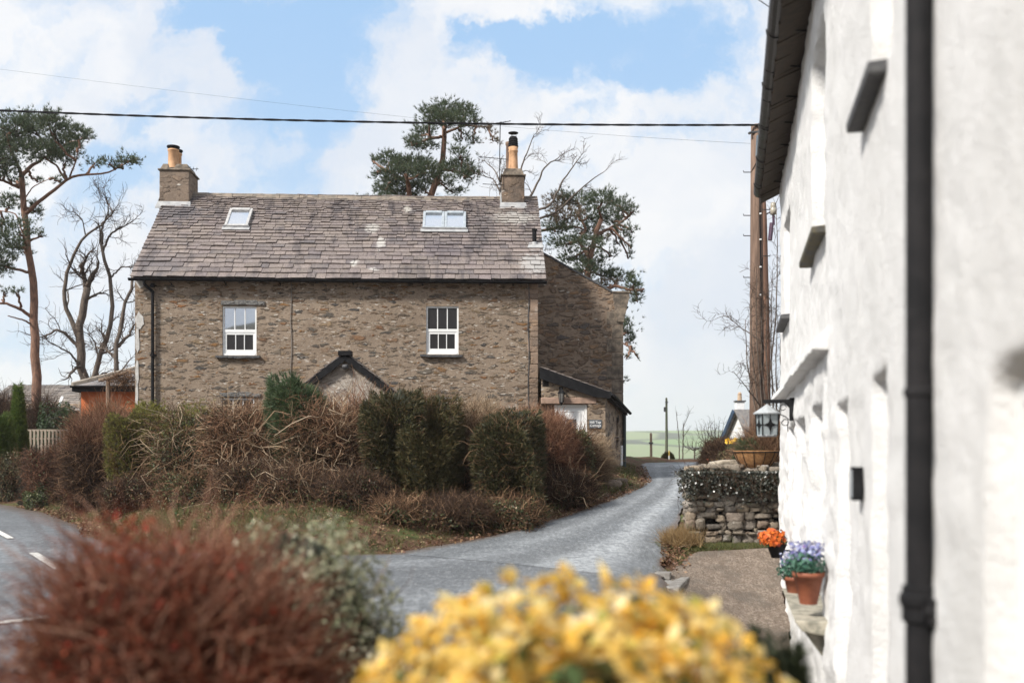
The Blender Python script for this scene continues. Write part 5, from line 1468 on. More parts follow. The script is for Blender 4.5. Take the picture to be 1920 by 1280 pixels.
# ================================================================== poles and wires
M_POLE = plain('creosoted_pole', (0.21, 0.135, 0.095), (0.125, 0.082, 0.06), .9, 3.5, .012, aniso=(8, 8, .5), detail=8)
pY = 22.0; pb = P(1424, 800, pY); px_ = pb[0] - 0.06
ut = thing('utility_pole', 'tall brown timber pole carrying the twisted cable, nearer of the pair by the white cottage', 'pole', (px_, pY, 1.0), 0, 'timber poles behind the white cottage')
ztp = P(1420, 235, pY)[2] - 1.0
mb = MB(); mb.tube([(0, 0, -.4), (0, 0, 3), (-.005, 0, 6), (-.01, 0, ztp)], [.165, .155, .135, .118], 16); mb.build('shaft', M_POLE, ut, True)
zz = lambda py: P(0, py, pY)[2] - 1.0
mb = MB(); mb.hexa([(-.06, -.2, zz(297)), (.09, -.2, zz(297)), (.09, -.11, zz(297)), (-.06, -.11, zz(297))], [(-.04, -.18, zz(258)), (.07, -.18, zz(258)), (.07, -.11, zz(258)), (-.04, -.11, zz(258))])
for xx in (-.03, 0.01, .05): mb.tube([(xx, -.15, zz(297)), (xx, -.14, zz(303)), (xx * .6, -.13, zz(312))], .014, 5)
mb.build('terminal_box', plain('blue_grey_plastic', (0.1, 0.13, 0.16), (0.14, 0.17, 0.2), .5), ut, bevel=.008)
for (py, s_) in ((323, -1), (404, -1), (442, -1), (520, -1), (393, 1), (480, 1)):
    mb = MB(); mb.tube([(s_ * .1, 0, zz(py)), (s_ * .29, 0, zz(py)), (s_ * .295, 0, zz(py) + .035)], .011, 6); mb.build('step_iron', M_DARKSLATE, ut)
mb = MB(); pts = [(.0, -.13, zz(305)), (.03, -.14, zz(330)), (.035, -.15, zz(420)), (.05, -.16, zz(520)), (.06, -.17, zz(620)), (.1, -.17, zz(660)), (.06, -.17, zz(720))]; mb.tube(pts, .013, 6)
mb.tube([(-.02, -.13, zz(305)), (-.1, -.1, zz(318)), (-.13, -.02, zz(324))], .01, 5); mb.tube([(.1, -.14, zz(485)), (.04, -.16, zz(520))], .012, 5)
mb.build('cable_run', M_BLACK, ut)
mb = MB()
for py in (317, 365, 404, 452, 503, 555): mb.box(.02, .06, -.185, -.15, zz(py) - .015, zz(py) + .015)
mb.build('cable_clip', M_WHITEUPVC, ut)
mb = MB(); mb.beam((-.16, -.1, zz(251)), (.2, -.1, zz(249)), .04, .04); mb.tube([(-.17, -.1, zz(252)), (-.2, -.13, zz(254))], .03, 6); mb.build('cross_bracket', M_DARKSLATE, ut)
p2 = P(1436, 800, 23.0)
u2 = thing('utility_pole', 'reddish timber pole with a pale insulator, standing close behind the cable pole', 'pole', (p2[0] - .05, 23.0, 1.05), 0, 'timber poles behind the white cottage')
zz2 = lambda py: P(0, py, 23.0)[2] - 1.05
mb = MB(); mb.tube([(0, 0, -.4), (0, 0, 3), (-.05, 0, 6), (-.09, 0, zz2(335))], [.17, .15, .125, .11], 14); mb.build('shaft', plain('red_creosoted_pole', (0.27, 0.15, 0.1), (0.17, 0.095, 0.065), .9, 3.5, .012, aniso=(8, 8, .5), detail=8), u2, True)
mb = MB(); ix = P(1450, 400, 23.0)[0] - u2.location[0]
mb.lathe([(.03, zz2(403)), (.07, zz2(402)), (.075, zz2(392)), (.055, zz2(390)), (.07, zz2(388)), (.06, zz2(381)), (.02, zz2(379))], (ix, 0, 0), 14); mb.build('insulator', plain('glazed_stoneware', (0.45, 0.41, 0.33), (0.36, 0.32, 0.26), .3), u2, True)
mb = MB(); mb.tube([(ix, 0, zz2(402)), (ix + .01, 0, zz2(422))], .03, 6); mb.tube([(0.02, 0, zz2(404)), (ix - .06, 0, zz2(397))], .014, 5); mb.tube([(.12, -.1, zz2(452)), (.16, -.1, zz2(420))], .05, 8); mb.build('bracket', plain('plum_plastic', (0.06, 0.03, 0.06), (0.09, 0.05, 0.08), .5), u2)
def wire(name, label, pts, r, twist=False):
    mb = MB(); pts = [np.array(p) for p in pts]; o0 = pts[0]
    # a hanging curve through the given picture points
    s = np.concatenate([[0], np.cumsum([np.linalg.norm(b_ - a) for a, b_ in zip(pts[:-1], pts[1:])])]); A = np.array(pts)
    t = np.linspace(0, s[-1], 160 if twist else 60); q = np.stack([np.polyval(np.polyfit(s, A[:, i], min(2, len(pts) - 1)), t) for i in range(3)], 1)
    if twist:
        for ph in (0, math.pi):
            mb.tube([p - o0 + np.array([0, math.cos(k * .9 + ph), math.sin(k * .9 + ph)]) * r * .45 for k, p in enumerate(q)], r, 5)
    else: mb.tube([p - o0 for p in q], r, 5)
    o = mb.build(name, M_BLACK); o.location = o0; return tag(o, label, 'cable')
cabp = np.array([px_, pY - .12, ztp + 1.0 - .02])
wire('overhead_cable', 'thick twisted black cable running from the pole past the house chimneys', [cabp, P(1100, 234.5, 22.0), P(650, 230, 22.3), P(300, 218, 22.7), P(-40, 203, 23.0), P(-500, 182, 23.6)], .019, True)
wire('telephone_wire', 'hair-thin wire crossing the sky above the thick cable', [P(-300, 96, 34), P(0, 124, 34), P(400, 176, 34), P(740, 219, 34), P(1180, 268, 28), cabp + (0, 0, -.3)], .003)
wire('telephone_wire', 'thin wire dropping from the eaves of the white cottage at the top of the frame', [P(1452, 24, 11.5), P(1440, 14, 12), P(1425, 2, 12.5), P(1380, -34, 13), P(900, -300, 18), P(200, -560, 26)], .006)

# ================================================================== plants
def shrub(name, label, cat, X, Y, rx, ry, zt, comps, seed, z0=None, group=None, power=3.0, lump=0.13, rz=0.0, core=None, taper=0.0):
    """comps: ('leaf', part, n, size, aspect, material, zone) / ('twig', part, n, length, radius, material, up, wander, zone); zone=(low, high) share of the height"""
    rg = np.random.default_rng(seed)
    z0 = gz(X, Y) - 0.1 if z0 is None else z0
    h = zt - z0
    o = thing(name, label, cat, (X, Y, z0), rz, group)
    ph = rg.uniform(0, 6.28, (6, 3)); fr = rg.uniform(2, 6, (6, 3))
    def surf(n, zone=(0, 1)):
        a = rg.uniform(0, 2 * math.pi, n); zz = rg.uniform(0, 1, n)
        top = rg.uniform(0, 1, n) < 0.35
        el = np.where(top, np.arcsin(rg.uniform(0.3, 1, n)), np.arcsin(zz * .98))
        d = np.stack([np.cos(el) * np.cos(a), np.cos(el) * np.sin(a), np.sin(el)], 1)
        r = 1 / (np.abs(d) ** power).sum(1) ** (1 / power)
        l = 1 + lump * sum(np.sin((d * fr[i]).sum(1) + ph[i, 0]) for i in range(6)) / 2.2
        p = d * (r * l)[:, None]
        tp = 1 - taper * p[:, 2:3]
        q = p * np.array([rx, ry, h]) * np.concatenate([tp, tp, np.ones_like(tp)], 1)
        q[:, 2] = np.maximum(q[:, 2], 0.02)
        ok = (q[:, 2] / h >= zone[0]) & (q[:, 2] / h <= zone[1])
        nrm = unit(d * np.array([1 / rx, 1 / ry, 1 / h]) * np.abs(d) ** 0.5)
        return q[ok], nrm[ok]
    if core:  # solid core whose dark colour stands for the shade inside the foliage
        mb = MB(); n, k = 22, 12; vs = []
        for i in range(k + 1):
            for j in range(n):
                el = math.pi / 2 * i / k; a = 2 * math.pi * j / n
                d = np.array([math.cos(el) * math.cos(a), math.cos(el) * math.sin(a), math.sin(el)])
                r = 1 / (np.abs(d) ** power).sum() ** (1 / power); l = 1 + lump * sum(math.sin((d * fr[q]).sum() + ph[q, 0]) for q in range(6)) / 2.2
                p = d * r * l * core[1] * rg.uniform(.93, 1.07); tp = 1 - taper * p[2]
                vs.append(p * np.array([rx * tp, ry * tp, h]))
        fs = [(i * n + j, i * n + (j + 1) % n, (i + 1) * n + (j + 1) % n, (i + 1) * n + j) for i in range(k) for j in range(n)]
        mb.add(vs, fs); mb.build('shaded_core', core[0], o)
    done = {}
    for cmp in comps:
        if cmp[0] == 'leaf':
            _, part, n, size, asp, mat, zone = cmp
            p, nr = surf(int(n), zone); p = p * rg.uniform(.78, 1.04, (len(p), 1))
            g = leaves(rg, p, nr, size, asp)
        elif cmp[0] == 'rosette':
            _, part, n, size, asp, mat, zone = cmp; kk = 7
            p, nr = surf(int(n), zone); p = p * rg.uniform(.9, 1.05, (len(p), 1))
            p = np.repeat(p, kk, 0); nr = np.repeat(unit(nr + rg.normal(0, .35, nr.shape)), kk, 0)
            t = unit(np.cross(nr, rg.normal(0, 1, nr.shape))); d = unit(t + nr * rg.uniform(.1, 1.1, (len(p), 1))); wv = unit(np.cross(d, nr))
            L = size * rg.uniform(.6, 1.25, (len(p), 1)); W = L * asp; up_ = np.cross(wv, d)
            V = np.stack([p + d * L * .1, p + d * L * .6 + wv * W * .5 + up_ * L * .06, p + d * L - up_ * L * .12, p + d * L * .6 - wv * W * .5 + up_ * L * .06], 1).reshape(-1, 3)
            q_ = np.arange(len(p))[:, None] * 4; g = (V, np.concatenate([q_, q_ + 1, q_ + 2, q_ + 3], 1))
        elif cmp[0] == 'spray':
            _, part, n, size, asp, mat, zone = cmp[:7]
            p, nr = surf(int(n), zone); p = p * rg.uniform(.82, 1.03, (len(p), 1))
            g = needles(rg, p, nr + np.array([0, 0, .5]), size, size * asp, 6)
        else:
            _, part, n, ln, rad, mat, upb, wander, zone = cmp
            p, nr = surf(int(n), zone)
            dr = nr + np.array([0, 0, upb]) + rg.normal(0, .45, nr.shape)
            st = p * rg.uniform(.72, .97, (len(p), 1)) 
            pts = twig_lines(rg, st, dr, ln, 4, wander)
            g = tube3(pts, rad * rg.uniform(.6, 1.3, len(pts)), rad * .35)
        done.setdefault((part, mat.name, g[1].shape[1]), []).append((g, mat))
    byp = {}
    for (part, mn, kk_), gs in done.items():
        Vs, Fs = cat_mesh([g for g, _ in gs])
        np_mesh(part, Vs, Fs, gs[0][1], o)
    return o


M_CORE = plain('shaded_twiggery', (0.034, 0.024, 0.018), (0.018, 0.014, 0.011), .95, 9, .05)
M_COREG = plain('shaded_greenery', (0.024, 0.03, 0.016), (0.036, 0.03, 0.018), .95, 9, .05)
TW = lambda n, *cs: leaf_mat(n, [(i / max(len(cs) - 1, 1), c) for i, c in enumerate(cs)], 0.0, .8, .15)
T_BROWN = leaf_mat('brown_twigs', [(0, (0.03, 0.016, 0.01)), (0.45, (0.09, 0.05, 0.029)), (0.75, (0.2, 0.112, 0.062)), (1, (0.4, 0.25, 0.15))], 0.0, .8, .15)
T_PINK = leaf_mat('pinkish_twigs', [(0, (0.09, 0.043, 0.026)), (0.5, (0.29, 0.15, 0.085)), (1, (0.54, 0.34, 0.22))], 0.0, .8, .15)
T_RED = leaf_mat('reddish_twigs', [(0, (0.07, 0.03, 0.02)), (0.5, (0.19, 0.085, 0.05)), (1, (0.36, 0.2, 0.125))], 0.0, .8, .15)
T_DARK = leaf_mat('dark_twigs', [(0, (0.026, 0.016, 0.011)), (0.5, (0.06, 0.036, 0.024)), (1, (0.12, 0.075, 0.05))], 0.0, .8, .15)
T_PALE = leaf_mat('straw_pale_twigs', [(0, (0.2, 0.135, 0.085)), (0.5, (0.4, 0.29, 0.185)), (1, (0.55, 0.43, 0.3))], 0.0, .8, .15)
L_YEW = leaf_mat('yew_needles', [(0, (0.03, 0.034, 0.014)), (0.5, (0.06, 0.06, 0.025)), (.8, (0.1, 0.093, 0.04)), (1, (0.22, 0.15, 0.075))], .15)
L_OLIVE = leaf_mat('olive_yew_needles', [(0, (0.05, 0.055, 0.022)), (.5, (0.1, 0.092, 0.037)), (1, (0.22, 0.155, 0.07))], .2)
L_GOLD = leaf_mat('yellow_green_sprays', [(0, (0.13, 0.14, 0.03)), (.5, (0.22, 0.21, 0.05)), (1, (0.33, 0.29, 0.09))], .3)
L_MIX = leaf_mat('mixed_hedge_leaf', [(0, (0.035, 0.06, 0.02)), (.4, (0.065, 0.095, 0.032)), (.75, (0.11, 0.12, 0.045)), (1, (0.2, 0.19, 0.09))], .25)
L_FERN = leaf_mat('feathery_green', [(0, (0.05, 0.085, 0.038)), (.5, (0.085, 0.13, 0.06)), (1, (0.14, 0.18, 0.09))], .3)
L_VARI = leaf_mat('variegated_leaf', [(0, (0.05, 0.08, 0.035)), (.5, (0.12, 0.14, 0.065)), (.75, (0.3, 0.27, 0.13)), (1, (0.42, 0.38, 0.2))], .25)
L_DRY = leaf_mat('dry_leaf', [(0, (0.2, 0.11, 0.05)), (.5, (0.33, 0.21, 0.1)), (1, (0.42, 0.3, 0.17))], .25)


M_DEADL = leaf_mat('dead_leaf', [(0, (0.1, 0.045, 0.028)), (.5, (0.19, 0.095, 0.055)), (.85, (0.28, 0.17, 0.09)), (1, (0.4, 0.3, 0.18))], .15)


def hs(label, px0, px1, pyt, Y, depth, comps, seed, **k):
    """a length of the hedge seen between columns px0 and px1 with its top at pyt"""
    X = ((px0 + px1) / 2 - 960) / F * Y; rx = (px1 - px0) / 2 / F * Y
    zt = EYE + (HZ - pyt) / F * (Y - depth * .3)
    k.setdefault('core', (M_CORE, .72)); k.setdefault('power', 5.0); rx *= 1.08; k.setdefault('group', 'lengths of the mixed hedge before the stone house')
    k.setdefault('name', 'hedge_shrub'); nm = k.pop('name'); cat_ = k.pop('cat', 'hedge')
    return shrub(nm, label, cat_, X, Y, rx, depth, zt, comps, seed, **k)


def twigs(n, mat, ln=.5, rad=.006, up=.3, wander=.5, zone=(0, 1), part='twigs'): return ('twig', part, n, ln, rad, mat, up, wander, zone)
def lf(n, mat, size=.06, asp=.5, zone=(0, 1), part='foliage'): return ('leaf', part, n, size, asp, mat, zone)
def sp_(n, mat, size=.09, asp=.16, zone=(0, 1), part='foliage'): return ('spray', part, n, size, asp, mat, zone)

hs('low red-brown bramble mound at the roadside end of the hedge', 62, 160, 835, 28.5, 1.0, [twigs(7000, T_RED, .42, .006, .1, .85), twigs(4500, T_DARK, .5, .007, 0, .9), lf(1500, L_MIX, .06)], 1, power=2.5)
hs('blue-green conifer sliver between the olive bush and the bramble mound', 46, 72, 838, 29.5, .6, [sp_(2600, leaf_mat('blue_green_sprays', [(0, (0.02, 0.035, 0.025)), (1, (0.04, 0.06, 0.04))]), .1)], 2, power=2.2, core=(M_COREG, .75), taper=.35)
hs('clipped purple-brown beech twigs with tawny tips beside the picket fence', 142, 236, 792, 25.0, 1.0, [twigs(9000, T_DARK, .4, .007, 0, .95, (0, .8)), twigs(4200, T_RED, .45, .005, 1.0, .25, (.75, 1.1)), twigs(3500, T_BROWN, .5, .006, .2, .6), lf(800, L_MIX, .06, .5, (0, .4))], 3, lump=.08)
hs('tawny upright twigs behind the beech length at the house corner', 150, 245, 768, 26.0, .5, [twigs(5000, T_PINK, .5, .005, 1.6, .2, (.6, 1.1)), twigs(2500, T_BROWN, .5, .005)], 33, lump=.1)
hs('bushy yellow-green conifer length of the hedge under the downpipe', 226, 330, 774, 24.0, 1.1, [sp_(9000, L_GOLD, .085, .2, (.3, 1.1)), sp_(7000, L_OLIVE, .09, .18), twigs(1500, T_BROWN, .5, .006), lf(900, L_MIX, .06, .5, (0, .5))], 4, core=(M_COREG, .82), lump=.1)
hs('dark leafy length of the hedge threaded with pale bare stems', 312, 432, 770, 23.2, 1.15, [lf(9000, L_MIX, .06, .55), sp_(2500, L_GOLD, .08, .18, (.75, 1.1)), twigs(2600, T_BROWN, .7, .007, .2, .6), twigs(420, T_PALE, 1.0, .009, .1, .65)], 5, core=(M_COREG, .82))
hs('pinkish tangle of bare twigs below the left ground-floor window', 412, 530, 772, 22.6, 1.2, [twigs(5500, T_BROWN, .6, .009, .1, .85), twigs(3500, T_PINK, .55, .008, .3, .75, (.45, 1.1)), twigs(700, T_PALE, .9, .011, .1, .85), lf(1800, L_YEW, .055, .5, (0, .7)), lf(900, L_MIX, .055)], 6)  # low dark leaves stand for the shade inside the hedge
hs('feathery bright green conifer rising above the hedge at the porch', 506, 626, 728, 21.7, 1.0, [sp_(12000, L_FERN, .16, .13, (.25, 1.1)), sp_(2500, L_MIX, .1, .16), twigs(1800, T_BROWN, .5, .006)], 7, core=(M_COREG, .72), power=3.0, taper=.12, lump=.2)
hs('brown twig tangle before the porch gable, fawn and trailing', 560, 722, 760, 21.8, 1.25, [twigs(7500, T_BROWN, .6, .0085, .1, .85), twigs(3500, T_PINK, .55, .008, .3, .75, (.5, 1.1)), twigs(3500, T_DARK, .6, .009, 0, .8, (0, .7)), twigs(800, T_PALE, 1.0, .011, 0, .9), lf(2600, L_YEW, .05, .5, (0, .8)), lf(1200, L_OLIVE, .05)], 8)  # lower yew-dark leaves put in as hedge shade
hs('dark yew bush below the right slope of the porch roof', 694, 790, 735, 20.9, 1.0, [sp_(12000, L_YEW, .115, .2), lf(2500, L_YEW, .06, .4), twigs(2200, T_BROWN, .38, .006)] , 9, core=(M_COREG, .8), lump=.16, power=4.2)
hs('tall clipped olive-green yew below the right sash window', 768, 858, 744, 21.0, 1.1, [sp_(10000, L_OLIVE, .11, .18), sp_(6000, L_YEW, .11, .2, (0, .75)), twigs(2600, T_BROWN, .4, .005, .6, .35, (.75, 1.1))], 10, core=(M_COREG, .8), lump=.2, power=3.2)
hs('fawn clipped twigs between the olive yew and the dark yew', 856, 930, 766, 21.9, 1.0, [twigs(8000, T_PALE, .42, .005, .4, .5, (.4, 1.1)), twigs(5000, T_BROWN, .5, .006), lf(700, L_MIX, .05)], 11)
hs('dark green yew with a rounded flank nearest the lane', 902, 1004, 772, 20.9, 1.05, [sp_(14000, L_YEW, .115, .2), lf(2500, L_YEW, .06, .4), twigs(1300, T_PINK, .35, .005, .8, .3, (.75, 1.1)), twigs(1800, T_BROWN, .38, .006)], 12, core=(M_COREG, .8), lump=.16, power=4.0)
hs('russet clipped beech twigs sloping down before the white door', 930, 1078, 772, 23.2, 1.0, [twigs(13000, T_RED, .34, .0055, .4, .6), twigs(4000, T_PINK, .34, .005, .9, .25, (.7, 1.1)), twigs(3000, T_DARK, .5, .006, 0, .5, (0, .6))], 13, lump=.08, power=3.2)
hs('green and cream leafy shrub under the name plate', 1046, 1112, 806, 24.3, .7, [lf(3600, L_VARI, .08, .5), lf(1600, L_MIX, .07), twigs(1500, T_BROWN, .5, .006)], 14, core=(M_CORE, .72), power=2.4)
hs('dry golden-leaved shrub at the lane corner of the cottage', 1086, 1134, 826, 24.9, .55, [lf(2200, L_DRY, .08, .5), lf(900, L_VARI, .07), twigs(2600, T_PALE, .5, .006, .4)], 15, core=(M_CORE, .7), power=2.2)
for q, (px, pyt, w_, Y, cm, lab) in enumerate(((470, 858, 60, 20.6, 'b', 'low bramble tangle at the foot of the pinkish hedge twigs'), (560, 872, 62, 19.9, 'b', 'fawn bramble tangle at the foot of the hedge below the porch'),
                                         (660, 880, 60, 19.4, 'd', 'dark bramble mound under the brown twig tangle'), (745, 930, 46, 18.7, 'g', 'dark ivy-leaved mound at the foot of the dark yew'),
                                         (855, 928, 52, 19.0, 'd', 'dark bramble mound under the olive yew'), (960, 922, 50, 19.6, 'g', 'leafy mound at the foot of the rounded yew by the lane'), (1060, 880, 46, 22.2, 'b', 'russet bramble tangle at the foot of the beech twigs'),
                                         (360, 868, 60, 21.4, 'g', 'leafy mound at the foot of the pale-stemmed hedge length'), (255, 885, 50, 22.3, 'd', 'dark twiggy mound at the foot of the yellow-green conifer'))):
    cp = {'b': [twigs(2200, T_BROWN, .4, .007, 0, 1.0), twigs(2400, T_DARK, .4, .008, 0, 1.0), twigs(120, T_PALE, .7, .009, 0, .9), lf(1700, L_YEW, .055), lf(900, L_MIX, .055), lf(1600, M_DEADL, .06)], 'd': [twigs(3000, T_DARK, .4, .008, 0, 1.0), twigs(900, T_BROWN, .4, .007, 0, 1.0), lf(2000, L_YEW, .055), lf(1000, L_MIX, .055), lf(1300, M_DEADL, .06)], 'g': [lf(2600, L_MIX, .055), twigs(1700, T_BROWN, .4, .007, 0, 1.0), lf(1500, L_YEW, .055), lf(900, M_DEADL, .06)]}[cm]  # dark mix puts the shade at the hedge foot into the colour
    X = (px - 960) / F * Y
    shrub('bramble_mound', lab, 'bramble', X, Y, w_ / F * Y * 1.1, .95, P(px, pyt + 10, Y)[2], cp, 600 + q, power=2.2, lump=.2, core=(M_CORE, .6), group='bramble mounds along the foot of the hedge')
# stray stems poking out of the hedge: purple-red shoots before the porch
o = thing('sapling', 'clump of thin reddish shoots in front of the porch gable', 'sapling', P(690, 770, 21.4))
rg = np.random.default_rng(77); st = rg.normal(0, .16, (34, 3)) * np.array([1.6, 1, .3]); V, Fq = tube3(twig_lines(rg, st, np.array([[0, 0, 1]]) + rg.normal(0, .25, (34, 3)), .75, 5, .18), .007, .003); np_mesh('shoots', V, Fq, T_RED, o)

# the bank below the hedge: grass, dead leaves, bramble
rg = np.random.default_rng(101)
def bank_points(n, dmin, dmax):
    X = rg.uniform(-14, 4.6, n); Y = rg.uniform(15.5, 33, n); d = poly_sd(X, Y, ISL); ok = (d > dmin) & (d < dmax); return X[ok], Y[ok], d[ok]
M_GRASS = leaf_mat('grass_blade', [(0, (0.055, 0.085, 0.02)), (.45, (0.1, 0.125, 0.035)), (.75, (0.17, 0.17, 0.07)), (1, (0.32, 0.25, 0.12))], .3)
def stuff_grass(name, X, Y, n_per, blade, mat, dz=0.0, width=.012):
    p = np.stack([X, Y, ground(X, Y) - .01 + dz], 1)
    V, Fq = needles(rg, p, np.tile(np.array([[0, 0, 1.0]]), (len(p), 1)) + rg.normal(0, .25, (len(p), 3)), blade, width, n_per)
    return tag(np_mesh(name, V, Fq, mat), kind='stuff')
X, Y, d = bank_points(60000, .25, 3.6)
k = vnoise(X * .8, Y * .8, 9) + .25 * rg.normal(0, 1, len(X)) + .25 * sstep(d, 3, .8) > .05
stuff_grass('bank_grass', X[k], Y[k], 5, .15, M_GRASS)
X, Y, d = bank_points(60000, -.12, 4.0)
k = rg.uniform(0, 1, len(X)) < .3 + .5 * sstep(d, 1.2, 0)
X, Y = X[k], Y[k]; p = np.stack([X, Y, ground(X, Y) + .03 + rg.uniform(0, .04, len(X))], 1)
V, Fq = leaves(rg, p, np.tile(np.array([[0, 0, 1.0]]), (len(p), 1)), .062, .6, .6); tag(np_mesh('leaf_litter', V, Fq, M_DEADL), kind='stuff')
X, Y, d = bank_points(26000, .7, 4.2)
k = rg.uniform(0, 1, len(X)) < sstep(d, .6, 2.6) * .5; X, Y = X[k], Y[k]; p = np.stack([X, Y, ground(X, Y)], 1)
V, Fq = tube3(twig_lines(rg, p, rg.normal(0, .7, p.shape) + np.array([0, -.2, .8]), .6, 5, .5, .12), .0055, .003); tag(np_mesh('bramble_undergrowth', V, Fq, T_BROWN), kind='stuff')
k = rg.uniform(0, 1, len(p)) < .7; q = p[k] + np.array([0, 0, 1]) * rg.uniform(.05, .3, (k.sum(), 1)); V, Fq = leaves(rg, q, rg.normal(0, 1, q.shape), .06, .6); tag(np_mesh('ground_cover_leaves', V, Fq, L_MIX), kind='stuff')
# half-buried rocks where the bank meets the lane
for j, (px, py, Y, s_, lab) in enumerate(((1148, 925, 24.6, .42, 'mossy half-buried rock on the bank below the cottage corner'), (1165, 914, 25.6, .3, 'small grey rock at the foot of the cottage side wall'), (1103, 938, 23.2, .3, 'pale flat rock low on the bank beside the lane'))):
    mb = MB(); mb.stone((0, 0, 0), s_, s_ * .8, s_ * .6, np.random.default_rng(60 + j), .16, .4); o = mb.build('rock', M_FIELD, None, True); pp = P(px, py, Y); o.location = (pp[0], pp[1], gz(pp[0], pp[1]) + s_ * .12); tag(o, lab, 'rock', 'rocks on the bank')

# grass and dry stems at the foot of the dry-stone wall
X = rg.uniform(2.5, 5.0, 5000); Y = rg.uniform(16.5, 17.45, 5000); k = rg.uniform(0, 1, 5000) < sstep(Y, 16.5, 17.2) * .9; stuff_grass('verge_grass', X[k], Y[k], 5, .06, M_GRASS, 0.0, .008)
o = thing('dry_grass_clump', 'tuft of straw-coloured dead grass at the roadside end of the dry-stone wall', 'grass tuft', (2.95, 17.3, gz(2.95, 17.3)))
p = rg.normal(0, 1, (420, 3)) * np.array([.13, .2, 0]); V, Fq = needles(rg, p, np.tile(np.array([[-.3, -.2, 1.0]]), (420, 1)), .34, .012, 5); np_mesh('stems', V, Fq, leaf_mat('straw', [(0, (0.3, 0.19, 0.09)), (.5, (0.4, 0.28, 0.14)), (1, (0.2, 0.13, 0.06))], .3), o)
X = rg.uniform(2.1, 3.1, 2500); Y = rg.uniform(15.2, 18.4, 2500); xr = np.interp(Y, LANE_R[:, 1], LANE_R[:, 0]); k = (X > xr - .1) & (X < xr + .1 + .35 * rg.uniform(0, 1, 2500) ** 2) & (rg.uniform(0, 1, 2500) < sstep(Y, 15.2, 16.6))
p = np.stack([X[k], Y[k], ground(X[k], Y[k]) + .04], 1); V, Fq = leaves(rg, p, np.tile(np.array([[0, 0, 1.0]]), (len(p), 1)), .06, .5, .7); tag(np_mesh('leaf_litter', V, Fq, M_DEADL), kind='stuff')
X = rg.uniform(1.6, 5.0, 9000); Y = rg.uniform(8, 17.3, 9000); dd_ = poly_sd(X, Y, DRIVE_POLY); k = (dd_ > -.25) & (rg.uniform(0, 1, 9000) < sstep(dd_, .55, 0) * .5 * (vnoise(X * 1.7, Y * 1.7, 23) > -.2)); stuff_grass('verge_grass', X[k], Y[k], 5, .055, M_GRASS, 0.0, .007)
# paving slab and kerb stone at the mouth of the drive
for j, (px, py, wx_, wy_, lab) in enumerate(((1262, 1066, .35, 1.3, 'long flat kerb slab between the lane and the gravel drive'), (1234, 1056, .4, .3, 'pale broken slab at the lane edge'))):
    Y = 14.6 if j == 0 else 15.0; pp = P(px, py, Y); mb = MB(); r_ = np.random.default_rng(70 + j)
    mb.hexa([(-wx_ / 2, -wy_ / 2, -.05), (wx_ / 2, -wy_ / 2, -.05), (wx_ / 2 * .9, wy_ / 2, -.05), (-wx_ / 2, wy_ / 2 * .95, -.05)], [(-wx_ / 2, -wy_ / 2, .045), (wx_ / 2, -wy_ / 2 * .94, .05), (wx_ / 2 * .9, wy_ / 2, .045), (-wx_ / 2, wy_ / 2 * .95, .04)])
    o = mb.build('paving_slab', plain('worn_slab', (0.27, 0.26, 0.24), (0.17, 0.155, 0.14), .85, 8, .02), None, bevel=.015); o.location = (pp[0], Y, gz(pp[0], Y) - .015); o.rotation_euler = (0, 0, -.3); tag(o, lab, 'slab')

# ivy over the wall
iv = thing('ivy', 'dark glossy ivy spilling over the top of the dry-stone wall', 'ivy', (3.9, 17.6, 1.2))
n = 9500; x = rg.uniform(wx0 - .08, 4.9, n); drop = np.abs(rg.normal(0, .2, n)) + .18 * vnoise(x * 3, x * 0, 12); top = rg.uniform(0, 1, n) < .4
z = np.where(top, 1.3 + .05 * vnoise(x * 4, x * 0 + 3, 13) + rg.uniform(-.03, .08, n), 1.32 - np.clip(drop, 0, .62 + .1 * vnoise(x * 2, x * 0, 14))); y = np.where(top, rg.uniform(17.25, 17.95, n), 17.25 - rg.uniform(-.04, .14, n) * (1 + (1.3 - z)))
e = (x < wx0 + .25); x = np.where(e & (rg.uniform(0, 1, n) < .6), x - rg.uniform(0, .16, n), x)
p = np.stack([x - 3.9, y - 17.6, z - 1.2], 1); nr = np.where(top[:, None], np.array([[0, -.2, 1]]), np.array([[-.1, -1, .4]]))
V, Fq = leaves(rg, p, nr, .05, .75, .6)
np_mesh('foliage', V, Fq, leaf_mat('ivy_leaf', [(0, (0.016, 0.02, 0.013)), (.5, (0.032, 0.036, 0.024)), (.9, (0.06, 0.062, 0.045)), (1, (0.15, 0.15, 0.13))], .05, .32, .6), iv)  # palest leaf tone is a whitish glint painted into the colour
st = p[rg.integers(0, n, 900)]; V, Fq = tube3(twig_lines(rg, st, rg.normal(0, .6, st.shape) + np.array([-.1, -.3, -.6]), .3, 4, .5), .004, .002); np_mesh('stems', V, Fq, T_DARK, iv)


# ------------------------------------------------------------------ trees
def limb_path(pts, n=14, rg=None, jit=0.0):
    A = np.array(pts, float); s = np.concatenate([[0], np.cumsum(np.linalg.norm(np.diff(A, axis=0), axis=1))]); t = np.linspace(0, s[-1], n)
    q = np.stack([np.interp(t, s, A[:, i]) for i in range(3)], 1)
    q[1:-1] = .25 * q[:-2] + .5 * q[1:-1] + .25 * q[2:]
    if rg is not None: q[1:] += rg.normal(0, jit, (n - 1, 3))
    return q


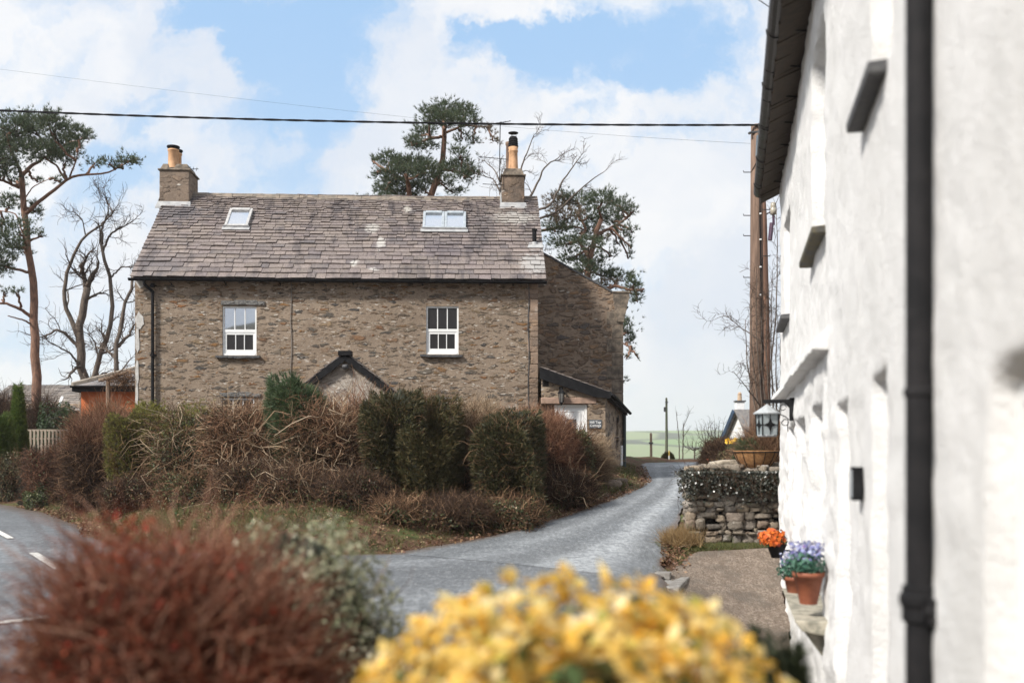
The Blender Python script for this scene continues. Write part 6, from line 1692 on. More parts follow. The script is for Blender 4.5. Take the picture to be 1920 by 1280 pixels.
def spawn(rg, out, twigl, p, d, length, rad, depth, wander=.28, gnarl=.0, up=.06):
    """a gnarled branch with side branches; the last order goes to the twig list"""
    n = 6 if depth else 5
    q = [p]; dd = unit(np.array(d))
    for i in range(n):
        dd = unit(dd + rg.normal(0, wander, 3) + np.array([0, 0, up])); q.append(q[-1] + dd * length / n)
    q = np.array(q)
    if depth == 0: twigl.append((q, rad)); return
    out.append((q, np.linspace(rad, rad * .45, n + 1)))
    for i in range(1, n + 1):
        for _ in range(2 if i < n else 3):
            if rg.uniform() < .2: continue
            sd_ = unit(rg.normal(0, 1, 3)); dn = unit((q[i] - q[i - 1]) / np.linalg.norm(q[i] - q[i - 1]) + sd_ * .95)
            spawn(rg, out, twigl, q[i], dn, length * rg.uniform(.35, .62), rad * .5, depth - 1, wander, gnarl, up)


M_BARK = plain('grey_brown_bark', (0.15, 0.115, 0.088), (0.075, 0.06, 0.05), .95, 4, .03, aniso=(4, 4, 1), detail=8)
M_PINEBARK = plain('red_pine_bark', (0.25, 0.135, 0.085), (0.13, 0.075, 0.055), .95, 4, .03, aniso=(4, 4, 1.2), detail=8)
L_PINE = leaf_mat('pine_needles', [(0, (0.05, 0.08, 0.045)), (.5, (0.09, 0.125, 0.07)), (.85, (0.135, 0.165, 0.095)), (1, (0.21, 0.19, 0.115))], .35)
L_PINEB = leaf_mat('bronzed_pine_needles', [(0, (0.1, 0.1, 0.055)), (.5, (0.18, 0.135, 0.09)), (1, (0.28, 0.2, 0.15))], .3)


def bare_tree(label, stems, Y, seed, nb=9, blen=1.5, depth=2, twr=.008, mat=None, name='bare_tree', cat='tree', wander=.3, side=1.0, dY=1.2, group=None):
    """stems: list of ([(px, py), ...], r0, r1) in the photograph, given depth by a wandering offset"""
    rg = np.random.default_rng(seed)
    b0 = P(*stems[0][0][0], Y); base = np.array([b0[0], Y, min(gz(b0[0], Y), b0[2])])
    o = thing(name, label, cat, base, 0, group); out = []; tw = []
    for k, (pp, r0, r1) in enumerate(stems):
        off = 0 if k == 0 else rg.uniform(-dY, dY)
        n_ = len(pp); A = [P(px, py, Y + off * (i / max(n_ - 1, 1))) for i, (px, py) in enumerate(pp)]
        if k == 0: A = [np.array([A[0][0], Y, base[2] - .2])] + A
        q = limb_path(A, 16, rg, r0 * .22)
        out.append((q, np.linspace(r0, r1, 16)))
        for j in range(nb):
            t = rg.uniform(.3, 1) if k else rg.uniform(.45, 1); i = min(int(t * 15), 14)
            d = unit(unit(q[i + 1] - q[i]) + unit(rg.normal(0, 1, 3)) * 1.1 * side)
            spawn(rg, out, tw, q[i], d, blen * rg.uniform(.5, 1.1) * (1.1 - .5 * t), max((r0 + (r1 - r0) * t) * .42, twr * 1.4), depth - 1, wander)
        spawn(rg, out, tw, q[-1], q[-1] - q[-2], blen * .6, r1 * .8, depth - 1, wander)
    mb = MB()
    for q, r in out: mb.tube([p - base for p in q], r, 7 if r[0] > .04 else 5)
    mb.build('trunk', mat or M_BARK, o, True)
    if tw:
        pts = np.stack([q for q, r in tw]) - base; V, Fq = tube3(pts, np.maximum(np.array([r for q, r in tw]) * .7, twr), twr * .6); np_mesh('twigs', V, Fq, mat or T_DARK, o)
    return o


def pine(label, stems, clumps, Y, seed, dens=1.0, dY=1.6, blade=.17, name='pine_tree'):
    """clumps: (px, py, half width, half height, density, bronzed?)"""
    rg = np.random.default_rng(seed)
    b0 = P(*stems[0][0][0], Y); base = np.array([b0[0], Y, gz(b0[0], Y)])
    o = thing(name, label, 'tree', base); mb = MB(); nodes = []
    for k, (pp, r0, r1) in enumerate(stems):
        off = 0 if k == 0 else rg.uniform(-dY, dY); n_ = len(pp)
        A = [P(px, py, Y + off * (i / max(n_ - 1, 1))) for i, (px, py) in enumerate(pp)]
        if k == 0: A = [np.array([A[0][0], Y, base[2] - .2])] + A
        q = limb_path(A, 18, rg, r0 * .12); mb.tube([p - base for p in q], np.linspace(r0, r1, 18), 9)
        for p in q[6:] if k == 0 else q[2:]: nodes.append(p)
    nodes = np.array(nodes); groups = {0: [], 1: []}; tws = []
    s = Y / F
    for (px, py, rx, ry, dn, br) in clumps:
        c = P(px, py, Y + rg.uniform(-dY, dY)); R3 = np.array([rx * s, (rx + ry) * .5 * s * 1.1, ry * s])
        # limb from the nearest wood, then boughs out into the clump
        w_ = nodes[np.argmin(np.linalg.norm((nodes - c) * np.array([1, .6, 1]) + np.array([0, 0, .3]), axis=1))]
        mid = (w_ + c) / 2 + rg.normal(0, .15, 3) * np.linalg.norm(c - w_) * .4
        q = limb_path([w_, mid, c - np.array([0, 0, R3[2] * .5])], 8, rg, .03); mb.tube([p - base for p in q], np.linspace(.055, .028, 8), 6)
        nb = max(6, int(16 * rx * ry / 900)); sub = []
        for _ in range(nb):
            d = unit(rg.normal(0, 1, 3)); e = c + d * R3 * rg.uniform(.55, .95); qq = limb_path([q[rg.integers(4, 8)], (q[-1] + e) / 2 + rg.normal(0, .1, 3), e], 5, rg, .02); tws.append(qq); sub.append(e)
        sub = np.array(sub)
        area = math.pi * rx * ry * s * s
        n = int(300 * area * dn * dens * (1.5 if area < 1 else 1))
        # tufts gather round the bough ends
        j = rg.integers(0, len(sub), n); p = sub[j] + rg.normal(0, 1, (n, 3)) * R3 * np.array([.34, .38, .27]); own = rg.uniform(0, 1, n) < .35
        dd = unit(rg.normal(0, 1, (n, 3))); p = np.where(own[:, None], c + dd * R3 * rg.uniform(.2, .95, (n, 1)) ** .6, p)
        groups[br].append((p - base, unit(p - c + np.array([0, 0, R3[2] * .7]))))
    mb.build('trunk', M_PINEBARK, o, True)
    V, Fq = tube3(np.stack(tws) - base, .018, .008); np_mesh('boughs', V, Fq, T_DARK, o)
    for br, gl in groups.items():
        if not gl: continue
        p = np.concatenate([a for a, _ in gl]); d = np.concatenate([a for _, a in gl]); V, Fq = needles(rg, p, d + np.array([0, 0, .35]), blade, blade * .13, 9); np_mesh('crown', V, Fq, L_PINEB if br else L_PINE, o)
    return o


c_ = lambda L: [(a, b_, c, d, e, f) for a, b_, c, d, e, f in L]
pine('tall Scots pine with a bare red trunk and flat spreading crown beside the bare trees',
     [([(69, 735), (67, 640), (64, 560), (59, 500), (51, 440), (43, 390), (37, 350), (42, 325)], .21, .1), ([(42, 330), (30, 305), (20, 280), (14, 255)], .08, .03), ([(42, 328), (58, 312), (90, 292), (122, 272)], .08, .03),
      ([(50, 400), (74, 376), (104, 356), (130, 331), (160, 327), (200, 326), (232, 308), (252, 297)], .075, .018), ([(131, 331), (142, 303), (146, 285)], .035, .015), ([(60, 512), (32, 505), (0, 497), (-40, 500)], .06, .03),
      ([(63, 598), (40, 580), (10, 568), (-40, 570)], .07, .03), ([(36, 352), (10, 340), (-30, 330)], .06, .03), ([(62, 610), (45, 600), (15, 592)], .04, .02), ([(44, 395), (48, 370), (62, 350), (92, 335)], .03, .012), ([(58, 480), (30, 400), (0, 395)], .04, .02)],
     [(25, 240, 42, 30, 1.1, 0), (60, 232, 36, 22, 1, 0), (95, 236, 32, 22, .9, 0), (30, 272, 44, 22, 1, 0), (82, 285, 36, 20, 1, 0), (118, 272, 32, 22, 1, 0), (150, 252, 22, 16, .8, 0), (-10, 290, 40, 40, 1, 0), (165, 250, 12, 10, .6, 0), (122, 300, 22, 10, .6, 0),
      (8, 305, 22, 20, .5, 0), (178, 303, 18, 8, .45, 0), (205, 305, 12, 9, .45, 0), (236, 297, 18, 10, .6, 0), (258, 303, 10, 8, .5, 0), (222, 312, 12, 8, .4, 0), (72, 338, 10, 6, .4, 0), (108, 338, 8, 8, .5, 0), (18, 330, 16, 10, .4, 0), (35, 345, 18, 8, .35, 0),
      (18, 378, 22, 16, .7, 0), (5, 425, 20, 22, .6, 0), (25, 455, 26, 20, .7, 0), (68, 392, 14, 18, .6, 0), (38, 425, 22, 20, .5, 0), (12, 492, 20, 18, .7, 0), (78, 440, 8, 8, .4, 0), (32, 545, 13, 8, .35, 0), (8, 545, 10, 6, .3, 0), (-20, 470, 30, 40, .8, 0), (48, 470, 14, 12, .5, 0)], 38.0, 201)
pine('Scots pine with two domed tiers rising behind the middle of the slate roof',
     [([(800, 520), (805, 372), (815, 345), (830, 318), (834, 285), (833, 250), (832, 220)], .3, .09), ([(770, 500), (765, 372), (768, 345), (760, 325)], .2, .08), ([(833, 255), (800, 262), (775, 272)], .07, .03), ([(833, 250), (870, 235), (915, 238)], .06, .02), ([(830, 318), (862, 322), (885, 335)], .06, .02), ([(764, 340), (735, 325), (712, 318)], .07, .02)],
     [(835, 203, 38, 14, 1.1, 0), (868, 213, 30, 14, 1, 0), (806, 212, 18, 12, .8, 0), (842, 228, 46, 12, 1, 0), (792, 248, 22, 14, .9, 0), (890, 232, 16, 8, .7, 0), (915, 240, 12, 8, .45, 1), (775, 266, 18, 12, .9, 0), (868, 258, 18, 12, .5, 0), (800, 270, 22, 10, .8, 0), (862, 285, 22, 14, .5, 0), (890, 262, 10, 12, .35, 0), (925, 255, 16, 12, .25, 1),
      (728, 300, 26, 14, 1, 0), (768, 306, 36, 16, 1.1, 0), (798, 318, 34, 16, 1.1, 0), (742, 328, 36, 16, 1.1, 0), (850, 310, 28, 12, 1, 0), (868, 328, 24, 14, 1, 0), (722, 352, 24, 14, 1, 0), (760, 352, 34, 14, 1, 0), (830, 338, 26, 12, .8, 0), (848, 356, 20, 10, .6, 0), (701, 300, 6, 10, .7, 0), (882, 308, 10, 10, .6, 0), (790, 345, 20, 14, .9, 0), (706, 322, 8, 8, .5, 0), (742, 375, 60, 14, 1, 0)], 42.0, 202)
pine('bushy Scots pine with bronzed patches behind the cottage wing',
     [([(1110, 700), (1108, 600), (1098, 520), (1112, 450), (1128, 410)], .26, .09), ([(1102, 540), (1060, 500), (1030, 480)], .1, .05), ([(1104, 480), (1085, 452), (1100, 428), (1085, 408)], .09, .04), ([(1010, 433), (1045, 428), (1075, 424), (1100, 432)], .06, .03), ([(1108, 560), (1150, 535), (1190, 545)], .1, .04), ([(1110, 640), (1160, 640), (1180, 650)], .06, .02), ([(1118, 440), (1160, 420), (1180, 405)], .07, .03)],
     [(1045, 378, 26, 14, 1, 1), (1085, 372, 36, 15, 1, 0), (1128, 372, 30, 16, 1, 0), (1165, 388, 26, 14, 1, 0), (1188, 392, 13, 9, .8, 0), (1060, 400, 36, 16, .9, 1), (1110, 402, 40, 16, 1, 0), (1145, 372, 10, 12, .7, 0), (1148, 410, 24, 14, .9, 0), (1040, 425, 26, 18, .9, 0), (1088, 432, 40, 16, .7, 0), (1165, 428, 16, 12, .45, 0), (1185, 430, 12, 8, .5, 0),
      (1060, 455, 32, 14, .9, 0), (1102, 455, 34, 14, 1, 0), (1128, 440, 18, 14, .6, 1), (1078, 480, 34, 14, 1, 0), (1112, 490, 26, 16, .9, 0), (1148, 475, 12, 14, .4, 0), (1182, 455, 7, 18, .45, 0), (1180, 480, 9, 8, .5, 0), (1128, 510, 30, 11, 1, 0), (1160, 520, 28, 11, 1, 0), (1188, 530, 16, 12, 1, 0), (1145, 530, 26, 9, .6, 1), (1196, 558, 14, 12, .7, 0), (1180, 545, 18, 9, .6, 1), (1095, 500, 26, 14, 1, 0), (1100, 530, 40, 16, .8, 0), (1160, 455, 10, 8, .4, 0), (1175, 440, 9, 7, .4, 0), (1205, 545, 8, 6, .4, 0),
      (1176, 615, 12, 16, .9, 0), (1180, 635, 12, 12, .7, 0), (1186, 655, 6, 6, .4, 0), (1176, 668, 8, 6, .4, 0), (1196, 668, 4, 5, .4, 0), (1140, 620, 40, 40, .8, 0), (1172, 712, 5, 5, .7, 0)], 40.0, 203, .7)
bare_tree('leafless tree with thin upswept branches behind the stained chimney',
          [([(985, 520), (984, 430), (980, 385)], .13, .09), ([(981, 392), (1010, 340), (1020, 312), (1046, 298)], .055, .02), ([(982, 400), (1030, 388), (1052, 345), (1076, 310), (1086, 296)], .055, .018), ([(985, 420), (1045, 398), (1090, 352), (1132, 322)], .055, .015), ([(980, 385), (938, 372), (940, 345), (930, 322), (912, 305)], .05, .015), ([(978, 380), (975, 320), (990, 280), (1000, 255)], .05, .015), ([(938, 360), (925, 335), (905, 330)], .035, .012)], 38.5, 301, 4, 1.3, 2, .008)
bare_tree('gnarled leafless tree with a snapped-off limb between the pine and the house',
          [([(158, 715), (150, 660), (149, 610), (160, 560), (164, 540)], .24, .15), ([(150, 640), (132, 600), (119, 560), (119, 530), (135, 482), (160, 440), (192, 420)], .11, .04), ([(163, 545), (155, 510), (150, 497)], .12, .08), ([(150, 655), (125, 625), (104, 619), (78, 632)], .085, .03), ([(190, 420), (212, 400), (196, 365)], .04, .015), ([(164, 540), (185, 500), (182, 470)], .06, .02), ([(152, 690), (130, 660), (90, 640)], .055, .02), ([(160, 440), (155, 412), (140, 398)], .03, .012)], 42.0, 302, 5, 1.6, 2, .008)
bare_tree('leafless tree with twin sinuous stems against the house corner',
          [([(174, 715), (184, 670), (208, 610), (214, 565), (205, 510), (194, 480), (192, 455)], .15, .06), ([(194, 470), (205, 440), (226, 428), (248, 415)], .05, .02), ([(192, 458), (192, 425), (205, 395), (196, 365)], .05, .018), ([(208, 520), (228, 500), (262, 502)], .04, .015), ([(184, 670), (178, 640), (165, 625)], .04, .02)], 40.0, 303, 6, 1.4, 2, .008)
bare_tree('lichened leafless tree tight behind the house gable', [([(216, 712), (218, 660), (224, 610), (240, 560), (250, 515)], .13, .05), ([(219, 650), (240, 630), (258, 600)], .07, .03), ([(222, 680), (200, 655), (180, 650)], .05, .02)], 36.5, 304, 9, 1.4, 2, .008)

# ------------------------------------------------------------------ beyond the hedge, at the far side of the main road
gY = 33.0
ga = thing('garage', 'small orange-rendered garage with a hipped slate roof and black fascia', 'garage', (-12.0, gY, 0.3)); GO = np.array([-12.0, gY, 0.3])
gx0 = P(152, 740, gY)[0]; gx1 = -9.9; ze = P(150, 726, gY)[2]
mb = MB(); mb.box(gx0 - GO[0], gx1 - GO[0], 0, 5, -.4, ze - GO[2]); mb.build('wall', plain('orange_render', (0.62, 0.165, 0.05), (0.52, 0.13, 0.04), .85, 3, .01), ga)
e0 = np.array([P(143, 718, gY)[0], gY - .3, ze + .02]); e1 = np.array([gx1 + .3, gY - .3, ze + .02]); b0 = e0 + (0, 5.6, 0); b1 = e1 + (0, 5.6, 0); ap0 = np.array([-11.75, gY + 2.5, P(0, 676, gY + 2.5)[2] + .1]); ap1 = ap0 + (.4, 0, 0)
mb = MB(); rg = np.random.default_rng(55)
upf = unit(np.array([0, 2.8, ap0[2] - e0[2]])); 
mb.add([e0 - GO, e1 - GO, ap1 - GO, ap0 - GO, b0 - GO, b1 - GO], [(0, 1, 2, 3), (0, 3, 4), (1, 5, 2), (4, 3, 2, 5), (0, 4, 5, 1)])
for r_ in range(8):
    f0 = r_ / 8; a = e0 + (ap0 - e0) * f0; b_ = e1 + (ap1 - e1) * f0; a2 = e0 + (ap0 - e0) * (f0 + .14); b2 = e1 + (ap1 - e1) * (f0 + .14); nn = 9 - r_
    for q in range(nn):
        u0, u1 = (q + (.3 if r_ % 2 else 0)) / (nn + .3), (q + .97 + (.3 if r_ % 2 else 0)) / (nn + .3)
        lp = lambda A, B, t: A + (B - A) * min(t, 1)
        nz = np.cross((1, 0, 0), upf) * .02
        mb.hexa([lp(a, b_, u0) - GO + nz * .3, lp(a, b_, u1) - GO + nz * .3, lp(a2, b2, u1) - GO + nz * .1, lp(a2, b2, u0) - GO + nz * .1], [lp(a, b_, u0) - GO + nz * 1.5, lp(a, b_, u1) - GO + nz * 1.5, lp(a2, b2, u1) - GO + nz * .7, lp(a2, b2, u0) - GO + nz * .7])
mb.build('roof', slate_mat('grey_slates', [(0.25, 0.245, 0.25), (0.31, 0.3, 0.295), (0.21, 0.205, 0.21)]), ga)
mb = MB(); mb.tube([e0 - GO + (0, 0, .04), ap0 - GO + (0, 0, .04)], .09, 6); mb.build('hip_tiles', plain('pale_hip', (0.36, 0.31, 0.25), (0.27, 0.23, 0.19), .9), ga)
mb = MB(); mb.box(e0[0] - GO[0], gx1 + .3 - GO[0], -.33, -.28, ze - .16 - GO[2], ze + .0 - GO[2]); mb.box(e0[0] - GO[0], e0[0] + .05 - GO[0], -.27, 5, ze - .16 - GO[2], ze - GO[2]); half_gutter(mb, (e0[0] - GO[0] - .02, -.39, ze - GO[2] + .02), (gx1 + .3 - GO[0], -.39, ze - GO[2] + .02), .06); mb.build('fascia', M_BLACK, ga)
# rustic arch with a dry climber in front of it
ar = thing('garden_arch', 'rustic wooden arch hung with a dry climber before the orange garage', 'arch', P(203, 800, 31.0)); AO = P(203, 800, 31.0)
mb = MB(); mb.tube([(0, 0, -.8), P(203, 705, 31) - AO], .07, 7); mb.tube([P(186, 713, 31) - AO, P(215, 706, 30.9) - AO, P(240, 696, 30.8) - AO, P(262, 700, 30.7) - AO], .055, 7); mb.tube([P(262, 800, 30.7) - AO, P(262, 698, 30.7) - AO], .06, 7); mb.build('frame', M_WOOD, ar)
rg = np.random.default_rng(91); st = P(232, 712, 30.8) - AO + rg.normal(0, 1, (500, 3)) * np.array([.28, .15, .1]); V, Fq = tube3(twig_lines(rg, st, rg.normal(0, 1, st.shape) + np.array([0, 0, -.25]), .4, 4, .6), .006, .003); np_mesh('climber', V, Fq, T_BROWN, ar)
# low outbuilding further off
ob = thing('outbuilding', 'low grey-roofed outbuilding half hidden behind the garage', 'outbuilding', (-20.5, 46, 0)); OO = np.array([-20.5, 46.0, 0])
zr = P(0, 724, 49)[2]; zv = P(0, 762, 45.6)[2]; xa, xb_ = P(84, 740, 46)[0] - 3, P(160, 740, 46)[0]
mb = MB(); mb.prism([(xa - OO[0], 0, -.5), (xa - OO[0], 6, -.5), (xa - OO[0], 6, zv), (xa - OO[0], 3, zr - .05), (xa - OO[0], 0, zv)], (xb_ - xa, 0, 0)); mb.build('wall', M_RUBBLE3, ob)
mb = MB(); ru = unit(np.array([0, 3.3, zr - zv + .25])); slates(mb, (xa - OO[0] - .1, -.3, zv - .2), (1, 0, 0), ru, xb_ - xa + .2, math.hypot(3.3, zr - zv + .2), rg, .3, .2, .4, .3); slates(mb, (xb_ - OO[0] + .1, 6.3, zv - .2), (-1, 0, 0), (0, -ru[1], ru[2]), xb_ - xa + .2, math.hypot(3.3, zr - zv + .2), rg, .4, .3, .5, .4); mb.build('roof', slate_mat('pale_slates', [(0.27, 0.24, 0.21), (0.34, 0.3, 0.26), (0.22, 0.2, 0.18)]), ob)
mb = MB(); mb.beam(P(110, 762, 45.4) - OO, P(117, 744, 46.6) - OO, .1, .07); mb.build('flashing', M_WHITEUPVC, ob)
# picket fence
fY = 33.5; fe = thing('picket_fence', 'low weathered picket fence between the golden conifer and the hedge', 'fence', (P(90, 850, fY)[0], fY, gz(P(90, 850, fY)[0], fY))); FO = np.array(fe.location)
M_PALE = plain('silvered_timber', (0.36, 0.3, 0.235), (0.27, 0.225, 0.175), .85, 6, .006, aniso=(6, 6, 1))
mb = MB(); x = P(49, 830, fY)[0]; xe = P(150, 830, fY)[0]; zt_f, zb_f = P(0, 806, fY)[2], P(0, 852, fY)[2] - .35
pk = MB()
while x < xe: pk.box(x - FO[0], x + .065 - FO[0], -.03, -.006, zb_f - FO[2] + rnd.uniform(0, .02), zt_f - FO[2] - .0 + rnd.uniform(-.015, .015)); x += .125
pk.build('pickets', M_PALE, fe)
for py in (806.5, 822, 836): mb.box(P(49, 0, fY)[0] - FO[0], xe - FO[0], -.003, .04, P(0, py, fY)[2] - FO[2] - .035, P(0, py, fY)[2] - FO[2] + .035)
mb.build('rail', M_PALE, fe)
for px in (47, 149):
    mb = MB(); xx = P(px, 830, fY)[0] - FO[0]; mb.hexa([(xx - .07, -.05, zb_f - FO[2]), (xx + .05, -.05, zb_f - FO[2]), (xx + .05, .07, zb_f - FO[2]), (xx - .07, .07, zb_f - FO[2])], [(xx - .065, -.045, zt_f - FO[2] + .05), (xx + .045, -.045, zt_f - FO[2] + .05), (xx + .045, .065, zt_f - FO[2] + .05), (xx - .065, .065, zt_f - FO[2] + .05)]); mb.build('post', M_WOOD, fe)
L_CON = leaf_mat('golden_conifer', [(0, (0.055, 0.1, 0.02)), (.5, (0.1, 0.16, 0.03)), (1, (0.19, 0.23, 0.055))], .3)
def cone(label, px, pyt, wpx, Y, seed, z0=None, mat=L_CON):
    X = (px - 960) / F * Y; return shrub('conifer', label, 'conifer', X, Y, wpx / F * Y, wpx / F * Y, P(px, pyt, Y)[2], [sp_(9000, mat, .16, .16)], seed, z0, power=1.6, lump=.14, core=(M_COREG, .72), taper=.25)
cone('slender golden-green conifer with a pointed top above the picket fence', 35, 724, 24, 32.5, 401)
cone('broad golden-green conifer cut off by the frame edge', 2, 768, 34, 31.5, 402)
def bush(name, label, px, pyt, wpx, dep, Y, comps, seed, **k):
    X = (px - 960) / F * Y; return shrub(name, label, 'bush', X, Y, wpx / F * Y, dep, P(px, pyt, Y - dep * .2)[2], comps, seed, **k)
bush('shrub', 'olive-grey rounded shrub at the roadside below the conifers', 18, 848, 46, .8, 31.2, [lf(5200, leaf_mat('olive_grey_leaf', [(0, (0.06, 0.07, 0.03)), (.5, (0.13, 0.13, 0.065)), (1, (0.24, 0.21, 0.12))]), .07), twigs(1800, T_BROWN, .4, .006)], 410, power=2.3, core=(M_COREG, .75))
bush('shrub', 'dark green laurel behind the picket fence', 104, 757, 52, .9, 36.5, [lf(6500, leaf_mat('laurel_leaf', [(0, (0.018, 0.036, 0.014)), (.6, (0.04, 0.07, 0.026)), (1, (0.08, 0.12, 0.05))]), .1)], 411, power=2.6, core=(M_COREG, .8))
bush('shrub', 'grey twiggy shrub rising behind the laurel by the pine trunk', 84, 738, 34, .8, 37.5, [twigs(4500, T_DARK, .7, .007, .5, .4), lf(700, L_MIX, .06)], 412, power=2.2, core=None)
bush('shrub', 'grey-brown scrub behind the conifers at the frame edge', 12, 735, 44, 1.2, 40, [twigs(5000, T_DARK, .8, .008, .6, .4), twigs(2000, T_BROWN, .6, .007)], 413, power=2.2, core=(M_CORE, .6))
bush('shrub', 'low green bush under the orange garage wall', 230, 752, 42, .6, 30.0, [lf(3500, L_MIX, .07)], 414, power=2.4, core=(M_COREG, .8))
bush('shrub', 'dwarf green bush at the foot of the bramble mound', 78, 905, 26, .5, 27.6, [lf(2200, L_MIX, .06)], 415, power=2.2, core=(M_COREG, .8))

# ------------------------------------------------------------------ beyond the crest of the lane
fc_ = thing('far_cottage', 'small white cottage with dark blue bargeboards and white chimney beyond the garden', 'cottage', P(1400, 850, 58)); FC = P(1400, 850, 58); Yc = 58.0
gxl, gxr = P(1368, 800, Yc)[0], P(1500, 800, Yc)[0]; zr = P(0, 767, Yc)[2]; zev = P(0, 818, Yc)[2]; xr = P(1377, 767, Yc)[0]
# the gable faces left of the camera, the ridge runs away to the right
d_r = unit(np.array([1.0, .2, 0])); d_g = np.array([-.2, 1.0, 0]) / math.hypot(1, .2)
A0 = np.array([xr, Yc, zr]); hw = 1.5
pr = lambda a, g, z: A0 + d_r * a + d_g * g + np.array([0, 0, z - zr]) - FC
mb = MB(); mb.prism([pr(.25, -hw, zev - 3), pr(.25, hw, zev - 3), pr(.25, hw, zev), pr(.25, 0, zr - .12), pr(.25, -hw, zev)], d_r * 7); mb.build('wall', plain('far_limewash', (0.75, 0.75, 0.74), (0.68, 0.68, 0.67), .8), fc_)
mb = MB()
for sg in (-1, 1):
    q = [pr(0, 0, zr), pr(7.4, 0, zr), pr(7.4, sg * (hw + .3), zev - .15), pr(0, sg * (hw + .3), zev - .15)]; mb.prism(q, (0, 0, -.1))
mb.build('roof', plain('lichened_slate', (0.13, 0.125, 0.125), (0.22, 0.2, 0.18), .85, 4, .02), fc_)
mb = MB()
for sg in (1,): mb.beam(pr(-.06, 0, zr - .12), pr(-.06, sg * (hw + .32), zev - .28), .08, .3)
mb.beam(pr(0, -hw - .34, zev - .28), pr(7.4, -hw - .34, zev - .28), .08, .28); mb.build('bargeboard', plain('dark_blue_paint', (0.012, 0.035, 0.075), (0.018, 0.045, 0.09), .6), fc_)
mb = MB(); cc = P(1388, 780, Yc + .6); mb.box(cc[0] - .24 - FC[0], cc[0] + .24 - FC[0], .5, 1.0, zr - .6 - FC[2], P(0, 752, Yc)[2] - FC[2]); chm = mb.build('chimney', plain('far_limewash_stack', (0.76, 0.76, 0.76), (0.68, 0.68, 0.68), .8), fc_, bevel=.02)
mb = MB(); mb.box(cc[0] - .3 - FC[0], cc[0] + .3 - FC[0], .44, 1.06, P(0, 752, Yc)[2] - FC[2] + .002, P(0, 749.5, Yc)[2] - FC[2]); mb.build('chimney_cap', M_DARKSLATE, chm)
mb = MB(); mb.lathe([(.14, 0), (.12, .3), (.13, .36), (.09, .36)], (cc[0] - FC[0], .75, P(0, 749.4, Yc)[2] - FC[2]), 12, False); mb.lathe([(.1, .36), (.12, .42), (.04, .5)], (cc[0] - FC[0], .75, P(0, 749.4, Yc)[2] - FC[2]), 12); mb.build('chimney_pot', plain('buff_pot', (0.5, 0.36, 0.24), (0.4, 0.29, 0.2), .8), chm)

def post(name, label, cat, px, pyt, pyb, Y, r0, r1, mat, extra=None):
    b0 = P(px, pyb, Y); z0 = min(b0[2], gz(b0[0], Y)) - .3; o = thing(name, label, cat, (b0[0], Y, z0)); h = P(px, pyt, Y)[2] - z0
    mb = MB(); mb.tube([(0, 0, 0), (.01, 0, h * .5), (0, 0, h)], [r0, (r0 + r1) / 2, r1], 10); mb.lathe([(r1, 0), (r1 * .5, r1 * .8), (0.001, r1)], (0, 0, h), 10); mb.build('shaft', mat, o)
    if extra: extra(o, h)
    return o
M_GPOLE = plain('green_stained_pole', (0.07, 0.09, 0.06), (0.11, 0.11, 0.075), .9, 4, .01)
def fit(o, h):
    mb = MB(); mb.box(-.12, -.05, -.06, .06, h - .62, h - .4); mb.box(-.07, .07, -.11, -.06, h - .2, h - .15); mb.build('switch_box', M_DARKSLATE, o)
post('utility_pole', 'green-stained pole standing alone at the crest of the lane', 'pole', 1249.5, 747, 868, 47, .075, .05, M_GPOLE, fit)
def cap(o, h):
    mb = MB(); mb.box(-.1, .1, -.1, .1, h - .5, h - .42); mb.build('collar', M_DARKSLATE, o)
post('gate_post', 'short weathered post beyond the crest of the lane', 'post', 1220.5, 813, 868, 50, .07, .06, M_WOOD, cap)
def stripe(o, h):
    mb = MB(); mb.tube([(0, 0, h - .35), (0, 0, h - .2)], .034, 10); mb.build('band', M_WHITEUPVC, o)
post('marker_post', 'slim yellow marker post beside the green pole', 'post', 1254.5, 845, 869, 42.5, .03, .028, plain('yellow_paint', (0.72, 0.5, 0.1), (0.62, 0.42, 0.08), .6), stripe)
bush('shrub', 'small dark evergreen at the foot of the green pole', 1253, 849, 10, .3, 43.5, [sp_(1800, L_YEW, .1, .2)], 420, power=2.2, core=(M_COREG, .8))
for k_, (lab, stems, Y) in enumerate((('spindly bare sapling with upright shoots, left of its fork-topped twin', [([(1274, 868), (1273, 820), (1268, 772)], .03, .012)], 45), ('forked bare sapling beyond the right edge of the lane', [([(1280, 868), (1281, 815), (1281, 795)], .035, .02), ([(1281, 800), (1288, 785), (1294, 770)], .018, .008), ([(1281, 820), (1290, 806)], .014, .008)], 45))):
    bare_tree(lab, stems, Y, 430 + k_, 7, .5, 1, .006, None, 'sapling', 'sapling', .2, dY=.2, group='saplings beyond the lane')
for k_, (px, pyt, pyb, sp, lab) in enumerate(((1325, 800, 840, 16, 'low bare thorn bush on the skyline beside the lane'), (1344, 790, 836, 20, 'spreading bare thorn bush next to the far white cottage'), (1302, 826, 850, 20, 'hazy brown scrub at the top of the earth bank'))):
    bare_tree(lab, [([(px, pyb), (px, pyb - 8)], .04, .03)] + [([(px, pyb - 6), (px + sp * (j - 2.5) / 3, (pyt + pyb) / 2), (px + sp * (j - 2.5) / 2.2, pyt)], .022, .007) for j in range(6)], 46, 440 + k_, 7, .6, 1, .006, None, 'thorn_bush', 'bush', .3, dY=.8)
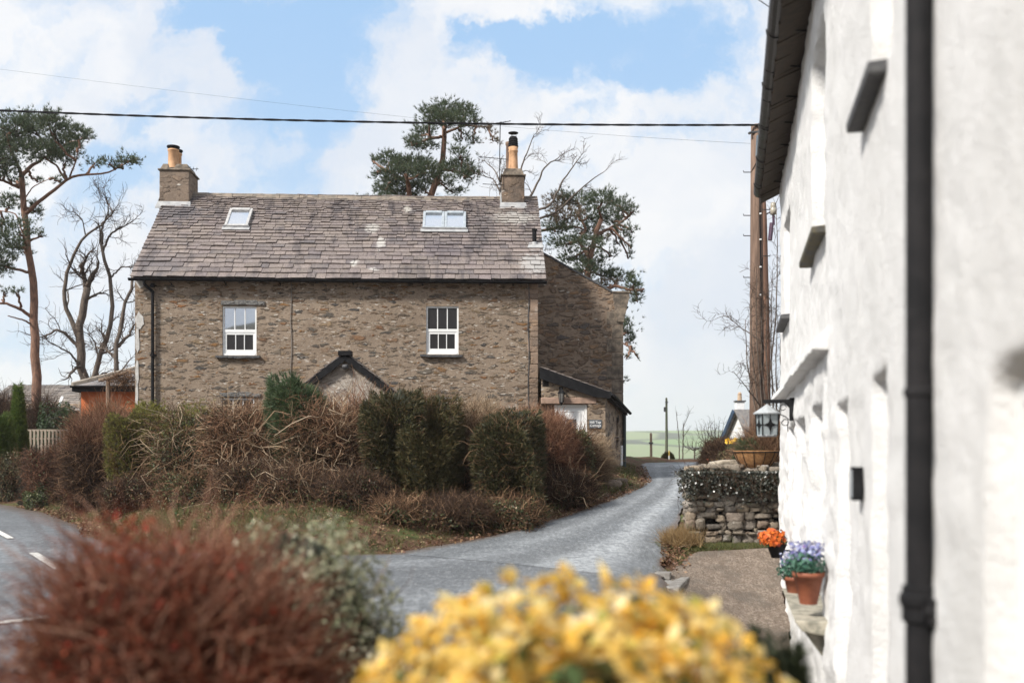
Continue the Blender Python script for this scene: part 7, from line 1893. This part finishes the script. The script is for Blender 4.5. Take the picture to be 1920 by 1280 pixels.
# twiggy tree round the poles
bare_tree('thicket of thin bare stems round the foot of the timber poles', [([(1432, 850), (1434, 810)], .05, .04)] + [([(1433 + j * 4 - 8, 845), (1440 + 7 * j - 25, 760), (1445 + 9 * j - 45, 680 - 20 * (j % 3)), (1450 + 10 * j - 52, 600 - 40 * (j % 3))], .022, .007) for j in range(8)] + [([(1440, 720), (1455, 600), (1458, 480), (1456, 390)], .02, .006), ([(1430, 640), (1390, 615), (1360, 590), (1340, 598)], .014, .005), ([(1425, 760), (1395, 720), (1378, 700)], .014, .005)], 21.0, 450, 6, .85, 2, .004, None, 'thicket', 'bush', .35, dY=.8)
bush('bramble_thicket', 'tangle of brown bramble stems below the poles', 1440, 812, 46, .8, 20.6, [twigs(5000, T_BROWN, .5, .005, .3, .6), twigs(1200, T_PINK, .5, .005, .8, .4), lf(900, L_MIX, .05)], 451, core=(M_CORE, .6), power=2.3)
# the planted bank on the right of the lane
X = rg.uniform(3.5, 9.5, 24000); Y = rg.uniform(18.2, 40, 24000); xr_ = np.interp(Y, LANE_R[:, 1], LANE_R[:, 0]); k = (X > xr_ + .15) & (X < xr_ + 4); X, Y = X[k], Y[k]
kk = vnoise(X * .7, Y * .5, 19) > .1; stuff_grass('dry_grass', X[kk], Y[kk], 4, .16, leaf_mat('bleached_grass', [(0, (0.22, 0.14, 0.07)), (.5, (0.34, 0.24, 0.12)), (.8, (0.14, 0.14, 0.05)), (1, (0.45, 0.35, 0.2))], .3), 0, .014)
p = np.stack([X, Y, ground(X, Y) + .04], 1)[~kk]; V, Fq = leaves(rg, p, np.tile(np.array([[0, 0, 1.]]), (len(p), 1)), .075, .5, .8); tag(np_mesh('leaf_litter', V, Fq, M_DEADL), kind='stuff')
for (nm, lab, px, pyt, w_, dep, Y, comps, sd_, kw) in (
    ('heather_bank', 'dark dead heather draped along the crest of the bank', 1356, 829, 36, .9, 32, [twigs(7000, T_DARK, .35, .006, .3, .6), twigs(1800, T_BROWN, .4, .006), lf(700, L_OLIVE, .05)], 460, dict(core=(M_CORE, .8), power=2.6)),
    ('dry_grass_clump', 'bleached tussock at the lane edge below the dead heather', 1338, 853, 14, .4, 33, [twigs(2600, T_PALE, .4, .005, 1.2, .3)], 461, dict(core=None, power=2)),
    ('shrub', 'low olive shrub on the face of the bank', 1366, 846, 24, .6, 27, [lf(2600, L_OLIVE, .07), twigs(700, T_DARK, .3, .005)], 462, dict(core=(M_COREG, .75), power=2.2)),
    ('shrub', 'rusty-leaved low shrub behind the loose stones', 1342, 862, 20, .4, 21.5, [lf(1500, leaf_mat('rusty_leaf', [(0, (0.2, 0.05, 0.03)), (.5, (0.15, 0.08, 0.04)), (1, (0.09, 0.09, 0.035))]), .06)], 463, dict(core=(M_CORE, .75), power=2.2)),
    ('shrub', 'bright green feathery plant above the coir basket', 1402, 826, 26, .45, 20.4, [sp_(2600, L_FERN, .12, .12)], 464, dict(core=(M_COREG, .6), power=2))):
    bush(nm, lab, px, pyt, w_, dep, Y, comps, sd_, **kw)
da = thing('daffodils', 'clump of yellow daffodils on the bank beneath the far white cottage', 'flowers', P(1381, 842, 22)); rg = np.random.default_rng(88)
p = rg.normal(0, 1, (70, 3)) * np.array([.1, .08, 0]); V, Fq = needles(rg, p, np.tile(np.array([[0, 0, 1.]]), (70, 1)), .2, .012, 3); np_mesh('leaves', V, Fq, L_FERN, da)
p = rg.normal(0, 1, (22, 3)) * np.array([.12, .08, .035]) + np.array([0, 0, .17]); parts = [leaves(rg, p + rg.normal(0, .012, p.shape), np.tile(np.array([[-.2, -1, .3]]), (22, 1)), .075, .8, .5) for _ in range(4)]; V, Fq = cat_mesh(parts); np_mesh('blooms', V, Fq, leaf_mat('daffodil_yellow', [(0, (0.8, 0.45, 0.03)), (1, (0.85, 0.55, 0.06))], .2), da)

# ------------------------------------------------------------------ near the lens
def near_bush(name, label, cat, px, pyt, wpx, dep, Y, comps, seed, **k):
    X = (px - 960) / F * Y; return shrub(name, label, cat, X, Y, wpx / F * Y, dep, P(px, pyt, Y)[2], comps, seed, **k)
R_STEM = TW('wine_red_stems', (0.15, 0.038, 0.022), (0.24, 0.075, 0.04), (0.06, 0.02, 0.014), (0.31, 0.15, 0.09))
R_STEM2 = TW('fawn_red_stems', (0.36, 0.18, 0.12), (0.26, 0.12, 0.08), (0.46, 0.27, 0.19))
R_LEAF = leaf_mat('crimson_leaf', [(0, (0.45, 0.045, 0.02)), (.5, (0.28, 0.035, 0.02)), (.85, (0.55, 0.1, 0.035)), (1, (0.09, 0.03, 0.02))], .3)
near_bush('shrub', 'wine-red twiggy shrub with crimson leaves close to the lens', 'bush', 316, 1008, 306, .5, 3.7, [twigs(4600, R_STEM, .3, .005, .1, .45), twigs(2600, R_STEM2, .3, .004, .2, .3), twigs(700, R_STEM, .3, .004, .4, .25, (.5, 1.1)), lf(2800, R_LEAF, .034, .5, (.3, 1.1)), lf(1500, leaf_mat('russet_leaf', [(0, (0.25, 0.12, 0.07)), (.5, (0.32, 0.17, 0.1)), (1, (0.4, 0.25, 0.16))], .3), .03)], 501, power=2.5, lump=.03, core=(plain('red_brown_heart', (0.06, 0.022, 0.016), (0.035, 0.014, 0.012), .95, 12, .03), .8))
near_bush('shrub', 'grey-green variegated shrub behind the wine-red one', 'bush', 556, 980, 212, .5, 4.9, [lf(13000, leaf_mat('cream_edged_leaf', [(0, (0.12, 0.14, 0.07)), (.4, (0.27, 0.28, 0.16)), (.75, (0.46, 0.45, 0.3)), (1, (0.62, 0.6, 0.45))], .25), .034, .55), twigs(700, T_BROWN, .22, .003)], 502, power=2.3, lump=.1, core=(M_COREG, .85))
L_SUN = leaf_mat('golden_leaf', [(0, (0.88, 0.5, 0.06)), (.35, (0.95, 0.65, 0.14)), (.65, (0.95, 0.74, 0.28)), (.88, (0.95, 0.84, 0.52)), (.95, (0.7, 0.55, 0.1)), (1, (0.36, 0.38, 0.08))], .45, .45)
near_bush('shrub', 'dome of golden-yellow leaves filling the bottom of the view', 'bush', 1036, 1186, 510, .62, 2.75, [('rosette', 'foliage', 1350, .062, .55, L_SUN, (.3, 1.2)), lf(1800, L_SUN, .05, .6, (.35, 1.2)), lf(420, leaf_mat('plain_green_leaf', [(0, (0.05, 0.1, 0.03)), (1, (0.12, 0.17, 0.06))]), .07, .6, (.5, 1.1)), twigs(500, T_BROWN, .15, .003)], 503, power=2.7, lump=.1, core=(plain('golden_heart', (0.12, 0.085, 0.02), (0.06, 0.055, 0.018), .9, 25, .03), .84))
near_bush('shrub', 'dark green shrub at the foot of the white cottage wall', 'bush', 1462, 1200, 44, .3, 4.2, [sp_(5200, leaf_mat('dark_needle_leaf', [(0, (0.014, 0.02, 0.01)), (.7, (0.035, 0.045, 0.022)), (1, (0.07, 0.08, 0.035))]), .07, .16)], 504, power=2.2, core=(M_COREG, .85))
